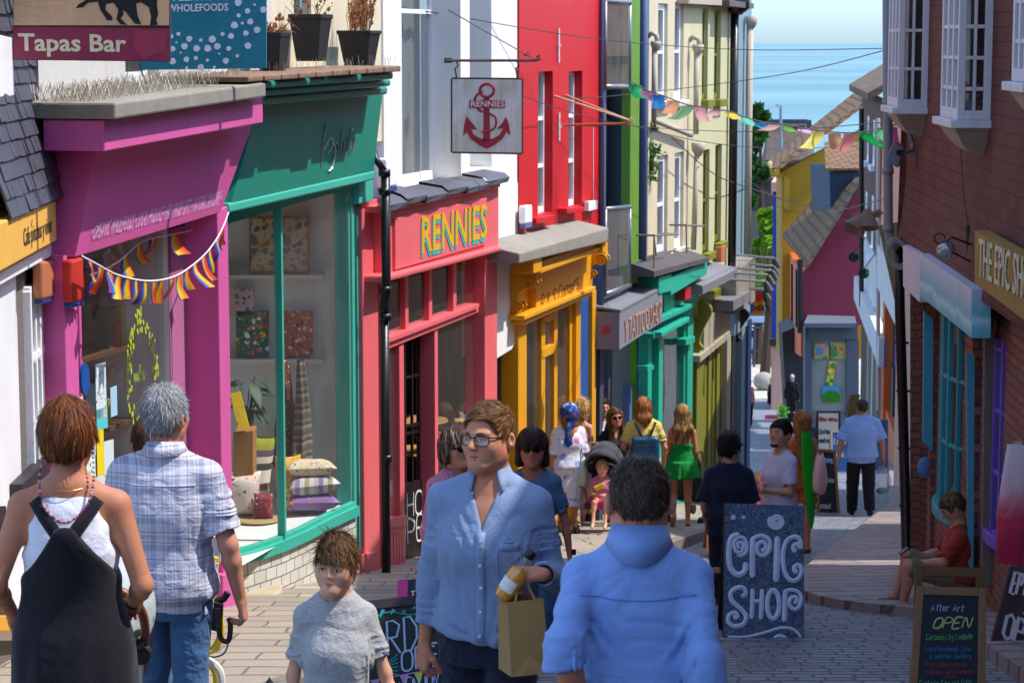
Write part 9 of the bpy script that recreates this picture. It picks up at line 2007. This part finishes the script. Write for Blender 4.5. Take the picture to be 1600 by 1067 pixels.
mb=MB();framed(mb,P,n,.042,.03,.05);obj('frame',mb,wfr,aa,bevel=.004);mb=MB();mb.prism([bil(P,.02,.02)-n*.008,bil(P,.98,.02)-n*.008,bil(P,.98,.98)-n*.008,bil(P,.02,.98)-n*.008],-n*.012);pn=obj('board',mb,plain('slate_board','#141c26',1,.6),aa)
mb=MB();Q=[p+Vector((.0,.07,.10))for p in P[:2]]+[P[2]+Vector((.13,.62,-.1)),P[3]+Vector((.13,.62,-.1))];framed(mb,Q,n,.045,.028,.06);obj('rear_frame',mb,wfr,aa,bevel=.004)
ch={k:plain('chalk_'+k,c,1,.9)for k,c in dict(pale='#b9c3d6',green='#5aa864',blue='#2f7aa8',red='#a8383c',mint='#6fb488',yellow='#c4c850',lilac='#b08ac0',cyan='#2a9a9a',pink='#d9b0b0',sky='#a8c0dc').items()}
def bl(P,n,par,s,s0,t0,s1,t1,h,wd,col,**kw):mb=MB();btext(mb,P,n,s,s0,t0,s1,t1,h,wd,off=-.0045 if par is pn else .003,**kw);obj('chalk_lettering',mb,ch[col],par)
bl(P,n,pn,"After Art",.22,.20,.70,.20,0.0407,0.00312,'pale',slant=.15);bl(P,n,pn,"OPEN",.26,.345,.80,.33,0.06068,0.00572,'yellow',slant=.35,wide=1);bl(P,n,pn,"OPEN",.255,.342,.795,.327,0.06068,0.0026,'pink',slant=.35)
bl(P,n,pn,"Ceramics by Ludmila",.18,.44,.82,.425,0.0333,0.00312,'green',slant=.25);bl(P,n,pn,"Local Handmade Silver",.17,.53,.82,.53,0.03108,0.00234,'blue',slant=.2);bl(P,n,pn,"& Gemstone Jewellery",.24,.59,.80,.585,0.0296,0.00234,'blue',slant=.2)
bl(P,n,pn,"- Prints made Here for 5 -",.14,.655,.86,.65,0.02664,0.002184,'red',slant=.15);bl(P,n,pn,"'Keep your special moments",.2,.715,.84,.705,0.02516,0.002184,'red',slant=.15);bl(P,n,pn,"Alive'",.44,.75,.62,.745,0.0222,0.00208,'red',slant=.15);bl(P,n,pn,"Exclusive Fine Art Gifts",.13,.81,.83,.80,0.0296,0.002496,'mint',slant=.15);bl(P,n,pn,"Prints by Local Artists",.14,.865,.74,.86,0.02812,0.002496,'mint',slant=.15)
eb=thing('sign_board','brown board painted EPIC SHOP OPEN leaning at the right edge','sign',at(1590,1030,14.6));P,n=board(((1577,882),(1668,890),(1638,1058),(1546,1008)),15.1,14.7);mb=MB();mb.prism(P,-n*.03);ebo=obj('board',mb,paint('brown_board','#4a3238',1,.6,.2,.4),eb,bevel=.012)
mb=MB();btext(mb,P,n,"EPIC SHOP",.12,.33,.92,.36,.165,.022,slant=0,curve=False);btext(mb,P,n,"OPEN",.16,.83,.9,.86,.19,.026,slant=0,curve=False);mb.ribbon([bil(P,.5,.42)+n*.004,bil(P,.5,.58)+n*.004],.02,n);mb.ribbon([bil(P,.42,.5)+n*.004,bil(P,.5,.58)+n*.004,bil(P,.58,.5)+n*.004],.02,n);obj('painted_lettering',mb,plain('brush_white','#cfc8cc',1,.8),ebo)
gb_=thing('chalkboard','dark chalkboard lettered GARDEN OPEN behind the boy and the man','chalkboard',at(625,1150,10.8));P,n=board(((538,941),(716,922),(722,1150),(540,1165)),11.0,10.7);mb=MB();framed(mb,P,n,.045,.04,.05);obj('frame',mb,woodm('black_timber','#3a2f38',1,.6),gb_,bevel=.005)
mb=MB();mb.prism([bil(P,.02,.02)-n*.008,bil(P,.98,.02)-n*.008,bil(P,.98,.98)-n*.008,bil(P,.02,.98)-n*.008],-n*.015);pn=obj('board',mb,plain('slate_board2','#12181b',1,.55),gb_)
bl(P,n,pn,"GARDEN",.08,.42,.97,.345,.165,.010,'sky',slant=-.05,curve=False,jit=.05);bl(P,n,pn,"OPEN",.50,.525,.97,.475,.10,.009,'sky',slant=-.03,jit=.05);bl(P,n,pn,"COME",.12,.73,.34,.71,.075,.007,'sky',slant=.05);bl(P,n,pn,"AND",.38,.69,.5,.67,.05,.005,'sky',slant=.05);bl(P,n,pn,"ENJOY",.53,.70,.83,.665,.085,.007,'sky',slant=0)
mb=MB();
for i in range(6):mb.ribbon([bil(P,.28,.50)-n*.004,bil(P,.46,.40+.028*i)-n*.004],.006,n)
for i in range(9):s_=.12+.095*i;mb.ribbon([bil(P,s_,.115+.02*math.sin(i))-n*.004,bil(P,s_+.03,.09+.02*math.sin(i*2))-n*.004],[.004,.02],n)
mb.ribbon([bil(P,.1+.08*i,.115+.02*math.sin(i*1.3))-n*.004 for i in range(11)],.005,n);obj('chalk_vine',mb,ch['cyan'],pn)
mb=MB()
for i in range(7):s_=.1+.125*i;t_=.575-.025*i/3;mb.poly([bil(P,s_,t_)-n*.004,bil(P,s_+.075,t_-.006)-n*.004,bil(P,s_+.045,t_+.085)-n*.004],i%2)
mb.ribbon([bil(P,.06,.578)-n*.0042,bil(P,.96,.51)-n*.0042],.005,n,1);obj('chalk_bunting',mb,[ch['yellow'],ch['lilac']],pn)
pk_=thing('sandwich_board','dark sandwich board with a bright pink edge behind the garden chalkboard','sandwich board',at(655,980,14));P,n=board(((621,906),(702,894),(702,985),(619,1000)),14.3,14.0);mb=MB();mb.prism([bil(P,.0,0),bil(P,.2,0),bil(P,.2,1),bil(P,0,1)],-n*.05);obj('frame',mb,paint('hot_pink','#c02a80',1,.4),pk_);mb=MB();mb.prism([bil(P,.2,0.02),bil(P,1,0.02),bil(P,1,1),bil(P,.2,1)],-n*.045);pq=obj('board',mb,plain('slate_board','#141c26'),pk_);bl(P,n,pq,"TABLES",.25,.4,.98,.36,.07,.008,'pale',slant=.1);mb=MB();mb.prism([P[0]-n*.05,P[1]-n*.05,P[2]+Vector((0,.4,0)),P[3]+Vector((0,.4,0))],-n*.03);obj('rear_leaf',mb,plain('board_black','#151518'),pk_)
def aboard(pts,Y,label,fcol,bcol,name='sandwich_board',texts=(),lean=.2,fw=.04):
 P,n=board(pts,Y+lean,Y);t=thing(name,label,'sandwich board',(P[2]+P[3])/2);mb=MB();framed(mb,P,n,fw,.03);obj('frame',mb,paint('fr'+fcol,fcol,1,.6),t);mb=MB();mb.prism([bil(P,.02,.02)-n*.008,bil(P,.98,.02)-n*.008,bil(P,.98,.98)-n*.008,bil(P,.02,.98)-n*.008],-n*.012);b=obj('board',mb,plain('bd'+bcol,bcol,1,.6),t)
 mb=MB();framed(mb,[P[0]-n*.03,P[1]-n*.03,P[2]+Vector((0,lean*2+.1,-.02)),P[3]+Vector((0,lean*2+.1,-.02))],n,fw,.025);obj('rear_frame',mb,paint('fr'+fcol,fcol),t)
 for(s,s0,t0,s1,t1,h,wd,c)in texts:mb=MB();btext(mb,P,n,s,s0,t0,s1,t1,h,wd,off=-.004);obj('lettering',mb,ch[c],b)
 return t
ch['ink']=plain('chalk_ink','#3a3838')
aboard(((1272,700),(1306,703),(1313,806),(1277,803)),34.3,'wood framed chalk A-board beside the light blue shirted man','#8a6238','#181c24',texts=(("Tacos",.15,.2,.85,.2,.09,.016,'sky'),("cold beer",.12,.5,.88,.5,.08,.014,'mint'),("cool",.15,.9,.6,.9,.08,.016,'pink')))
aboard(((1276,642),(1313,642),(1314,722),(1276,722)),48,'white paper poster board in a black frame at the slate shop','#1d1f24','#cfc6bc',texts=(("New menu",.12,.2,.88,.2,.1,.02,'red'),("Coffee",.12,.45,.6,.45,.1,.02,'ink'),("and cake",.12,.62,.7,.62,.1,.02,'ink')))
aboard(((1298,672),(1330,674),(1330,740),(1298,740)),44,'bright blue A-board leaning in front of the white poster board','#b8a890','#1d5aa8',texts=(("Lunch",.15,.3,.85,.3,.1,.02,'pale'),("today",.15,.6,.8,.6,.1,.02,'pale')))
aboard(((1329,616),(1344,616),(1338,652),(1323,652)),66,'brown wooden board with a yellow notice by the slate shop','#8a5a30','#8a5a30',texts=());aboard(((1350,655),(1388,655),(1388,735),(1350,735)),46,'dark blue A-board behind the light blue shirted man','#1f3a6a','#1a2f5a')
aboard(((1196,648),(1218,648),(1222,687),(1191,687)),86,'maroon framed A-board far down in the middle of the lane','#a02a50','#23202a',fw=.12);aboard(((1258,668),(1275,668),(1275,712),(1258,712)),52,'plain dark blue board at the foot of the slate shop','#1d3a5a','#1d3a5a')
aboard(((1181,735),(1195,737),(1195,800),(1178,800)),30,'wood framed board with a pink panel behind the man with folded arms','#8a6038','#c04a78');aboard(((1106,790),(1140,795),(1140,872),(1104,868)),24.2,'wood framed board with a pink panel behind the person in navy','#9a6a40','#b83a70')
aboard(((908,780),(921,782),(921,850),(906,848)),29,'plain wooden A-board beside the buggy','#a8744a','#a8744a')
# pram and buggies
blk=plain('pram_black','#141417',1,.5)
pr=thing('pram','pram with a grey hood and tan leather handle pushed by the woman in dungarees','pram',at(200,1100,8.2));hc2=at(172,905,8.55);mb=MB();P_=[];n_,m_=14,18
for i in range(n_):
 a=-.15+1.9*i/(n_-1)
 for j in range(m_):b=math.pi*j/(m_-1);P_.append(hc2+Vector((-.21*math.cos(b),.05+.3*math.sin(b)*math.cos(a),-.12+.36*math.sin(b)*math.sin(a)**.8 if math.sin(a)>0 else-.12)))
hood=SD();hood.el((0,0,0),(.145,.30,.20),None,0);hood.el((0,.02,-.03),(.13,.28,.185),None,.01,'s');hood.fn(lambda Q:-(Q[:,2]+.1),(-9,)*3,(9,)*3,.01,'i');hood.fn(lambda Q:Q[:,1]-.22,(-9,)*3,(9,)*3,.01,'i');hood.post=lambda Q:.004*np.sin(Q[:,1]*60)
h_o=net_obj('hood',surfnet(hood,.009),cloth('hood_grey','#a9b0ae',1,.8,wr=.2),pr,1);h_o.location=at(180,955,8.6)-pr.location
mb=MB();q=[at(150,925,7.95),at(175,920,7.9),at(203,932,7.9),at(221,955,7.95),at(227,985,8.0),at(224,1010,8.05)];mb.tube(smooth_pl([tuple(p)for p in q],6),.017,10);obj('handle',mb,paint('tan_leather','#7a3626',1,.35,.15,.1),pr,smooth=True)
mb=MB();mb.tube([at(224,1008,8.05),at(218,1040,8.1),at(205,1130,8.3)],.018,8);mb.tube([at(225,985,8.03),at(190,1000,8.2),at(150,1040,8.2)],.012,8);mb.lathe([(.01,-.03),(.034,-.03),(.034,.03),(.01,.03)],at(222,1022,8.02),(0,-1,.1),14);mb.lathe([(.01,-.02),(.02,-.02),(.02,.02),(.01,.02)],at(214,1005,8.0),(.6,-1,.1),12);mb.prism([at(160,985,8.4),at(215,985,8.4),at(205,1090,8.4),at(160,1090,8.4)],(0,.45,0));obj('chassis',mb,blk,pr)
mb=MB();mb.tube([at(219,1030,8.06),at(216,1075,8.1)],.014,8);obj('clasp',mb,plain('pram_chrome','#b5b5b8',1,.2,.8),pr)
for sx in(-.2,.2):
 for sy in(0,.55):mb=MB();c=Vector((at(190,1000,8.3).x+sx,8.3+sy,gz(8.3+sy)+.12));mb.lathe([(.02,-.02),(.1,-.02),(.12,0),(.1,.02),(.02,.02)],c,(1,0,0),20);obj('wheel',mb,plain('tyre','#151515'),pr)
yc=thing('cargo_trike','bright yellow child trike with a black looped brake handle beside the pink pillar','trike',at(340,1150,9.9));ylw=paint('trike_yellow','#e8bf08',1,.3,.04,.05);mb=MB();A_=lambda x,y,Y=9.9:at(x,y,Y)
mb.tube([A_(336,870),A_(331,930),A_(322,985),A_(316,1040),A_(314,1130)],[.018,.018,.022,.03,.03],10);mb.tube(smooth_pl([tuple(A_(x,y))for x,y in((322,1018),(336,1012),(345,990),(344,965),(338,940))],6),.016,8);mb.tube(smooth_pl([tuple(A_(x,y))for x,y in((322,1030),(336,1045),(340,1067),(341,1130))],5),.02,8);mb.tube([A_(340,895,9.95),A_(331,960,9.95)],.01,6);mb.prism([A_(313,1000),A_(322,990),A_(326,1130),A_(310,1130)],(0,.03,0));obj('frame',mb,ylw,yc,smooth=False)
mb=MB();mb.tube([A_(331,940),A_(350,935),A_(356,925)],.016,8);mb.tube(smooth_pl([tuple(A_(x,y,9.82))for x,y in((340,950),(343,990),(350,1001),(358,998),(360,975),(357,965))],6),.012,8);mb.prism([A_(331,940,9.85),A_(347,945,9.85),A_(346,988,9.85),A_(330,984,9.85)],(0,.05,0));mb.tube(smooth_pl([tuple(A_(x,y))for x,y in((357,1003),(350,1020),(335,1026),(325,1024))],6),.004,5);obj('brake_handle',mb,blk,yc)
mb=MB();mb.tube(smooth_pl([tuple(A_(x,y,9.85))for x,y in((323,1030),(338,1040),(346,1058),(347,1100))],6),.018,8);mb.tube([A_(340,880,9.86),A_(325,985,9.86)],.007,6);obj('mudguard',mb,plain('trike_white','#d5d2c8',1,.4),yc)
for dx_,dy_ in((0,-.1),(-.25,.5),(.2,.5)):mb=MB();c=Vector((at(330,1000,9.9).x+dx_,9.9+dy_,gz(9.9+dy_)+.2));mb.lathe([(.02,-.02),(.16,-.02),(.19,0),(.16,.02),(.02,.02)],c,(1,.1,0),24);obj('wheel',mb,plain('tyre','#151515'),yc)
mb=MB();mb.prism([A_(326,838,10.2),A_(345,838,10.2),A_(343,880,10.2),A_(328,880,10.2)],(0,.3,0));obj('seat_bag',mb,floral('trike_bag','#c9c4cc',['#a8a0b0','#d9d4d8'],30),yc)
def buggy(px,Y,label,hood_col,face,kid=False):
 g0=gz(Y)+.12;c=Vector((at(px,760,Y).x,Y,g0));t=thing('buggy',label,'buggy',c,None,rad(face));hd=SD()
 if hood_col:hd.post=lambda Q:.006*np.sin(np.arctan2(Q[:,2]-.7,Q[:,1]-.1)*16);hd.el((0,.1,.74),(.235,.36,.34),None,0);hd.el((0,.06,.70),(.22,.36,.32),None,.01,'s');hd.fn(lambda Q:-(Q[:,2]-.76+.5*(Q[:,1]-.0)),(-9,)*3,(9,)*3,.01,'i');net_obj('hood',surfnet(hd,.014),cloth('buggy_'+hood_col.lstrip('#'),hood_col,1,.8,wr=.15),t,1)
 mb=MB();mb.obox((-.2,.2,.28),(.4,0,0),(0,.08,.1),(0,.12,.55));mb.obox((-.2,-.16,.3),(.4,0,0),(0,.38,0),(0,0,.07));o=obj('seat',mb,blk,t,local=True,bevel=.02)
 mb=MB()
 for sx in(-.25,.25):mb.tube([(sx,.42,1.0),(sx,.3,.8),(sx,-.35,.12)],.014,7);mb.tube([(sx,.1,.55),(sx,.4,.1)],.013,7)
 mb.tube([(-.25,.42,1.0),(.25,.42,1.0)],.016,7);mb.tube([(-.25,-.3,.17),(.25,-.3,.17)],.012,7);obj('frame',mb,plain('buggy_frame','#8a7a6a' if kid else '#2a2a2e',1,.4),t,local=True)
 for sx in(-.25,.25):
  for sy in(-.36,.4):
   for e_ in(-.025,.025):mb=MB();mb.lathe([(.01,-.012),(.06,-.012),(.075,0),(.06,.012),(.01,.012)],(sx+e_,sy,.075),(1,0,0),16);obj('wheel',mb,plain('tyre','#151515'),t,local=True)
 return t,c
buggy(942,27.0,'buggy with a grey hood carrying a small girl in pink','#44444c',-14,True)
buggy(1090,29.6,'second buggy mostly hidden behind the woman in green',None,150)
KC=person('toddler in pink sitting in the buggy holding a yellow toy',942,26.95,None,.95,-8,1,'#d9a284',1.05,'k',.19,(6,-6,0),gnd=gz(27)+.12,seat=.42,top=dict(mat=cloth('toddler_pink','#c97a94'),sleeve='short',hem=-.08),bottom=dict(kind='skirt',name='skirt',mat=cloth('hot_skirt','#c9407a'),z0=.36,r0=.36,m=.02),hair=dict(style='man',col='#b98a58',n=300),shoes=dict(mat=plain('sandal','#c9a08a')),legs={'R':dict(k=(-.07,-.26,.42),a=(-.08,-.34,.2),ft=(0,-1,-.2)),'L':dict(k=(.07,-.26,.42),a=(.07,-.36,.2),ft=(0,-1,-.2))},arms={'R':dict(u=(-.2,-.4,-1),f=(.5,-.8,.1)),'L':dict(u=(.2,-.4,-1),f=(-.5,-.8,.1))})
mb=MB();c=to_world(KC,(0,-.24,KC['zsh']-.1));mb.obox(c+Vector((-.06,0,0)),(.12,0,.05),(0,.05,0),(-.02,0,.05));obj('toy',mb,plain('toy_yellow','#e0b818',1,.4),label='yellow toy held by the toddler in the buggy',cat='toy',bevel=.01)
for pts,l in((((1150,1030),(1215,1030),(1222,1046),(1152,1046)),'worn metal cover among the setts in front of the big sign'),):
 P=[]
 for x,y in pts:
  r=ray(x,y);Y=18.0
  for _ in range(8):Y=r.y*((gz(Y)+(.081 if x>1300 else .0))/r.z)
  P.append(r*(Y/r.y))
 mb=MB();mb.prism([p+Vector((0,0,.006))for p in P],(0,0,-.06));obj('drain_cover',mb,brickm('iron_cover','#7d7472','#6d6563','#4a4543',.06,.06,.012,0,.6,.5,.3,.006),label=l,cat='drain cover')
